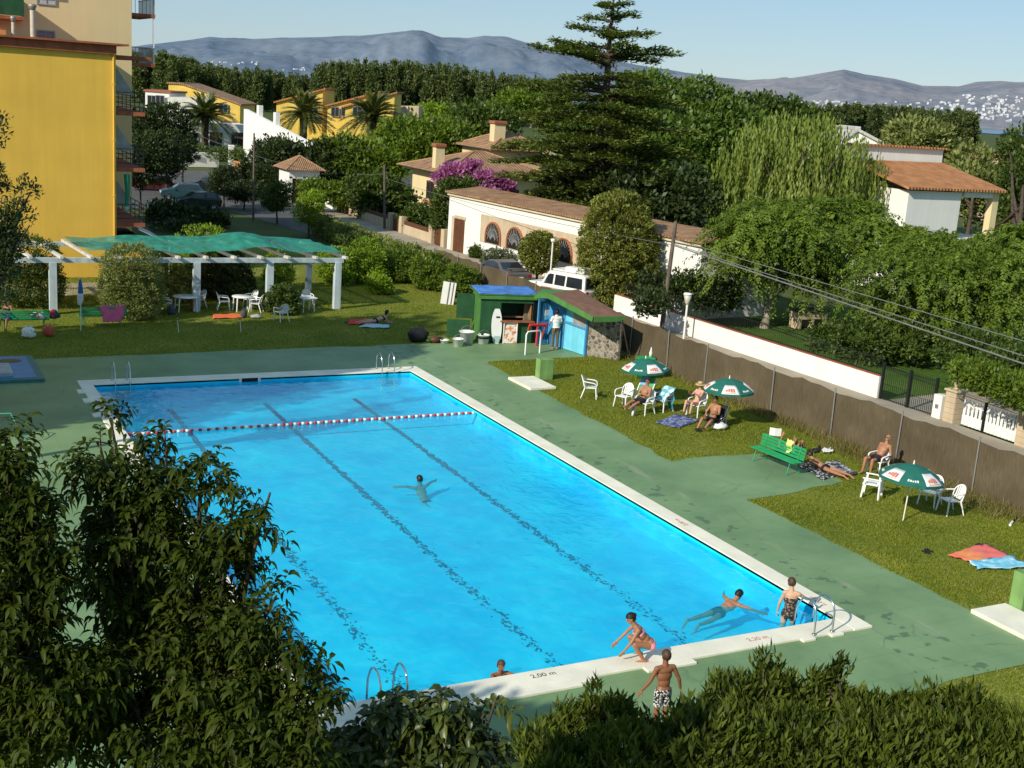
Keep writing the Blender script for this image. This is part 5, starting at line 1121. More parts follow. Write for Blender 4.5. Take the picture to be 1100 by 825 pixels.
A = [P(590, 317, 2.62), P(621, 312.5, 2.62), P(670.7, 341.7, 2.02), P(638, 342.4, 2.02)]
def rfz(x, y):  # roof plane height
    n = (A[1]-A[0]).cross(A[3]-A[0]); return A[0].z-(n.x*(x-A[0].x)+n.y*(y-A[0].y))/n.z
mb = MB(); mb.extr([p for p in A], (0, 0, .08)); mb.build('roof', M_rbrown, t)
mb = MB(); mb.beam(A[0]-Vector((.04, 0, .02)), A[3]-Vector((.04, .0, .02)), .05, .24); mb.beam(A[3]-Vector((0, .04, .02)), A[2]-Vector((0, .04, .02)), .05, .24); bl = P(574, 318.5, 2.35); mb.beam(A[0]-Vector((.04, 0, .02)), bl, .05, .2); mb.build('fascia', M_lgreen, t)
mb = MB(); mb.extr([A[0]+Vector((0, 0, -.03)), bl+Vector((0, 0, .05)), bl+Vector((1.2, 1.4, .05)), A[1]+Vector((0, 0, -.03))], (0, 0, .05)); mb.build('rear_roof', M_lgreen, t)
c0, c1, s1 = Vector((8.78, 28.1, 0)), Vector((9.02, 26.5, 0)), P(665, 387)
def wallq(a, b, z0, za, zb, th, mat, nm):
    a, b = Vector(a), Vector(b); mb = MB(); nrm = (b-a).cross(Vector((0, 0, 1))).normalized()*th; mb.extr([(a.x, a.y, z0), (b.x, b.y, z0), (b.x, b.y, zb), (a.x, a.y, za)], nrm); return mb.build(nm, mat, t)
wallq(c0, c1, .02, 1.25, 1.15, -.06, M_cyan, 'door_panel'); wallq(c0, c0.lerp(c1, .38), 1.3, rfz(c0.x, c0.y)-.15, rfz(*c0.lerp(c1, .38)[:2])-.1, -.05, M_cyan, 'upper_panel')
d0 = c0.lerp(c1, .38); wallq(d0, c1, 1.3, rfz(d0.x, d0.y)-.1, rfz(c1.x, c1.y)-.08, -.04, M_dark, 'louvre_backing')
mb = MB()
for i in range(12):
    p = d0.lerp(c1, (i+.5)/12.5); mb.beam((p.x-.02, p.y, 1.25), (p.x-.02, p.y, rfz(p.x, p.y)-.14), .03, .06)
mb.build('louvre_bars', simple('grey_white_bars', (.5, .48, .45), .6), t)
mb = MB(); mb.beam((c0.x-.04, c0.y, 1.27), (c1.x-.04, c1.y, 1.2), .06, .08); mb.beam((c1.x-.03, c1.y, 0), (c1.x-.03, c1.y, rfz(c1.x, c1.y)-.05), .09, .09); mb.beam((c0.x-.03, c0.y, 0), (c0.x-.03, c0.y, rfz(c0.x, c0.y)-.05), .08, .08); mb.build('door_frame', M_bdoor, t)
c1b = c1+Vector((.06, -.02, 0)); wallq(c1b, s1, 0, rfz(c1.x, c1.y)-.04, 1.5, -.25, M_stone, 'stone_wall'); wallq(s1+Vector((.02, .25, 0)), s1+Vector((.6, 2.6, 0)), 0, 1.45, 2.0, -.25, M_stone, 'stone_wall')
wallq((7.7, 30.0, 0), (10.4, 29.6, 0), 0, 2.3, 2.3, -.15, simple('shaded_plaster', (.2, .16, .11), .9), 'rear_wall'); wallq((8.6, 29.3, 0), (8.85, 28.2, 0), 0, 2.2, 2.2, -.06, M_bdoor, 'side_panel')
for a, b in ((P(664, 388), P(668, 343, 2.0)), (P(676, 384), P(668, 343, 2.0))): MB().beam(a, b, .05, .05).build('prop', M_wood, t)
t = thing('hand_rail', 'white tubular hand rail standing in front of the blue grille door', 'rail', (0, 0, 0)); a, b = P(564, 381), P(579.5, 379)
MB().tube([a, a+Vector((0, 0, .9)), a+Vector((.08, .02, 1.02)), b+Vector((-.08, -.02, 1.02)), b+Vector((0, 0, .9)), b], .035, 8).build('tube', M_plastic, t)
t = thing('fountain', 'red tubular drinking fountain in front of the blue door', 'fountain', tuple(P(576, 371.5))); MB().tube([(0, 0, 0), (0, 0, 1.05)], .05, 8).build('stem', M_red, t); MB().tube([(-.42, 0, .98), (.45, 0, .98)], .07, 8).build('bar', M_red, t); MB().tube([(-.42, 0, .95), (-.42, .1, .7)], .05, 8).build('spout', M_red, t); MB().tube([(.4, 0, .95), (.25, .0, .3)], .025, 8).build('pipe', M_red, t)
t = thing('litter_bin', 'green plastic litter bin by the fence behind the farthest umbrella', 'bin', tuple(P(692, 407))); MB().lathe([(.001, 0), (.3, 0), (.4, .85), (.43, .86), (.43, .9), (.36, .9), (.001, .85)], n=18).build('tub', simple('bin_green', (.02, .3, .06), .5), t); MB().box((.42, .1, .55), (.06, .5, .7)).build('dark_panel', M_black, t)
mb = MB(); mb.lathe([(.001, 0), (.06, 0), (.07, .18), (.03, .3), (.02, .4), (.001, .41)], n=10); tag(mb.build('white_bottle', M_plastic, None, tuple(P(692, 407)+Vector((.28, .1, .9)))), 'white bottle standing on top of the green litter bin', 'bottle')
t = thing('folded_board', 'white folded table panel leaning against the fence behind the kiosk', 'board', tuple(P(481, 327)), D(-25)); MB().box((0, 0, .6), (.7, .04, 1.2), ry=.1).build('panel', M_wboard, t); mb = MB(); mb.box((0, -.04, .6), (.05, .03, 1.2), ry=.1); mb.box((.2, -.04, .6), (.04, .03, 1.15), ry=.1); mb.build('battens', M_galv, t)
# ------------------------------------------------------------------ pergola
t = thing('pergola', 'pale blue timber pergola roofed with teal shade net on the left lawn', 'pergola', (0, 0, 0)); M_pblue = simple('pale_blue_timber', (.5, .58, .6), .8, .12, 2, streak=.2)
yf, yb = 38.85, 44.2
for x in (-11.75, -5.3, -1.75, 1.72): MB().box((x, yf, 1.17), (.32, .32, 2.34)).build('post', M_pblue, t)
for x in (-8.4, -2.65, 2.0): MB().box((x, yb, 1.17), (.28, .28, 2.34)).build('post', M_pblue, t)
MB().box((-6.2, yf, 2.45), (16.4, .2, .22)).build('beam', M_pblue, t); MB().box((-6.1, yb, 2.45), (16.6, .2, .2)).build('beam', M_pblue, t)
for x in (-12.9, -11.6, -10.3, -9.0, -7.7, -6.4, -5.1, -3.75, -2.45, -1.1, .3, 1.85): MB().beam((x+.2, yf-.4, 2.62), (x-.25, yb+.3, 2.6), .14, .12).build('rafter', simple('cream_timber', (.62, .6, .52), .8, .12, 2, streak=.15), t)
def net(u, v):
    x = -10.2+12.25*u; y = yf-.12+(yb-yf+.15)*v; z = 2.86+.05*sin(u*13+v*4)+.04*sin(u*29+1)*cos(v*7)+.03*sin(v*17+u*8)
    z += .62*math.exp(-((u-.66)/.13)**2)*(.35+.65*sin(pi*min(1, v*1.05)))*1.0-.1*abs(sin(u*8.7*pi/2))*sin(pi*v)
    return (x-.5*v*(1-u), y, z)
mb = MB(); mb.grid(net, 70, 26)
def net_mat():
    m, nt, out = _new('teal_shade_net'); bs = N(nt, 'ShaderNodeBsdfPrincipled'); bs.inputs['Roughness'].default_value = .7; mp = coords(nt, (1, .5, 1)); n1 = N(nt, 'ShaderNodeTexNoise'); n1.inputs['Scale'].default_value = 2.2; n1.inputs['Detail'].default_value = 8; L(nt, mp, 0, n1, 'Vector')
    r = ramp(nt, [(.3, (.006, .14, .09)), (.55, (.012, .25, .17)), (.75, (.03, .36, .25))]); L(nt, n1, 'Fac', r, 0); L(nt, r, 0, bs, 'Base Color'); tr = N(nt, 'ShaderNodeBsdfTransparent'); mx = N(nt, 'ShaderNodeMixShader'); mx.inputs[0].default_value = .18; L(nt, bs, 0, mx, 1); L(nt, tr, 0, mx, 2); L(nt, mx, 0, out, 0); return m
mb.build('shade_net', net_mat(), t, recalc=False)
# ------------------------------------------------------------------ cars
M_tyre = simple('black_tyre', (.015, .015, .016), .8, .2, 9); M_rim = simple('alloy_rim', (.45, .45, .46), .35, .1, 5, metallic=.8); M_lamp = simple('red_tail_lamp', (.3, .01, .01), .2, .1, 5); M_head = simple('clear_lamp', (.7, .7, .7), .1, .05, 5)
def make_car(label, loc, rz, prof, roofi, glass, width, mat, whe, wr, extras=None, tum=.16):
    """prof: side outline (y forward, z) clockwise from the rear sill; roofi: outline points narrower at roof level"""
    t = thing('parked_car', label, 'car', loc, rz, 'cars parked on the street')
    mb = MB(); hw = width/2; zt = max(p[1] for p in prof); belt = .62*zt
    def xw(z): return hw*(1-max(0, (z-belt)/(zt-belt))*tum)*(1-.05*max(0, (.35-z)/.35))
    n = len(prof); 
    strips = (-1, -.93, .93, 1)
    rows = []
    for y, z in prof: rows.append([(s*xw(z)*(1 if abs(s) < 1 else 1), y, z if abs(s) < 1 else z-(.035 if z > belt*.9 else 0)) for s in strips])
    vs = [v for r in rows for v in r]; fs = []
    for i in range(n):
        j = (i+1) % n
        for k in range(3): fs.append((i*4+k, i*4+k+1, j*4+k+1, j*4+k))
    mb._add(vs, fs, 0, False); mb._add([r[0] for r in rows], [tuple(range(n))], 0); mb._add([r[3] for r in rows], [tuple(range(n))[::-1]], 0)
    o = mb.build('body', mat, t); bv = o.modifiers.new('b', 'BEVEL'); bv.width = .035; bv.segments = 2; bv.limit_method = 'ANGLE'
    for nm, kind, pts in glass:
        g = MB()
        if kind == 'side':
            for s in (-1, 1):
                g = MB(); pp = [(s*(xw(z)+.004), y, z) for y, z in pts]; g.extr(pp, (s*.012, 0, 0)); g.build(nm, M_glass, t)
        else:
            (y0, z0), (y1, z1) = pts; f = .86; d = Vector((0, z1-z0, -(y1-y0))).normalized()*(.014 if kind == 'front' else -.014)
            if kind == 'front': d = Vector((0, abs(z1-z0), abs(y1-y0))).normalized()*.014
            else: d = Vector((0, -abs(z1-z0), abs(y1-y0))).normalized()*.014
            g.extr([(-f*xw(z0), y0, z0), (f*xw(z0), y0, z0), (f*xw(z1), y1, z1), (-f*xw(z1), y1, z1)], d); g.build(nm, M_glass, t)
    for y in whe:
        for s in (-1, 1):
            w_ = thing('wheel', None, None); w_.parent = t; w_.location = (s*(hw-.09), y, wr)
            q = MB(); q.lathe([(wr*.6, -.1), (wr*.95, -.1), (wr, -.06), (wr, .06), (wr*.95, .1), (wr*.6, .1)], n=22); q.v = [(p[2], p[1], p[0]) for p in q.v]; q.build('tyre', M_tyre, w_)
            q = MB(); q.lathe([(.001, .085), (wr*.2, .09), (wr*.58, .07), (wr*.62, .1), (wr*.62, -.09), (.001, -.08)], n=18); q.v = [(p[2]*s, p[1], p[0]) for p in q.v]; q.build('rim', M_rim, w_)
            a = MB(); a.prism([(0, 0)], 0, 0) if False else None
    yf_, yr_ = max(p[0] for p in prof), min(p[0] for p in prof)
    for s in (-1, 1):
        MB().box((s*hw*.74, yf_-.01, zt*.45), (.3, .1, .13), bev=.02).build('headlight', M_head, t); MB().box((s*hw*.8, yr_+.01, zt*.5), (.22, .08, .14), bev=.02).build('tail_light', M_lamp, t)
        MB().box((s*(hw+.06), yf_*.35, zt*.66), (.16, .08, .11), bev=.02).build('mirror', mat, t)
    if extras: extras(t, hw)
    return t
M_cgrey = simple('grey_car_paint', (.11, .1, .095), .28, .06, 2, spec=.6); M_cwhite = simple('white_car_paint', (.8, .78, .72), .35, .04, 2, spec=.5)
sedan = [(-2.15, .3), (-2.2, .75), (-2.1, .9), (-1.45, .93), (-.85, 1.3), (-.3, 1.38), (.35, 1.3), (1.05, .93), (1.95, .78), (2.15, .6), (2.12, .28), (1.8, .22), (-1.9, .22)]
sgl = [('side_window', 'side', [(-1.15, .95), (.85, .95), (.3, 1.24), (-.3, 1.31), (-.78, 1.24)]), ('windscreen', 'front', [(1.0, .955), (.38, 1.285)]), ('rear_window', 'back', [(-1.4, .955), (-.88, 1.285)])]
def spoiler(t, hw):
    mb = MB(); mb.box((0, -2.05, 1.08), (1.5, .25, .04)); mb.box((-.6, -2.05, .98), (.06, .12, .2)); mb.box((.6, -2.05, .98), (.06, .12, .2)); mb.build('spoiler', M_cgrey, t); MB().box((0, -2.2, .55), (.5, .02, .12)).build('number_plate', M_wboard, t)
cx = (P(526.6, 296.6)+P(549.5, 304))/2
make_car('dark grey coupe with a rear spoiler parked along the white garage', (15.05, 46.9, -.03), radians(4), sedan, None, sgl, 1.7, M_cgrey, (1.3, -1.3), .31, spoiler)
suv = [(-2.05, .42), (-2.08, .95), (-2.0, 1.05), (-1.92, 1.78), (-1.7, 1.84), (.35, 1.84), (.62, 1.8), (1.02, 1.12), (2.0, 1.05), (2.1, .95), (2.1, .45), (1.8, .4), (-1.9, .4)]
vgl = [('rear_side_window', 'side', [(-1.82, 1.1), (-.72, 1.1), (-.72, 1.66), (-1.75, 1.66)]), ('middle_window', 'side', [(-.6, 1.1), (.1, 1.1), (.1, 1.66), (-.6, 1.66)]), ('front_window', 'side', [(.22, 1.1), (.86, 1.1), (.6, 1.6), (.5, 1.66), (.22, 1.66)]), ('windscreen', 'front', [(1.0, 1.15), (.64, 1.74)]), ('rear_window', 'back', [(-1.99, 1.12), (-1.93, 1.7)])]
def suvx(t, hw):
    mb = MB(); mb.box((0, -.9, 2.0), (.9, 1.3, .28), bev=.08); mb.box((0, -.3, 1.9), (1.2, 1.6, .06)); mb.build('roof_box', M_cwhite, t)
    q = MB(); q.lathe([(.001, -.1), (.34, -.1), (.36, 0), (.34, .1), (.001, .1)], n=20); q.v = [(p[0]+.25, p[2]-2.2, p[1]+1.0) for p in q.v]; q.build('spare_wheel', M_tyre, t)
    MB().box((0, -2.14, .5), (1.6, .14, .14), bev=.03).build('rear_bumper', M_tyre, t); MB().box((0, 2.14, .55), (1.6, .14, .16), bev=.03).build('front_bumper', M_tyre, t)
    for s in (-1, 1): MB().box((s*(hw+.008), -.1, .88), (.012, 2.2, .07)).build('side_stripe', simple('pink_grey_stripe', (.45, .3, .28), .5), t)
make_car('white off-road car with a roof box parked behind the hut', (P(607, 308, .9).x, P(607, 308, .9).y, -.03), radians(22), suv, None, vgl, 1.72, M_cwhite, (1.3, -1.25), .37, suvx, .12)
hatch = [(-1.8, .3), (-1.86, .8), (-1.75, .98), (-1.35, 1.42), (-.5, 1.46), (.3, 1.4), (.95, .98), (1.75, .82), (1.9, .6), (1.85, .28), (1.6, .22), (-1.6, .22)]
hgl = [('side_window', 'side', [(-1.4, 1.0), (.75, 1.0), (.25, 1.33), (-.5, 1.38), (-1.2, 1.34)]), ('windscreen', 'front', [(.9, 1.0), (.33, 1.37)]), ('rear_window', 'back', [(-1.72, 1.02), (-1.38, 1.38)])]
for lb, px, py, rz, m_ in (('dark green hatchback parked nearest in the shaded car park', 212, 224, 92, simple('dark_green_paint', (.012, .03, .028), .25, .1, 2, spec=.6)), ('blue green car parked second in the shaded car park', 196, 214, 80, simple('petrol_paint', (.02, .06, .07), .25, .1, 2, spec=.6)), ('black car parked beside the dark pole', 227, 206, 10, simple('black_paint_car', (.01, .01, .014), .22, .1, 2, spec=.6)), ('dark red car at the left of the shaded car park', 165, 204, 75, simple('maroon_paint', (.07, .008, .01), .3, .1, 2, spec=.6))):
    p = P(px, py); make_car(lb, (p.x, p.y, -.02), radians(rz), hatch, None, hgl, 1.68, m_, (1.2, -1.15), .3)
# ------------------------------------------------------------------ buildings
FWD = Vector([float(v) for v in Rm[:, 2]]); FH = Vector((FWD.x, FWD.y, 0)).normalized(); CV = Vector([float(v) for v in CAM])
def win(t, c, n, w, h, name='window', mat=None, frame=None):
    """framed window on a wall: c centre, n outward normal"""
    n = Vector(n).normalized(); u = Vector((0, 0, 1)).cross(n).normalized(); c = Vector(c); rz = atan2(u.y, u.x)
    f = MB()
    for s in (-1, 1): f.box(c+u*s*(w/2+.03)+n*.02, (.07, .1, h+.14), rz); f.box(c+Vector((0, 0, s*(h/2+.035)))+n*.022, (w-.005, .1, .07), rz)
    f.box(c+n*.025, (.05, .06, h), rz)
    o = f.build(name, frame or M_wboard, t); g = MB(); g.box(c+n*.006, (w, .03, h), rz); g.build('pane', mat or M_glass, o); return o
YB = 49.1
t = thing('apartment_block', 'ochre yellow apartment block with blank wall and terracotta edged balconies', 'building', (-18, YB, 0)); ox = 18
def LX(x): return x+ox
xr = -7.17
mb = MB(); mb.box((LX((-42+xr)/2), 6, 5.85), (xr+42, 12, 11.7)); mb.build('wall', M_ochre, t)
mb = MB(); mb.box((LX((-42+xr)/2)-.0, 5.95, 11.93), (xr+42.02, 12.3, .46)); mb.box((LX((-42+xr)/2)+.3, 5.9, 12.2), (xr+42.6, 12.7, .1)); mb.build('parapet', M_terra, t)
mb = MB(); mb.tube([(LX(xr-.12), -.07, 11.7), (LX(xr-.12), -.07, .1)], .05, 8); [mb.box((LX(xr-.12), -.05, z), (.16, .12, .06)) for z in (1.5, 4.4, 7.3, 10.2)]; mb.build('drainpipe', M_ochre, t)
mb = MB(); mb.box((LX(xr+.78), 3.2, .9), (1.55, 6.2, 1.8)); mb.build('terrace_wall', M_ochre, t); mb = MB(); mb.box((LX(xr+.8), 3.2, 1.86), (1.66, 6.4, .12)); mb.build('terrace_edge', M_terra, t)
for z in (2.9, 5.85, 8.8):
    b = MB(); b.box((LX(xr+.78), 5.4, z-.1), (1.55, 10.2, .2)); o = b.build('balcony', M_terra, t)
    r = MB()
    for zz in (.25, .5, .75, 1.0): r.beam((LX(xr+1.5), .35, z+zz), (LX(xr+1.5), 10.4, z+zz), .035, .035); r.beam((LX(xr+.02), .34, z+zz), (LX(xr+1.5), .34, z+zz), .035, .035)
    for y in np.arange(.35, 10.5, 1.25): r.box((LX(xr+1.5), y, z+.5), (.04, .04, 1.0))
    r.build('railing', M_iron, o)
    q = MB(); q.extr([(LX(xr+.02), .6, z+.9), (LX(xr+1.05), .6, z+.9), (LX(xr+.02), .6, z+2.4)], (0, .03, 0)); q.build('partition', M_gwood, o)
    for y in (2.5, 6.0): win(t, (LX(xr), y, z+1.1), (1, 0, 0), 1.3, 2.0, 'balcony_door', frame=M_gwood)
mb = MB(); mb.box((LX(xr+.9), 5.4, 11.58), (1.9, 10.6, .2)); mb.build('roof_slab', M_terra, t)
tg = thing('rolled_awning', 'green rolled awning hanging on the lower balcony of the yellow block', 'awning', (xr+.6, YB+.3, 3.1)); MB().tube([(0, 0, 2.4), (.03, 0, 1.4), (-.02, 0, .7)], [.16, .12, .07], 9).build('cloth', simple('awning_green', (.01, .2, .13), .8, .2, 5), tg); MB().ball((-.02, 0, .55), (.12, .12, .18), 10, 7).build('cloth_end', simple('pale_green_cloth', (.3, .42, .36), .8), tg)
tg = thing('sun_awning', 'pale grey awning sloping out from the ground floor terrace', 'awning', (xr+1.6, YB+3, 0)); mb = MB(); mb.extr([(-.4, -2.6, 2.55), (1.3, -2.6, 1.75), (1.3, 3, 1.75), (-.4, 3, 2.55)], (0, 0, .04)); mb.build('cloth', simple('grey_awning', (.5, .5, .5), .8), tg); MB().tube([(1.3, -2.55, 1.75), (1.3, -2.55, 0)], .03, 6).build('post', M_wboard, tg); MB().tube([(1.3, 2.95, 1.75), (1.3, 2.95, 0)], .03, 6).build('post', M_wboard, tg)
# roof furniture
t2 = thing('chimney_stack', 'yellow chimney stack with terracotta caps on the flat roof', 'chimney', (-12.9, YB+1.4, 12.2)); mb = MB(); mb.box((-.6, 0, .95), (1.6, .9, 1.9)); mb.build('shaft', M_ochre, t2); mb = MB(); mb.box((-.6, 0, 1.95), (1.85, 1.1, .12)); mb.box((-.5, -.1, .32), (2.0, 1.2, .12)); mb.build('cap', M_terra, t2)
mb = MB(); mb.box((-.45, -.3, .17), (1.9, .9, .24)); mb.build('base', simple('orange_base', (.55, .25, .07), .8), t2)
for lb, px, yt, r in (('thin pale vent pipe on the flat roof beside the chimney stack', 14.5, 20, .09), ('taller pale vent pipe on the flat roof of the yellow block', 35.5, 7, .13)):
    b = PY(px, 44, YB+1.0); tp = PY(px, yt, YB+1.0); q = thing('vent_pipe', lb, 'pipe', (b.x, YB+1.0, 12.24)); h = tp.z-12.24
    MB().tube([(0, 0, -.02), (0, 0, h)], r, 10).build('pipe', simple('pale_pipe', (.58, .52, .4), .7, .15, 5, streak=.2), q); MB().lathe([(.001, h+.14), (r*1.5, h+.1), (r*1.6, h), (r*1.2, h-.08), (r*1.2, h-.16), (r, h-.16)], n=12).build('cowl', M_galv, q)
# tall block behind
YT = 61.8; xt = PY(141.5, 60, YT).x
t = thing('tower_block', 'tall pale cream apartment tower rising behind the yellow block', 'building', (xt-10, YT, 0))
mb = MB(); mb.box((-7, 3.5, 8.15), (34, 7, 16.3)); mb.build('wall', M_tall, t)
mb = MB(); mb.box((-7, 3.5, 16.4), (34.6, 7.6, .2)); mb.build('roof', M_conc, t)
def TL(px, py, d=0): p = PY(px, py, YT-d); return Vector((p.x-(xt-10), -d, p.z))
a, b = TL(40, 33), TL(58, 46); win(t, ((a.x+b.x)/2, 0, (a.z+b.z)/2), (0, -1, 0), b.x-a.x, a.z-b.z, mat=simple('lilac_shutter', (.22, .19, .2), .7, .1, 4), frame=M_gwood)
a, b = TL(40, -12), TL(59, 5); win(t, ((a.x+b.x)/2, 0, (a.z+b.z)/2), (0, -1, 0), b.x-a.x, a.z-b.z, mat=simple('pale_shutter', (.45, .45, .44), .7, .1, 4), frame=M_gwood)
bx = TL(26, 20, 1.2); bl = MB(); bl.box((bx.x-3, -.62, bx.z), (6, 1.22, .2)); o = bl.build('balcony', M_terra, t); bl = MB(); bl.box((bx.x-3, -1.2, bx.z+.6), (6, .05, .95)); bl.box((bx.x-.02, -.62, bx.z+.6), (.05, 1.15, .95)); bl.build('railing', M_dgreen, o)
mb = MB(); mb.box((bx.x-3, -.5, bx.z+2.9), (6.2, 1.0, .2)); mb.build('balcony', M_terra, t)
for k, z in enumerate((11.3, 14.3)):
    bl = MB(); bl.box((10.78, 3, z), (1.5, 5, .2)); o = bl.build('balcony', M_terra, t)
    r = MB()
    for y in np.arange(.55, 5.5, .24): r.box((11.48, y, z+.55), (.03, .03, 1.0))
    for x in np.arange(10.1, 11.5, .22): r.box((x, .55, z+.55), (.03, .03, 1.0))
    r.box((11.48, 3, z+1.05), (.06, 5, .06)); r.box((10.75, .55, z+1.05), (1.5, .06, .06)); r.build('railing', M_galv, o)
    r = MB(); r.box((11.45, .6, z+1.6), (.09, .09, 3.1)); r.build('post', M_wboard, o)
    win(t, (10, 2.2, z+1.2), (1, 0, 0), 1.2, 2.0, 'balcony_door', frame=M_gwood)
# garage with arched windows
G0, G1 = Vector((17.5, 60.3, 0)), Vector((20.2, 33.8, 0)); gd = (G1-G0).normalized(); gn = Vector((gd.y, -gd.x, 0)); gn = -gn if gn.x > 0 else gn
t = thing('garage_building', 'long white garage building with arched grilled windows and a tiled roof edge', 'building', tuple(G0), atan2(gd.y, gd.x)); GL = (G1-G0).length
# local frame: x along facade towards camera, +y? find the street side
sgn = 1 if Vector((-sin(atan2(gd.y, gd.x)), cos(atan2(gd.y, gd.x)), 0)).dot(gn) > 0 else -1
Yl = lambda d: sgn*d
mb = MB(); mb.box((GL/2, Yl(-2.5), 1.95), (GL, 5, 3.9)); mb.build('wall', M_white, t)
mb = MB(); mb.box((GL/2, Yl(.06), 3.98), (GL+.1, .22, .16)); mb.build('cornice', simple('cornice_cream', (.66, .56, .38), .8, .1, 2), t)
mb = MB(); mb.extr([(-.2, Yl(.3), 4.08), (GL+.2, Yl(.3), 4.08), (GL+.2, Yl(-2.6), 4.42), (-.2, Yl(-2.6), 4.42)], (0, 0, .1)); mb.build('roof', M_tile, t)
mb = MB(); mb.extr([(-.2, Yl(-2.62), 4.42), (GL+.2, Yl(-2.62), 4.42), (GL+.2, Yl(-5.3), 4.0), (-.2, Yl(-5.3), 4.0)], (0, 0, .1)); mb.build('rear_roof', M_tile, t)
mb = MB(); mb.box((1.6, Yl(.01), 1.18), (1.35, .08, 2.35)); mb.build('door', M_brown, t); mb = MB(); mb.box((.75, Yl(.02), 1.25), (.32, .1, 2.5)); mb.box((1.65, Yl(.02), 2.5), (1.5, .1, .2)); mb.build('door_surround', M_beige, t)
mb = MB(); mb.box((10.9, Yl(.012), 2.15), (13.0, .05, 1.85)); mb.build('wall_panel', M_beige, t)
for along in (6.1, 8.75, 14.2):
    w_ = .92; zs = 1.28; zc = 1.75
    arc = [(along+w_*cos(a), Yl(.045), zc+w_*sin(a)) for a in [pi*i/16 for i in range(17)]]
    g = MB(); g.extr([(along+w_, Yl(.045), zs), *arc, (along-w_, Yl(.045), zs)], (0, Yl(.02), 0)); o = g.build('arched_window', M_dark, t)
    s = MB(); s.tube([(along+w_, Yl(.09), zs)]+[(p[0], Yl(.09), p[2]) for p in arc]+[(along-w_, Yl(.09), zs)], .08, 6, smooth=False); s.build('brick_surround', M_brick, o)
    r = MB()
    for i in range(1, 12): a = pi*i/12; r.beam((along+.22*cos(a), Yl(.09), zs+.2+.25*sin(a)), (along+w_*.97*cos(a), Yl(.09), zc+w_*.97*sin(a)), .028, .028)
    for rr in (.3, .62): r.tube([(along+rr*cos(a), Yl(.1), zs+.25+rr*1.15*sin(a)) for a in [pi*i/14 for i in range(15)]], .016, 5)
    r.build('grille', simple('pale_iron', (.3, .3, .28), .6), o)
# villa
A_, B_, C_ = P(419, 177, 4), P(479, 187.5, 4), P(592, 190.5, 4)
bx0, by0 = B_.x, B_.y; wx, wy = C_.x-bx0, A_.y-by0
t = thing('villa', 'cream villa with hipped brown tile roofs, chimneys and a small arched window', 'house', (bx0, by0, 0))
mb = MB(); mb.box((wx/2+.2, wy/2, 1.9), (wx-1.2, wy-1.2, 3.8)); mb.build('wall', M_cream, t)
mb = MB(); mb.box((wx/2, wy/2, 3.93), (wx-.05, wy-.05, .22)); mb.build('eave', simple('cream_eave', (.7, .55, .3), .8), t)
def hip(t, x0, y0, x1, y1, z, h, mat, ins=None, name='roof'):
    ins = ins or min(x1-x0, y1-y0)/2; 
    if x1-x0 >= y1-y0: r0, r1 = (x0+ins, (y0+y1)/2, z+h), (x1-ins, (y0+y1)/2, z+h)
    else: r0, r1 = ((x0+x1)/2, y0+ins, z+h), ((x0+x1)/2, y1-ins, z+h)
    mb = MB(); c = [(x0, y0, z), (x1, y0, z), (x1, y1, z), (x0, y1, z)]
    if x1-x0 >= y1-y0: fs = [(0, 1, 5, 4), (2, 3, 4, 5), (1, 2, 5), (3, 0, 4)]
    else: fs = [(0, 1, 4), (1, 2, 5, 4), (2, 3, 5), (3, 0, 4, 5)]
    mb._add(c+[r0, r1], fs+[(3, 2, 1, 0)]); o = mb.build(name, mat, t)
    k = MB(); k.tube([r0, r1], .1, 6); [k.tube([c[i], r0 if (i in (0, 3) if x1-x0 >= y1-y0 else i in (0, 1)) else r1], .09, 6) for i in range(4)]; k.build('ridge_tiles', simple('ridge_tile', (.36, .2, .1), .9, .25, 6), o); return o
rf = hip(t, -.4, -.4, wx+.3, wy+.4, 4.06, 1.75, M_tile)
win(t, (.79, wy*.5, 2.1), (-1, 0, 0), 1.5, 1.7, frame=M_brown); mb = MB(); mb.box((.7, wy*.5, 1.1), (.25, 2.4, .22)); mb.build('window_box', M_brick, t); mb = MB(); mb.box((.76, wy/2, 1.35), (.08, wy-1.3, .2)); mb.build('trim_band', M_beige, t)
for x in (wx*.62, wx*.8): win(t, (x, .6, 1.9), (0, -1, 0), 1.2, 1.7, frame=M_brown)
def chim(t, x, y, z0, h, w=.75):
    mb = MB(); mb.box((x, y, z0+h/2), (w, w*.85, h)); o = mb.build('chimney', M_cream, t); q = MB(); q.box((x, y, z0+h+.16), (w+.25, w+.1, .3), bev=.06); q.build('chimney_cap', M_brick, o)
cp_ = PY(471, 170, by0+wy*.35); chim(t, cp_.x-bx0, wy*.35, 4.3, PY(471, 158, by0+wy*.35).z-4.3, .85)
tx0, tx1 = PY(529, 170, by0+wy+1).x-bx0, PY(582, 175, by0+wy+1).x-bx0; ty = wy+1; ez = PY(540, 161, by0+ty).z
mb = MB(); mb.box(((tx0+tx1)/2, ty+3.5, ez/2), (tx1-tx0, 7, ez)); mb.build('upper_wall', M_cream, t); hip(t, tx0-.7, ty-.7, tx1+1.2, ty+7.7, ez, 1.7, M_tile, name='upper_roof')
q = MB(); aw = PY(554, 178, by0+ty); ax_ = aw.x-bx0; q.extr([(ax_+.6*cos(a), ty-.02, aw.z-.3+.75*sin(a)) for a in [pi*i/12 for i in range(13)]], (0, -.05, 0)); q.build('arched_window', M_glass, t)
cq = PY(534, 150, by0+ty+2); chim(t, cq.x-bx0, ty+2, ez+.3, PY(534, 131, by0+ty+2).z-ez-.5, 1.2)
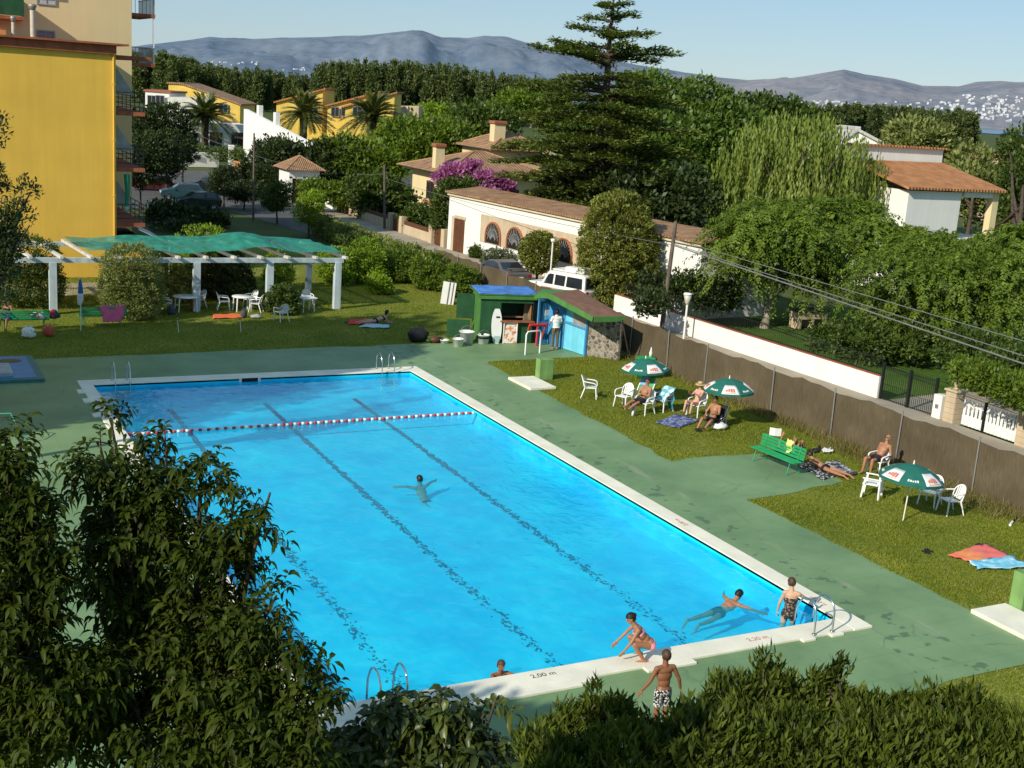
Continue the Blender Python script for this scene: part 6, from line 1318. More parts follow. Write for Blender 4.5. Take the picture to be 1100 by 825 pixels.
t3_ = thing('white_annex', 'white flat roofed annex glimpsed through the cedar branches', 'house', (wx+bx0+6, by0+12, 0)); mb = MB(); mb.box((2, 2, 2.6), (7, 5, 5.2)); mb.build('wall', M_white, t3_); mb = MB(); mb.box((2, 2, 5.3), (7.5, 5.5, .3)); mb.build('roof', simple('pale_tiles', (.5, .4, .3), .8, .2, 4), t3_)
# low walls along the pavement
t = thing('street_wall', 'low beige garden wall with stone piers and brown gates along the pavement', 'wall', (0, 0, 0))
pys = (61.2, 63.4, 69.2, 71.5, 80.4, 83.9)
for y in pys: MB().box((17.75, y, .68), (.5, .55, 1.36), bev=.02).build('pier', M_beige, t)
for y0, y1 in ((63.7, 68.9), (71.8, 80.1)): MB().box((17.78, (y0+y1)/2, .38), (.22, y1-y0, .76)).build('wall', M_beige, t); MB().box((17.78, (y0+y1)/2, .92), (.1, y1-y0, .3)).build('brown_boards', M_brown, t)
for y0, y1 in ((61.5, 63.1), (69.5, 71.2), (80.7, 83.6)): MB().box((17.78, (y0+y1)/2, .65), (.08, y1-y0, 1.15)).build('gate', M_brown, t)
t = thing('white_hedge_wall', 'low white wall under the clipped hedge beyond the beige piers', 'wall', (0, 0, 0)); wallrun(t, 'wall', [(17.9, 85), (20.6, 110)], .85, .25, M_white); MB().box((18.0, 96.2, .7), (.5, .6, 1.5)).build('pier', M_white, t)
t = thing('brick_garden_wall', 'orange brown garden wall further up the street', 'wall', (0, 0, 0)); wallrun(t, 'wall', [(20.7, 110.5), (20.2, 128)], 1.15, .25, simple('orange_brick', (.42, .19, .08), .85, .2, 4))
t = thing('villa_front_wall', 'white garden wall with a dark letter slot in front of the palm', 'wall', (0, 0, 0)); wallrun(t, 'wall', [(11.5, 131), (19.3, 132)], 1.75, .3, M_white); MB().box((16.6, 131.4, 1.15), (.8, .12, .5)).build('letter_slot', M_dark, t); MB().box((20.6, 131, 1.4), (.6, .6, 2.8)).build('pillar', M_white, t)
# white house left of the road
t = thing('white_house', 'white house with a long sloping side wall behind the palm', 'house', (16, 138, 0))
mb = MB(); w0 = PX(262, 117, 22); w1_ = PX(333, 154, 22); mb.extr([(w0.x-16, w0.y-138, 0), (w1_.x-16, w1_.y-138, 0), (w1_.x-16, w1_.y-138, w1_.z), (w0.x-16, w0.y-138, w0.z)], (.5, 0, 0)); mb.build('side_wall', M_white, t)
mb = MB(); hx0, hx1 = PY(203, 160, 146).x, PY(266, 160, 146).x; zt = PY(240, 133, 146).z; mb.box(((hx0+hx1)/2-16, 12, zt/2), (hx1-hx0, 8, zt)); mb.build('wall', M_white, t)
mb = MB(); ra = PY(252, 132, 145.5); rb_ = PY(266, 134, 145.5); mb.extr([(ra.x-16, 7.5, ra.z-2.0), (rb_.x-16, 7.5, rb_.z-2.0), (rb_.x-16, 13, rb_.z), (ra.x-16, 13, ra.z)], (0, 0, .12)); mb.build('porch_roof', M_tile, t)
for px, py in ((206, 150), (232, 150), (255, 150)): c = PY(px, py, 146); win(t, (c.x-16, 7.98, c.z), (0, -1, 0), 1.6, 1.8, frame=M_gwood)
for px in (272, 279, 295, 303): 
    c = PX(px, np.interp(px, [262, 333], [117, 154])-4, 22.25); 
mb = MB(); c = PX(297, 133, 22.3); mb.box((c.x-16, c.y-138, c.z+.3), (.5, .9, 1.9)); mb.build('chimney', M_white, t); mb = MB(); c = PX(279, 124, 22.3); mb.box((c.x-16, c.y-138, c.z+.3), (.5, .9, 1.7)); mb.build('chimney', M_white, t)
# arched porch
pp = PD(327, 176, 112); t = thing('garden_porch', 'small white arched porch with a brown tiled roof among dark shrubs', 'house', (pp.x, pp.y, 0))
mb = MB()
for x in (-2.0, 0, 2.0): mb.box((x, 0, 1.6), (.45, .5, 3.2))
mb.box((0, 0, 3.5), (4.5, .5, 1.0)); mb.box((2.0, 2.5, 2.0), (.4, 4.5, 4.0)); mb.box((-2.0, 2.5, 2.0), (.4, 4.5, 4.0)); mb.build('wall', M_white, t); hip(t, -2.9, -.9, 2.9, 5.4, 4.0, 1.5, M_tile)
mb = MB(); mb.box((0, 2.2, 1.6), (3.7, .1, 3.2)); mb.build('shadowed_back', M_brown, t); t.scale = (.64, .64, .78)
def far_house(label, d, fr, depth, wall, roofm, wins=(), name='house', over=.5, roof=True, group=None):
    """fr: front face outline in the survey photo, left to right: (x0,y of top left),(x1,y of top right), more top points allowed"""
    pts = [PD(px, py, d) for px, py in fr]; c = pts[0]; t = thing(name, label, 'house', (c.x, c.y, 0), 0, group)
    loc = [Vector((p.x-c.x, p.y-c.y, p.z)) for p in pts]; b = [Vector((p.x, p.y, -1)) for p in loc]
    mb = MB(); mb.extr(loc+b[::-1], FH*depth); mb.build('wall', wall, t)
    if roof:
        mb = MB()
        for p, q in zip(loc, loc[1:]):
            e = (q-p).normalized(); mb.extr([p-e*over-FH*over, q+e*over-FH*over, q+e*over+FH*(depth+over), p-e*over+FH*(depth+over)], (0, 0, .28))
        mb.build('roof', roofm, t)
    for px, py, w, h in wins: q = PD(px, py, d); win(t, (q.x-c.x, q.y-c.y, q.z), tuple(-FH), w, h, frame=M_gwood)
    return t
FHt = FH
far_house('leftmost yellow house with an orange pitched roof beyond the palms', 235, [(297, 110), (347, 97)], 14, M_yhouse, M_tile2, [(325, 115, 1.8, 1.6), (336, 122, 1.8, 2)])
far_house('middle yellow house with a long orange roof behind the dark palm', 228, [(352, 114), (406, 100)], 13, M_yhouse, M_tile2, [(372, 120, 1.8, 1.6), (360, 120, 1.4, 1.6)])
far_house('right yellow house with an orange roof and plain tall wall', 222, [(371, 115), (424, 101)], 12, M_yhouse, M_tile2, [(384, 120, 1.6, 1.6)])
far_house('low flat beige building right of the yellow houses', 245, [(424, 114), (450, 114)], 9, M_beige, M_conc, [], roof=False)
far_house('yellow terraced house with a long sloping roof line at the left', 200, [(181, 90), (196, 91), (258, 113)], 11, M_yhouse, M_tile, [(240, 116, 1.4, 1.2)], over=.25)
far_house('white terrace with yellow stripes beside the yellow terraced house', 185, [(156, 98), (182, 100)], 9, M_white, M_brick, [(163, 112, 1.2, 2.5), (172, 112, 1.2, 2.5)], over=.2)
far_house('plain pale grey block behind the big palm at the left', 180, [(180, 104), (212, 106)], 9, simple('pale_grey_render', (.6, .58, .5), .85), M_conc, [], roof=False)
# right hand house
hA, hB = PD(977, 203, 80), PD(1076, 207, 80); yF = hA.y; eW = PY(1076, 207, yF).x-hA.x; eZ = hA.z
t = thing('terracotta_house', 'white house with an orange tiled roof and open corner terrace at the right', 'house', (hA.x, yF, 0))
rt0, rt1 = PY(955, 175, yF+5.2), PY(1013, 177, yF+5.2)
mb = MB(); mb.extr([(-.5, -.4, eZ), (eW+.1, -.4, eZ), (rt1.x-hA.x, 5.2, rt1.z), (-.9, 5.2, rt0.z)], (0, 0, .14)); mb.build('roof', M_tile2, t)
mb = MB(); mb.extr([(eW+.12, -.4, eZ-.02), (rt1.x-hA.x+.02, 5.2, rt1.z-.02), (rt1.x-hA.x+.5, 9, rt1.z-.3), (eW+.1, 9, eZ-.02)], (0, 0, .14)); mb.build('side_roof', M_tile2, t)
wx_ = PY(1030, 230, yF).x-hA.x
mb = MB(); mb.box((wx_/2, 4.5, eZ/2-.05), (wx_, 9, eZ-.1)); mb.build('wall', M_white, t)
mb = MB(); px_ = PY(1069, 220, yF).x-hA.x; mb.box((px_, .25, eZ/2), (.55, .5, eZ-.02)); mb.build('column', M_cream, t); mb = MB(); mb.box(((wx_+px_)/2, .25, eZ-.22), (px_-wx_-.56, .45, .4)); mb.build('lintel', M_white, t)
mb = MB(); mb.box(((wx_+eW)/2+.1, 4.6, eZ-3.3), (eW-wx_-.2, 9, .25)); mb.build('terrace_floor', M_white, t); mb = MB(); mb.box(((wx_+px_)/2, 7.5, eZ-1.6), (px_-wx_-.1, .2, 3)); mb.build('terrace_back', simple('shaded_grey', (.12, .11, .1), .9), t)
mb = MB(); mb.box(((-.7+rt1.x-hA.x)/2-.1, 7.6, rt0.z-.1), (rt1.x-hA.x+.8, 4.6, 2.4)); mb.build('upper_wall', M_white, t)
mb = MB()
for i in range(26): mb.box((-.9+(rt1.x-hA.x+1.0)*i/25, 5.25, rt0.z+1.16), (.26, .4, .12))
mb.build('tile_edge', M_tile2, t); win(t, (-.0, 4, eZ-1.6), (-1, 0, 0), 1.2, 1.4, frame=M_gwood)
far_house('distant white roofed house peeping over the willow', 120, [(905, 152), (921, 141), (957, 160)], 8, M_white, simple('pale_roof', (.5, .48, .44), .8, .15, 3), [], over=.3)
far_house('small orange roofed house between the trees at the far right', 150, [(1060, 170), (1069, 168), (1080, 176)], 6, M_beige, M_tile2, [], over=.3)
# hillside town
from mathutils.bvhtree import BVHTree
def bvh(o): me = o.data; return BVHTree.FromPolygons([v.co[:] for v in me.vertices], [p.vertices[:] for p in me.polygons])
TB = [bvh(bpy.data.objects['coastal_hills']), bvh(bpy.data.objects['mountain_range'])]
protos = []
for i, c in enumerate(((.55, .56, .58), (.48, .47, .47), (.58, .59, .6))):  # whites greyed and blued: distance haze put into their colour
    m = simple('town_white_%s' % 'abc'[i], c, .9, .05, 1)
    mb = MB(); mb.box((0, 0, 0), (1, 1, 1)); mb.box((.2, .1, .6), (.5, .6, .3)); me = mb.build('far_house', m).data; o = bpy.data.objects['far_house']; bpy.data.objects.remove(o); protos.append(me)
rr = random.Random(5); cnt = 0
for (x0, x1, y0, y1, n, sc) in ((985, 1100, 107, 133, 150, 1.0), (1035, 1100, 101, 112, 30, .9), (855, 905, 107, 114, 28, .8), (900, 985, 108, 120, 24, .8), (838, 900, 112, 121, 40, .9), (224, 278, 66, 71, 18, .7), (302, 336, 73, 77, 8, .7)):
    for i in range(n):
        px, py = rr.uniform(x0, x1), rr.triangular(y0, y1); r = _ray(px, py); v = Vector((float(r[0]), float(r[1]), float(r[2]))).normalized(); hit = None
        for T in TB:
            h = T.ray_cast(CV, v)
            if h[0] is not None and (hit is None or h[3] < hit[1]): hit = (h[0], h[3])
        if hit is None: continue
        o = bpy.data.objects.new('hillside_house', protos[rr.randrange(3)]); COL.objects.link(o); k = sc*hit[1]/7000
        o.location = hit[0]; o.scale = (rr.uniform(9, 24)*k, rr.uniform(9, 16)*k, rr.uniform(8, 14)*k); o.rotation_euler = (0, 0, rr.uniform(-.7, .7)); tag(o, 'small white house of the town scattered on the far hillside', 'house', 'white houses on the far hillside')
# ------------------------------------------------------------------ vegetation
LM = dict(
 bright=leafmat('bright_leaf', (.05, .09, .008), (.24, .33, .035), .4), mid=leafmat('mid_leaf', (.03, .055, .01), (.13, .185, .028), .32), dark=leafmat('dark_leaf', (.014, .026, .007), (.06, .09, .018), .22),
 cedar=leafmat('cedar_needle', (.03, .06, .016), (.2, .25, .05), .22, .7, .1), willow=leafmat('willow_leaf', (.1, .15, .02), (.33, .39, .08), .4), topiary=leafmat('topiary_leaf', (.07, .09, .012), (.3, .31, .055), .28),
 hedge=leafmat('trimmed_hedge_leaf', (.07, .1, .022), (.36, .38, .12), .3, .45, .2), pine=leafmat('pine_needle', (.035, .075, .01), (.16, .24, .03), .25), lime=leafmat('lime_leaf', (.11, .19, .014), (.36, .48, .035), .4), palm=leafmat('palm_leaf', (.03, .045, .01), (.17, .19, .045), .25, .4, .4),
 poplar=leafmat('poplar_leaf', (.05, .075, .022), (.17, .21, .055), .28), magenta=leafmat('magenta_bract', (.28, .05, .22), (.62, .24, .52), .35), front=leafmat('glossy_fruit_leaf', (.01, .021, .003), (.08, .11, .01), .32, .5, .14), oleander=leafmat('oleander_leaf', (.014, .026, .005), (.17, .215, .028), .3, .5, .16), grey=leafmat('grey_green_leaf', (.07, .09, .05), (.2, .23, .13), .2), dry=leafmat('dry_grass_blade', (.12, .1, .03), (.34, .29, .1), .3), grass=leafmat('grass_blade', (.1, .145, .01), (.35, .36, .034), .4))
M_bark = simple('brown_bark', (.085, .06, .04), .95, .3, 3, .6, 14, streak=.3); M_barkp = simple('pale_bark', (.3, .26, .19), .95, .25, 3, .5, 14, streak=.2)
def plant(name, label, cat, base, blobs, mat, n, per, crad, ln, wd, trunk=True, r0=.2, h=None, group=None, seed=1, bark=None, nb=7, leafname='crown', **kw):
    """blobs in world space; root at base"""
    rng = np.random.default_rng(seed); base = Vector(base); t = thing(name, label, cat, tuple(base), 0, group)
    lb = [(b[0]-base.x, b[1]-base.y, b[2]-base.z, b[3], b[4], b[5]) for b in blobs]
    if trunk:
        mb = MB(); hh = h or (sum(b[2] for b in lb)/len(lb)); cx_ = sum(b[0] for b in lb)/len(lb); cy_ = sum(b[1] for b in lb)/len(lb)
        limbs(mb, rng, (0, 0, -.1), (cx_*.5, cy_*.5, hh), r0, r0*.45, lb, nb, r0*.4); mb.build('trunk', bark or M_bark, t)
    foliage(leafname, rng, lb, mat, n, per, crad, ln, wd, t, **kw)
    return t
def bl(px, py, d, rx, ry, k=1.0):
    c = PD(px, py, d); return (c.x, c.y, c.z, rx*d/FOC, rx*d/FOC*k, ry*d/FOC)
def ground(px, py, d, z=0): c = PD(px, py, d); return (c.x, c.y, z)
# trimmed hedges and bushes around the pergola
def bush(label, c, r, h, mat='hedge', seed=1, n=420, ln=.11, box=False, name='trimmed_bush', per=22, group=None, cat='bush'):
    if box: blobs = [(c[0]+x*r*.3, c[1]+y*r*.3, z, r*.75, r*.75, h*.26) for x in (-1, 1) for y in (-1, 1) for z in (h*.25, h*.5, h*.75)]
    else: blobs = [(c[0], c[1], h*.36, r, r, h*.4), (c[0], c[1], h*.66, r*.93, r*.93, h*.34), (c[0]+.1, c[1]-.1, h*.25, r*.95, r*.95, h*.3)]
    return plant(name, label, cat, (c[0], c[1], 0), blobs, LM[mat], n, per, .22, ln, ln*.5, r0=.09, seed=seed, nb=6, shell=.9, group=group)
bush('large rounded trimmed bush in front of the pergola behind the bench', (-8.5, 37.75), 1.42, 3.35, seed=2, n=1100)
bush('dark trimmed bush behind the leftmost pergola post', (-12.5, 41.2), 1.55, 3.2, 'mid', 3, 800)
bush('rounded bush under the pergola left of the second post', (-6.2, 42.0), 1.4, 2.3, 'hedge', 4, 600)
bush('dense black green bush under the middle of the pergola', (-3.1, 43.0), 1.7, 2.35, 'dark', 5, 700)
bush('spiky low shrub at the foot of the third pergola post', (-1.35, 38.0), .75, 1.25, 'mid', 6, 200, .16, name='low_shrub')
bush('lime green young shrub at the back of the pergola', (.6, 45.2), .8, 1.9, 'lime', 7, 220, .12, name='young_shrub')
bush('bright bush poking out above the rear of the teal net', (-3.2, 46.5), 1.6, 3.2, 'lime', 8, 420, .13, name='young_shrub')
# shrubs along the far part of the fence
for i, (lb, x, y, r, h, m) in enumerate((('bright green leafy shrub at the right of the pergola', 4.4, 46.5, 1.0, 2.0, 'lime'), ('tall lime shrub in the middle of the shrub border', 6.3, 46.8, 1.1, 2.5, 'lime'), ('broad mid green shrub before the ivy covered fence', 8.2, 47.3, 1.4, 2.1, 'bright'), ('rounded bright shrub at the end of the border near the fence', 9.3, 44.3, 1.2, 2.0, 'bright'), ('low bright shrub against the fence end', 10.0, 41.8, 1.0, 1.7, 'bright'), ('small pale plant alone on the lawn before the border', 5.7, 43.2, .55, .9, 'lime'), ('dark ivy mound behind the shrub border', 7.2, 51.0, 1.6, 2.2, 'mid'), ('brown green hedge mound above the fence end', 9.8, 50.0, 1.4, 1.8, 'hedge'))):
    bush(lb, (x, y), r, h, m, 20+i, 360, .15, name='border_shrub')
plant('boundary_hedge', 'ivy covered boundary hedge running from the shrub border along the road', 'hedge', (8, 58, 0), [(10.9-.03*k, 49.0+1.7*k, .65+.1*sin(k*2), .7, 1.1, .8) for k in range(12)], LM['hedge'], 1200, 22, .35, .17, .09, trunk=False, seed=31, leafname='foliage')
# street trees
def street(lb, px, py, h, r, m, seed, n=320, name='street_tree', ln=.17):
    b = P(px, py); plant(name, lb, 'tree', tuple(b), [(b.x, b.y, h*.62, r, r, h*.3), (b.x+r*.3, b.y-r*.2, h*.75, r*.75, r*.75, h*.22), (b.x-r*.35, b.y+.1, h*.52, r*.7, r*.7, h*.2)], LM[m], n, 20, .38, ln, ln*.5, r0=.09, h=h*.6, seed=seed)
street('small lime leaved citrus tree beside the road behind the net', 331, 256, 3.5, .95, 'lime', 41, 200)
street('dark young tree left of the lime citrus tree', 297, 240, 3.3, 1.2, 'mid', 42)
street('thin dark young tree at the car park kerb', 240, 222, 3.6, 1.2, 'dark', 43)
street('short dark shrub by the pole at the car park kerb', 262, 225, 2.4, 1.5, 'dark', 44)
street('broad dark tree behind the balconies of the yellow block', 165, 200, 8.2, 3.6, 'dark', 45, 700, ln=.3)
street('second dark street tree over the parked cars', 178, 208, 6.0, 2.6, 'dark', 46, 500, ln=.26)
street('dark tree shading the green hatchback', 150, 228, 6.5, 3.2, 'dark', 47, 600, ln=.26)
# topiary, round tree, rosemary by the garage
tb = Vector((16.9, 37.6, 0)); d0 = (tb-CV).dot(FWD)
plant('topiary_tree', 'big egg shaped clipped tree in front of the white garage', 'tree', tuple(tb), [bl(664, 290, d0, 43, 34), bl(664, 262, d0, 42, 42), bl(664, 240, d0, 33, 33), bl(662, 310, d0, 32, 26), bl(666, 226, d0, 20, 18)], LM['topiary'], 1700, 24, .26, .17, .08, r0=.2, h=2, seed=51, shell=.92)
rb = Vector((16.6, 45.2, 0)); d1 = (rb-CV).dot(FWD)
plant('round_tree', 'smaller round clipped tree beside the street lamp at the garage', 'tree', tuple(rb), [bl(579, 271, d1, 19, 21)], LM['topiary'], 520, 22, .24, .15, .08, r0=.1, h=1.5, seed=52, shell=.92)
for i, (lb, px, py, r, h) in enumerate((('grey green rosemary bush at the foot of the garage wall', 527, 288, 1.1, 1.2), ('small dark shrub beside the brown garage door', 507, 278, .7, .9))): b = P(px, py); bush(lb, (b.x+.6, b.y), r, h, 'grey' if i == 0 else 'mid', 53+i, 220, .16, name='low_shrub')
# bougainvillea over the garden wall
bd = 96
plant('bougainvillea', 'magenta bougainvillea spilling over the villa garden beside the garage', 'shrub', ground(520, 215, bd-3), [bl(490, 186, bd-4, 17, 8), bl(475, 192, bd-4, 9, 6), bl(525, 194, bd-5, 16, 9), bl(540, 202, bd-5, 11, 6), bl(510, 178, bd-4, 7, 5), bl(523, 208, bd-6, 13, 6)], LM['magenta'], 300, 22, .4, .25, .16, r0=.12, h=3, seed=55, leafname='flowers')
plant('dark_shrub', 'dark columnar shrub against the end wall of the garage', 'shrub', ground(480, 240, bd-6), [bl(478, 225, bd-6, 15, 30), bl(497, 205, bd-5, 22, 12), bl(515, 203, bd-5, 20, 8)], LM['mid'], 520, 22, .5, .26, .12, r0=.12, h=3, seed=56)
# cedar
cb = Vector((27.0, 56.0, 0)); cd = (cb-CV).dot(FWD)
def cedar():
    rng = np.random.default_rng(61); t = thing('cedar_tree', 'tall tiered cedar with flat spreading branches towering over the villa', 'tree', tuple(cb)); m = cd/FOC
    top = PD(655, -8, cd).z; mb = MB(); mb.tube([(0, 0, -.2), (.1, 0, top*.5), (0, .1, top*.8), (0, 0, top)], [.55, .36, .16, .03], 9)
    prof_y = [-8, 5, 22, 45, 62, 75, 95, 130, 165, 200, 240]; prof_r = [4, 20, 34, 56, 62, 78, 92, 102, 104, 102, 86]
    P_, A_2, N_, S_ = [], [], [], []
    yy = -4
    while yy < 245:
        z = PD(655, yy, cd).z; R = np.interp(yy, prof_y, prof_r)*m; nb = 4 if yy < 85 else 6
        a0 = rng.random()*6.3
        for k in range(nb):
            a = a0+2*pi*k/nb+rng.normal()*.3; ln = R*(.5+.6*rng.random()**.8); rise = (.2 if yy < 85 else .06)+rng.normal()*.05
            z0 = z-(.0 if yy > 60 else .12*ln)+rng.normal()*.25
            pt = lambda s: np.array([cos(a)*ln*s, sin(a)*ln*s, z0+rise*ln*s-.1*ln*s*s])
            mb.tube([pt(0), pt(.5), pt(1)], [.1+.012*ln, .06, .02], 5)
            n = int(20*ln)+12; s = rng.random(n)**.75; s = .15+.85*s; wdt = .16*ln*np.sin(np.clip(s, 0, 1)*pi*.85+.25)+.22
            lat = rng.normal(size=n)*wdt*.62
            c = np.stack([cos(a)*ln*s-sin(a)*lat, sin(a)*ln*s+cos(a)*lat, z0+rise*ln*s-.1*ln*s*s+rng.normal(size=n)*.1-.05*np.abs(lat)], 1)
            for _ in range(4):
                P_.append(c+rng.normal(size=(n, 3))*np.array([.16, .16, .05])); A_2.append(np.stack([cos(a)+rng.normal(size=n)*.6, sin(a)+rng.normal(size=n)*.6, .22+rng.normal(size=n)*.2], 1)); N_.append(np.array([0, 0, 1.])+rng.normal(size=(n, 3))*.35); S_.append(np.clip(.25+.5*s+rng.normal(size=n)*.2, 0, 1))
        yy += (8.4 if yy > 85 else 10.5)*rng.uniform(.8, 1.25)
    mb.build('trunk', M_bark, t); P_ = np.concatenate(P_); A_2 = np.concatenate(A_2); N_ = np.concatenate(N_); S_ = np.concatenate(S_)
    V, F, S = leaf_quads(P_, A_2, N_, .3*(.6+.8*rng.random(len(P_))), .15, S_); link('foliage', fastmesh('foliage', V, F, LM['cedar'], S), t)
cedar()
# big pine beyond the cedar, willow, garden trees
plant('pine_tree', 'large rounded bright pine behind the cedar', 'tree', ground(735, 200, 122), [bl(705, 120, 122, 45, 36), bl(745, 125, 120, 48, 38), bl(775, 150, 118, 42, 40), bl(725, 165, 116, 60, 45), bl(790, 185, 116, 32, 42), bl(690, 100, 124, 30, 22), bl(640, 165, 120, 50, 40)], LM['pine'], 1300, 22, 1.1, .55, .3, r0=.5, seed=71)
plant('broad_tree', 'mid green tree between the pine and the willow', 'tree', ground(830, 170, 150), [bl(815, 128, 150, 30, 24), bl(850, 130, 152, 28, 20), bl(785, 130, 155, 26, 16), bl(800, 170, 140, 30, 40)], LM['mid'], 520, 20, 1.2, .6, .35, r0=.4, seed=72)
def willow():
    rng = np.random.default_rng(73); d = 82; base = Vector(ground(862, 260, d)); t = thing('willow_tree', 'weeping willow with long pale green hanging strands', 'tree', tuple(base)); m = d/FOC
    mb = MB(); c0 = PD(862, 190, d)-base; limbs(mb, rng, (0, 0, -.1), (c0.x, c0.y, c0.z-1), .4, .2, [(c0.x+x, c0.y+y, c0.z+1.5, 1, 1, .6) for x, y in ((3, 1), (-3, 1), (0, 3), (0, -3), (2, -2), (-2, -2), (0, 0))], 14, .14); mb.build('trunk', M_bark, t)
    dom = [(862, 165, 46, 46), (815, 175, 42, 48), (905, 178, 40, 40), (785, 195, 26, 34), (935, 200, 22, 30), (840, 140, 25, 22), (885, 145, 26, 22), (860, 205, 62, 40)]
    P_, A_2, N_, S_ = [], [], [], []
    for px, py, rx, ry in dom:
        c = np.array(PD(px, py, d)-base); n = int(rx*ry*.055)+16
        dr = rdir(n, rng); dr[:, 2] = np.abs(dr[:, 2])*.9+.05; st = c+dr*np.array([rx*m, rx*m, ry*m])*(.75+.3*rng.random((n, 1)))
        for s, o in zip(st, dr):
            L_n = rng.uniform(2.0, 5.4); k = int(L_n/.2); zz = np.arange(k)*.2; sw = rng.normal(size=2)*.05; rndm = rng.random()
            pts = np.stack([s[0]+o[0]*.35*np.sqrt(zz)*.8+sw[0]*zz+rng.normal(size=k)*.035, s[1]+o[1]*.35*np.sqrt(zz)*.8+sw[1]*zz+rng.normal(size=k)*.05, s[2]-zz*.96+.3*np.exp(-zz*3)], 1)
            P_.append(pts); A_2.append(np.stack([rng.normal(size=k)*.16, rng.normal(size=k)*.16, -np.ones(k)], 1)); N_.append(np.array([o[0], o[1], .2])+rng.normal(size=(k, 3))*.5); S_.append(np.clip(.75*rndm+.15+rng.normal(size=k)*.1-.03*zz, 0, 1))
    P_ = np.concatenate(P_); A_2 = np.concatenate(A_2); N_ = np.concatenate(N_); S_ = np.concatenate(S_); keep = P_[:, 2] > .3; P_, A_2, N_, S_ = P_[keep], A_2[keep], N_[keep], S_[keep]
    V, F, S = leaf_quads(P_, A_2, N_, .42, .13, S_); link('strands', fastmesh('strands', V, F, LM['willow'], S), t)
willow()
ta, tb_ = Vector((22.8, 31.2, 0)), Vector((24.5, 22.6, 0)); da, db = (ta-CV).dot(FWD), (tb_-CV).dot(FWD)
def sprays(name, label, base, blobs, mat, ntw, L0, ln, wd, seed, r0=.22, h=4, bark=None, core=None, per=22, cat='tree'):
    """crown of long drooping twigs set with leaflets, with open gaps between the boughs"""
    rng = np.random.default_rng(seed); base = Vector(base); t = thing(name, label, cat, tuple(base))
    B = np.array([(b[0]-base.x, b[1]-base.y, b[2]-base.z, b[3], b[4], b[5]) for b in blobs]); pr = B[:, 3]*B[:, 5]; pr /= pr.sum(); k = rng.choice(len(B), ntw, p=pr)
    d = rdir(ntw, rng); d[:, 2] = np.where(d[:, 2] < -.3, -d[:, 2], d[:, 2]); st = B[k, :3]+d*B[k, 3:]*(.45+.5*rng.random((ntw, 1)))
    g = rng.integers(0, 60, ntw); bough = rdir(60, rng); tx = unit(d+bough[g]*.7+np.array([0, 0, .25])); tl = L0*(.5+.8*rng.random(ntw)); s = (np.arange(per)+.5)/per
    pts = st[:, None]+tx[:, None]*(tl[:, None]*s)[:, :, None]; pts[:, :, 2] -= .75*tl[:, None]*s**2
    tg = unit(np.gradient(pts, axis=1).reshape(-1, 3)); sd = unit(np.cross(tg, np.array([0, 0, 1.])+rng.normal(size=tg.shape)*.25)); up = np.cross(sd, tg)
    tsh = np.repeat(.7*rng.random(ntw)+.3*(d[:, 2]*.5+.5), per); P_, A_2, N_, S_ = [], [], [], []
    for q in (-1, 1): P_.append(pts.reshape(-1, 3)+rng.normal(size=tg.shape)*.03); A_2.append(sd*q+tg*.6-np.array([0, 0, .35])); N_.append(up+rng.normal(size=tg.shape)*.35); S_.append(np.clip(tsh*.75+.25*rng.random(len(tsh)), 0, 1))
    P_ = np.concatenate(P_); n = len(P_); V, F, S = leaf_quads(P_, np.concatenate(A_2), np.concatenate(N_), ln*(.6+.7*rng.random(n)), wd*(.7+.5*rng.random(n)), np.concatenate(S_)); link('crown', fastmesh('crown', V, F, mat, S), t)
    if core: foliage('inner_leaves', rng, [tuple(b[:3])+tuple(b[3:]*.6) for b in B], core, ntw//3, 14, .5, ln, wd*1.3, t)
    mb = MB(); limbs(mb, rng, (0, 0, -.1), (float(B[:, 0].mean())*.4, float(B[:, 1].mean())*.4, h), r0, r0*.5, [tuple(b) for b in B], 14, r0*.35); mb.build('trunk', bark or M_bark, t); return t
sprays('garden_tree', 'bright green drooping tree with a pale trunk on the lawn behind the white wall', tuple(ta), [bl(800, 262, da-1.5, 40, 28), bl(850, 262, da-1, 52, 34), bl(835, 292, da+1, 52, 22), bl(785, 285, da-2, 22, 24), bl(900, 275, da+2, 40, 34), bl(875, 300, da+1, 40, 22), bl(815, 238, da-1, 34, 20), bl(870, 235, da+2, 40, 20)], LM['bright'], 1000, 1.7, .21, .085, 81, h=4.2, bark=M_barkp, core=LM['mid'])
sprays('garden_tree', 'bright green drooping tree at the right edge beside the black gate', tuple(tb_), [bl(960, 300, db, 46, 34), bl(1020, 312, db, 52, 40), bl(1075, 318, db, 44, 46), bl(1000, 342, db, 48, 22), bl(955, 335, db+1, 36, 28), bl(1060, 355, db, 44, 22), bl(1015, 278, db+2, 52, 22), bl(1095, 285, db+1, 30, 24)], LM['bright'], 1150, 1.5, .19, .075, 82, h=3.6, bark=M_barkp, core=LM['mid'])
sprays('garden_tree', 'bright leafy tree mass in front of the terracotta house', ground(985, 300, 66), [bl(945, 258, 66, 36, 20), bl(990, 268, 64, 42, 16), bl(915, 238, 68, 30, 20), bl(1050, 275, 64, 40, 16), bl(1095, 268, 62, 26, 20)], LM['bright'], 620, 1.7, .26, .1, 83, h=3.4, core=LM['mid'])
plant('garden_shrubs', 'dense dark green hedge under the trees behind the iron railing', 'hedge', ground(980, 385, 50), [bl(890, 368, 60, 24, 20), bl(930, 370, 58, 32, 24), bl(985, 366, 58, 40, 22), bl(1050, 380, 53, 40, 24), bl(1085, 400, 50, 34, 24)], LM['mid'], 800, 22, .4, .2, .1, trunk=False, seed=84, leafname='foliage')
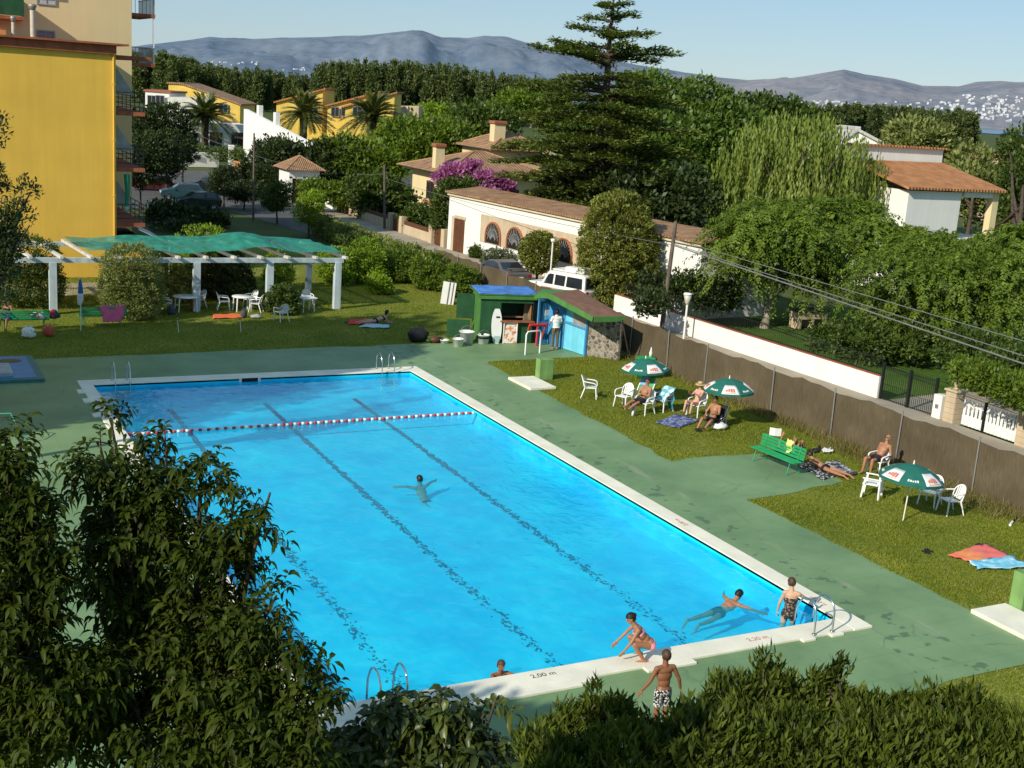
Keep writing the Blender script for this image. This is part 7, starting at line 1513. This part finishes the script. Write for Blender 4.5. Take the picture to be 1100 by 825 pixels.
plant('garden_shrubs', 'dark shrubs along the shaded wall right of the clipped tree', 'hedge', ground(730, 310, 66), [bl(705, 308, 66, 22, 14), bl(738, 308, 65, 24, 16), bl(770, 318, 64, 26, 16), bl(700, 325, 60, 18, 12)], LM['dark'], 420, 22, .4, .2, .1, trunk=False, seed=85, leafname='foliage')
plant('clipped_hedge', 'clipped green hedge behind the white picket gate at the right edge', 'hedge', ground(1080, 420, 43), [bl(1040, 400, 45, 16, 12), bl(1062, 408, 44, 20, 14), bl(1090, 418, 43, 24, 15), bl(1115, 428, 42, 24, 15)], LM['bright'], 480, 22, .3, .16, .08, trunk=False, seed=86, leafname='foliage')
plant('dark_tree', 'dark conifer shade mass under the cedar behind the garage roof', 'tree', ground(720, 235, 84), [bl(690, 215, 84, 60, 30), bl(740, 215, 82, 36, 34), bl(610, 212, 88, 34, 22), bl(650, 205, 90, 60, 28)], LM['dark'], 620, 22, .8, .4, .2, r0=.3, seed=87)
plant('laurel_tree', 'rounded dark laurel tree behind the terracotta house', 'tree', ground(985, 165, 120), [bl(985, 152, 120, 34, 22), bl(970, 165, 120, 24, 18), bl(1005, 165, 120, 20, 16)], LM['hedge'], 420, 20, .9, .5, .25, r0=.3, seed=88)
plant('fig_tree', 'loose green tree to the right of the orange roof', 'tree', ground(1045, 215, 105), [bl(1045, 182, 112, 24, 24), bl(1035, 205, 110, 28, 28), bl(1060, 215, 110, 26, 30)], LM['hedge'], 380, 20, .8, .45, .24, r0=.25, seed=89)
plant('dark_tree', 'dark tree leaning in at the far right edge', 'tree', ground(1100, 225, 85), [bl(1100, 165, 100, 24, 34), bl(1104, 200, 98, 28, 36), bl(1098, 235, 97, 24, 30), bl(1085, 255, 96, 24, 14)], LM['mid'], 560, 20, .7, .36, .18, r0=.3, seed=90)
# palms
def palm(label, px, d, top, by, R, seed):
    rng = np.random.default_rng(seed); base = Vector(ground(px, by, d)); c = PD(px, top, d); t = thing('palm_tree', label, 'palm', tuple(base)); H = c.z
    mb = MB(); k = 14; mb.tube([(0, 0, H*i/k) for i in range(k+1)], [(.42+.05*(i % 2))*(1.15 if i > k-3 else 1) for i in range(k+1)], 10, smooth=False); mb.build('trunk', M_bark, t)
    P_, A_2, N_, S_ = [], [], [], []; rb2 = MB()
    for i in range(64):
        a = rng.random()*2*pi; el = rng.uniform(-.35, 1.35); ln = R*(.85+.25*rng.random()); s = np.linspace(.08, 1, 34)
        h_ = np.array([cos(a), sin(a), 0]); dr = np.array([cos(a)*cos(el), sin(a)*cos(el), sin(el)])
        pts = dr[None]*(ln*s)[:, None]; pts[:, 2] -= (.42*ln*s**2.2)*(.5+.5*cos(el)); pts += np.array([0, 0, H])
        rb2.tube([tuple(pts[j]) for j in (0, 8, 16, 25, 33)], [.05, .04, .03, .02, .01], 4, smooth=False)
        tg = np.gradient(pts, axis=0); tg = unit(tg); sd = np.cross(tg, np.array([0, 0, 1.])); sd = unit(sd); up = np.cross(sd, tg)
        for sgn_ in (-1, 1):
            P_.append(pts); A_2.append(sd*sgn_*.8+tg*.75+up*.22); N_.append(up+rng.normal(size=pts.shape)*.2); S_.append(np.full(len(s), .2+.6*rng.random())+.1*(el > .3))
    rb2.build('frond_ribs', LM['palm'], t); P_ = np.concatenate(P_); A_2 = np.concatenate(A_2); N_ = np.concatenate(N_); S_ = np.concatenate(S_)
    V, F, S = leaf_quads(P_, A_2, N_, R*.2, R*.028, S_, .05); link('fronds', fastmesh('fronds', V, F, LM['palm'], S), t)
palm('large palm with a full crown in front of the white house', 220, 160, 124, 170, 3.9, 91); palm('palm with a wide crown before the leftmost yellow house', 325, 150, 122, 175, 3.6, 92); palm('dark palm with upright fronds before the right yellow house', 397, 136, 126, 190, 3.7, 93)
# garden masses of the middle distance
for i, (nm, lb, px, py, d, bs, m, n, ln) in enumerate((
    ('leafy_tree', 'bright leafy tree left of the grey pole', 385, 200, 118, [(385, 178, 32, 26), (365, 165, 22, 18), (405, 185, 26, 24)], 'bright', 560, .42),
    ('leafy_tree', 'broad green tree mass above the villa roof', 450, 190, 128, [(440, 150, 34, 22), (475, 150, 34, 20), (420, 160, 24, 20), (455, 165, 40, 18)], 'bright', 720, .48),
    ('brown_tree', 'brownish dark tree behind the villa chimneys', 505, 170, 135, [(505, 138, 26, 24), (530, 140, 24, 22), (490, 150, 22, 18)], 'mid', 480, .48),
    ('dark_hedge', 'tall dark hedge behind the white garden porch', 360, 190, 118, [(358, 178, 24, 20), (345, 168, 16, 12), (372, 172, 26, 20), (300, 190, 12, 12), (296, 172, 16, 12), (310, 160, 12, 8)], 'dark', 640, .45),
    ('dark_tree', 'dark bushy tree beside the white sloping wall', 290, 180, 130, [(290, 163, 16, 12), (303, 172, 18, 14), (282, 178, 16, 14), (318, 165, 10, 9), (268, 186, 12, 10)], 'dark', 320, .4),
    ('clipped_hedge', 'bright clipped hedge above the white street wall', 345, 215, 106, [(338, 204, 16, 8), (355, 208, 16, 8), (367, 213, 10, 7)], 'bright', 260, .3),
    ('dark_hedge', 'long dark clipped hedge up the street behind the white wall', 315, 200, 116, [(300, 195, 18, 9), (318, 198, 18, 9), (285, 190, 14, 9)], 'dark', 320, .3),
    ('leafy_tree', 'green garden tree between the hedge and the villa', 415, 225, 104, [(412, 212, 24, 22), (400, 222, 20, 16), (435, 222, 14, 16), (392, 205, 18, 14)], 'mid', 480, .36),
    ('low_shrub', 'leafy shrub below the villa window behind the beige wall', 452, 235, 96, [(450, 232, 13, 9), (463, 238, 12, 9), (440, 236, 8, 8)], 'mid', 240, .28),
    ('flat_hedge', 'low dark hedge on top of the white wall before the palm', 225, 175, 150, [(215, 164, 14, 5), (240, 165, 14, 5), (260, 167, 12, 7), (275, 172, 10, 8)], 'mid', 220, .32),
    ('field_tree', 'pale green bushes at the edge of the field beyond the villa', 560, 140, 200, [(560, 112, 26, 14), (590, 118, 24, 16), (535, 122, 18, 10)], 'bright', 380, .6),
    ('field_tree', 'yellow green bush patch below the poplars', 465, 125, 260, [(462, 119, 14, 6), (480, 122, 10, 5)], 'lime', 130, .6))):
    plant(nm, lb, 'hedge' if 'hedge' in nm else ('shrub' if 'shrub' in nm else 'tree'), ground(px, py, d), [bl(a, b, d, rx, ry) for a, b, rx, ry in bs], LM[m], n, 20, ln*2.1, ln, ln*.5, r0=.2, seed=100+i)
# poplar belts and far woods
def poplar_proto(seed, slim):
    rng = np.random.default_rng(seed); t = thing('poplar_tree', None, None); mb = MB(); mb.tube([(0, 0, -.5), (0, 0, 8), (0, 0, 15)], [.35, .25, .05], 6); mb.build('trunk', M_barkp, t)
    foliage('crown', rng, [(0, 0, 7, 3.0*slim, 3.0*slim, 5), (.4, .2, 11.5, 2.7*slim, 2.7*slim, 5), (-.3, 0, 4, 2.6*slim, 2.6*slim, 3.4), (0, 0, 15, 1.6*slim, 1.6*slim, 3)], LM['poplar'], 260, 14, 1.0, .95, .6, t); return t
pp_ = [poplar_proto(201, 1), poplar_proto(202, .8), poplar_proto(203, 1.25)]; usedp = [False]*3
rr = random.Random(9)
def belt(lbl, grp, xs, ys, x0, x1, step, d, jit=30, rows=2, wid=1.0):
    for r in range(rows):
        x = x0+r*step*.5
        while x < x1:
            dd = d+r*jit+rr.uniform(-jit*.3, jit*.3); top = PD(x, np.interp(x, xs, ys)+rr.uniform(-2, 2.5), dd).z; g = PD(x, 100, dd); k = rr.randrange(3); s = max(.4, top/17.6); w_ = wid*s*rr.uniform(.8, 1.15)
            o = dup(pp_[k], (g.x, g.y, 0), rr.uniform(0, 6.3), lbl, grp, (w_, w_, s)); o['category'] = 'tree'
            x += step*rr.uniform(.75, 1.25)
belt('tall poplar in the row beyond the yellow houses', 'poplars beyond the yellow houses', [330, 345, 400, 440, 480, 520, 560, 610], [78, 69, 68, 70, 72, 79, 85, 92], 340, 610, 9.5, 440, wid=.8)
belt('tree of the dark wood at the left behind the yellow block', 'dark wood at the left', [150, 175, 200, 220, 240, 285, 310, 335], [58, 58, 63, 69, 74, 76, 81, 80], 140, 342, 10, 400, wid=.95)
belt('tree of the far wood on the right before the sea', 'far wood on the right', [880, 905, 940, 970, 1000, 1030, 1056], [114, 113, 114, 117, 119, 119, 124], 884, 1054, 8, 620, jit=50, wid=1.0)
belt('tree of the distant line between the pine and the willow', 'distant tree line in the middle', [760, 800, 840, 880], [106, 108, 110, 112], 765, 885, 9, 520, jit=40, wid=.9)
for o in pp_:
    for c in list(o.children): bpy.data.objects.remove(c)
    bpy.data.objects.remove(o)
for i, (lb, px, top) in enumerate((('slim dark cypress at the left of the far wood', 907, 112), ('second slim cypress standing in the far wood', 940, 111), ('third broader cypress behind the laurel tree', 966, 113))):
    c = PD(px, top+12, 330); h = PD(px, top, 330).z; plant('cypress_tree', lb, 'tree', (c.x, c.y, 0), [(c.x, c.y, h*.5, 1.4+.5*i, 1.4+.5*i, h*.5), (c.x, c.y, h*.3, 1.6+.5*i, 1.6+.5*i, h*.3)], LM['dark'], 120, 14, .7, .8, .4, seed=220+i)
plant('dark_hedge', 'dark shrub mass added for the black shade behind the pergola below the balconies', 'hedge', ground(195, 262, 90), [bl(178, 235, 92, 18, 18), bl(205, 238, 92, 18, 14), bl(228, 240, 92, 14, 12), bl(190, 250, 88, 26, 10)], LM['dark'], 420, 20, .6, .3, .15, trunk=False, seed=260, leafname='foliage')  # invented dark shrubs standing in for the deep shade under the balconies
# field rows far right and unseen stand-in trees casting shade from the left of the lawn
for i, (x, y, h, r) in enumerate(((-27, 19.0, 17.5, 3.6), (-28.5, 22.0, 20.5, 4.0), (-28, 25.6, 13.5, 3.2))):
    plant('added_shade_tree', ('southern', 'middle and tallest', 'northern')[i]+' unseen tall broadleaf tree added to cast shade from beyond the left edge of the lawn', 'tree', (x, y, 0), [(x, y, h*.55, r, r, h*.3), (x+.8, y+.5, h*.8, r*.8, r*.8, h*.2), (x-.6, y-.4, h*.35, r*.9, r*.9, h*.22)], LM['mid'], 900, 16, 1.0, .65, .45, r0=.35, seed=230+i)
plant('added_shade_tree', 'unseen slender tall tree added beyond the left edge to shade the near deck', 'tree', (-24.5, -7.0, 0), [(-24.5, -7.3, 7.4, 1.8, 1.8, 2.4), (-24.1, -6.4, 6.0, 1.7, 1.7, 2.0)], LM['mid'], 420, 16, .7, .4, .25, r0=.2, seed=270)  # out-of-view tree added only to darken the near deck
# tree at the left edge
ld = 33
plant('edge_tree', 'sparse tree reaching in from the left edge in front of the yellow wall', 'tree', ground(-75, 420, ld), [bl(2, 245, ld, 20, 22), bl(-15, 270, ld, 26, 40), bl(18, 228, ld, 12, 14), bl(28, 205, ld, 9, 13), bl(-12, 190, ld, 16, 22), bl(5, 285, ld, 14, 16), bl(-4, 140, ld, 7, 16), bl(34, 240, ld, 5, 5), bl(5, 320, ld, 8, 12), bl(12, 260, ld, 14, 16)], LM['dark'], 420, 16, .24, .12, .055, r0=.16, h=5, seed=240, nb=16)
# ------------------------------------------------------------------ grass
def inpoly(x, y, poly):
    c = np.zeros(len(x), bool); n = len(poly)
    for i in range(n):
        x0, y0 = poly[i][:2]; x1, y1 = poly[(i+1) % n][:2]
        if y0 == y1: continue
        k = ((y0 > y) != (y1 > y)) & (x < (x1-x0)*(y-y0)/(y1-y0)+x0); c ^= k
    return c
DECKP = [[tuple(v.co[:2]) for v in [bpy.data.objects['pool_deck'].data.vertices[i] for i in p.vertices]] for p in bpy.data.objects['pool_deck'].data.polygons]
def grass(name, regions, mat, h0, h1, wd, seed, label, edge=.06, patchy=True):
    rng = np.random.default_rng(seed); X, Y = [], []
    for x0, y0, x1, y1, n in regions: X.append(rng.uniform(x0, x1, n)); Y.append(rng.uniform(y0, y1, n))
    X = np.concatenate(X); Y = np.concatenate(Y); keep = np.ones(len(X), bool)
    jx, jy = rng.normal(size=len(X))*edge, rng.normal(size=len(X))*edge
    for p in DECKP: keep &= ~inpoly(X+jx, Y+jy, p)
    X, Y = X[keep], Y[keep]; n = len(X); a = rng.random(n)*2*pi; h = rng.uniform(h0, h1, n)
    pt = .5+.25*np.sin(X*1.7+np.sin(Y*1.1)*2)+.25*np.sin(Y*1.3+1.5*np.sin(X*.9+2)); h = h*(.6+.7*pt) if patchy else h
    sx, sy = np.cos(a)*wd/2, np.sin(a)*wd/2; lx, ly = rng.normal(size=n)*h*.45, rng.normal(size=n)*h*.45; z = np.full(n, -.012)
    V = np.stack([np.stack([X-sx, Y-sy, z], 1), np.stack([X+sx, Y+sy, z], 1), np.stack([X+lx, Y+ly, z+h], 1)], 1).reshape(-1, 3); sh = np.clip(.25+.35*pt+rng.normal(size=n)*.22, 0, 1)
    o = link(name, fastmesh(name, V, np.arange(3*n).reshape(n, 3), mat, np.repeat(sh, 3))); return tag(o, label, 'grass', kind='stuff')
grass('grass', [(3.3, -2.6, 10.9, 26.4, 120000), (-16, 29.5, 11.2, 49, 120000), (-3, -8, 14, -3.1, 26000)], LM['grass'], .03, .075, .028, 300, 'short mown grass of the lawns around the pool')
grass('dry_grass', [(10.2, -3, 11.05, 20, 5200), (10.5, 20, 11.1, 26, 600), (9.6, 4, 10.9, 12, 1500)], LM['dry'], .14, .42, .022, 301, 'tall dry grass along the foot of the reed fence', patchy=False)
# ------------------------------------------------------------------ foreground trees
def twig_tree(name, label, base, blobs, mat, ntw, ln, wd, seed, r0=.12, hh=None, per=13, droop=.4, tw=.42, cat='tree', nb=24):
    rng = np.random.default_rng(seed); base = Vector(base); t = thing(name, label, cat, tuple(base))
    B = np.array([(b[0]-base.x, b[1]-base.y, b[2]-base.z, b[3], b[4], b[5]) for b in blobs]); pr = (B[:, 3]*B[:, 5]); pr /= pr.sum(); k = rng.choice(len(B), ntw, p=pr)
    d = rdir(ntw, rng); rad = rng.random(ntw)**.4; st = B[k, :3]+d*B[k, 3:]*rad[:, None]*.9
    tx = d*.7+np.array([0, 0, .55])+rng.normal(size=(ntw, 3))*.35; tx = unit(tx); tl = tw*(.6+.7*rng.random(ntw)); tsh = rng.random(ntw)
    s = (np.arange(per)+.6)/per
    pts = st[:, None, :]+tx[:, None, :]*(tl[:, None]*s[None])[:, :, None]; pts[:, :, 2] -= (.35*tl[:, None]*s[None]**2)
    a0 = rng.random(ntw)*6.3; ang = a0[:, None]+np.arange(per)[None]*2.4
    u = unit(np.cross(tx, np.array([[.3, .2, 1.]]))); v = np.cross(tx, u)
    ax = u[:, None]*np.cos(ang)[:, :, None]+v[:, None]*np.sin(ang)[:, :, None]+tx[:, None]*.55+np.array([0, 0, -.25])+rng.normal(size=(ntw, per, 3))*.2
    pos = pts.reshape(-1, 3); ax = ax.reshape(-1, 3); n = len(pos); nr = np.array([0, 0, 1.])+rng.normal(size=(n, 3))*.35
    sz = .6+.55*rng.random(n); sh = np.clip(.5*np.repeat(tsh, per)+.5*rng.random(n), 0, 1)
    V, F, S = leaf_long(pos, ax, nr, ln*sz, wd*sz, sh, droop); link('crown', fastmesh('crown', V, F, mat, S), t)
    mb = MB(); lb = [tuple(b) for b in B]; hh = hh or float(np.mean(B[:, 2])); limbs(mb, rng, (0, 0, -.1), (float(np.mean(B[:, 0]))*.6, float(np.mean(B[:, 1]))*.6, hh*.8), r0, r0*.5, lb, nb, .035)
    for i in range(0, ntw, 5): mb.tube([st[i]-tx[i]*.15, st[i], pts[i, per//2], pts[i, -1]], [.008, .007, .005, .002], 4, smooth=False)
    mb.build('trunk', M_bark, t); return t
fd = 11.6
main = [(122, 446, .2, 7, 12), (112, 470, .2, 9, 10), (165, 485, .1, 10, 14), (180, 466, .1, 5, 8), (135, 514, 0, 34, 24), (100, 508, 0, 26, 16), (182, 528, 0, 28, 26), (225, 503, -.2, 20, 16), (245, 520, -.2, 12, 14), (290, 528, -.3, 7, 12), (286, 556, -.3, 10, 14), (255, 572, -.2, 22, 12), (150, 562, 0, 52, 34), (212, 585, 0, 40, 26), (120, 590, .2, 30, 30), (245, 605, -.2, 34, 20), (303, 634, -.3, 17, 9), (145, 630, .2, 50, 30), (215, 655, 0, 60, 30), (272, 672, -.3, 36, 22), (318, 702, -.4, 28, 20), (250, 715, -.2, 70, 40), (160, 710, 0, 70, 44), (340, 752, -.5, 28, 28), (280, 774, -.5, 56, 42), (200, 785, -.3, 80, 44), (105, 770, -.2, 60, 50), (312, 815, -.6, 54, 34), (225, 700, 3.6, 55, 45), (265, 765, 3.2, 56, 40), (170, 650, 3.8, 50, 40), (300, 805, 3.0, 50, 28)]  # closing blobs: hidden rear crown added to shade the deck and water
twig_tree('fruit_tree', 'dark leafy fruit tree filling the lower left foreground over the pool corner', ground(205, 700, 12.4), [bl(a-4, b+5, fd+dd, rx*.85, ry*.85, 1.1) for a, b, dd, rx, ry in main], LM['front'], 2700, .125, .046, 400, tw=.27, per=10)
left = [(15, 478, 0, 16, 18), (5, 520, 0, 26, 34), (38, 560, 0, 24, 26), (10, 600, 0, 36, 44), (48, 620, 0, 22, 40), (22, 680, 0, 44, 50), (55, 740, 0, 40, 40), (15, 780, 0, 50, 50), (100, 730, .2, 20, 30)]
twig_tree('fruit_tree', 'second dark fruit tree cut off by the left edge of the picture', ground(-40, 700, 11.6), [bl(a, b, 10.8+dd, rx, ry, 1.1) for a, b, dd, rx, ry in left], LM['front'], 850, .12, .044, 401, tw=.27, per=10)
laurel = [(404, 798, 0, 18, 22), (436, 768, 0, 15, 14), (466, 772, 0, 16, 16), (492, 786, 0, 14, 20), (522, 768, 0, 5, 12), (532, 756, 0, 3, 7), (430, 812, 0, 46, 24), (500, 816, 0, 32, 20), (375, 814, .2, 26, 22)]
twig_tree('laurel_shrub', 'broad leaved shrub with a tall shoot between the fruit tree and the hedge', ground(455, 800, 12.6), [bl(a, b, 12.0+dd, rx, ry, 1.1) for a, b, dd, rx, ry in laurel], leafmat('broad_front_leaf', (.02, .034, .006), (.12, .15, .02), .28, .4, .5), 230, .17, .075, 402, cat='shrub', nb=12, tw=.3)
hed = [(585, 805, 19.5, 30, 20), (622, 784, 20, 28, 20), (655, 768, 20, 22, 15), (700, 790, 20, 28, 16), (745, 777, 20, 28, 18), (790, 755, 20.3, 32, 22), (828, 743, 20.5, 24, 20), (860, 759, 20.5, 28, 20), (895, 759, 20.5, 24, 18), (935, 769, 20, 32, 16), (985, 775, 20, 34, 18), (1040, 768, 20, 28, 20), (1085, 789, 19.5, 30, 22),
       (600, 830, 18.5, 50, 22), (680, 820, 18.5, 50, 34), (760, 808, 18.5, 52, 36), (850, 806, 18.8, 56, 40), (940, 814, 18.5, 58, 36), (1030, 816, 18.5, 58, 38), (1095, 823, 18.5, 40, 36),
       (822, 717, 20.5, 6, 15), (896, 723, 20.5, 7, 18), (775, 741, 20.3, 5, 10), (1042, 741, 20, 6, 12), (640, 748, 20, 6, 12), (1002, 753, 20, 6, 10), (690, 776, 20, 5, 8), (880, 736, 20.5, 6, 10)]
for i, (x0, x1, lb) in enumerate(((560, 669, 'leftmost bush of the near hedge, lowest and beside the broad leaved shrub'), (669, 765, 'bush of the near hedge standing right in front of the boy'), (765, 865, 'tallest bush of the near hedge with upright shoots, right of the boy'), (865, 960, 'bush of the near hedge below the ladder with two spiky shoots'), (960, 1062, 'bush of the near hedge before the lawn corner with one spike'), (1062, 1140, 'last bush of the near hedge at the bottom right corner'))):
    bs = [bl(a, b, d, rx, ry) for a, b, d, rx, ry in hed if x0 <= a < x1]; c = ground((x0+x1)/2, 800, 20)
    vol = sum(b[3]*b[5] for b in bs)
    plant('hedge_bush', lb, 'hedge', c, bs, LM['oleander'], int(130+260*vol), 17, .19, .19, .05, r0=.06, seed=410+i, nb=14, upb=.95, out_w=.35, shell=.7, group='bushes of the near hedge')
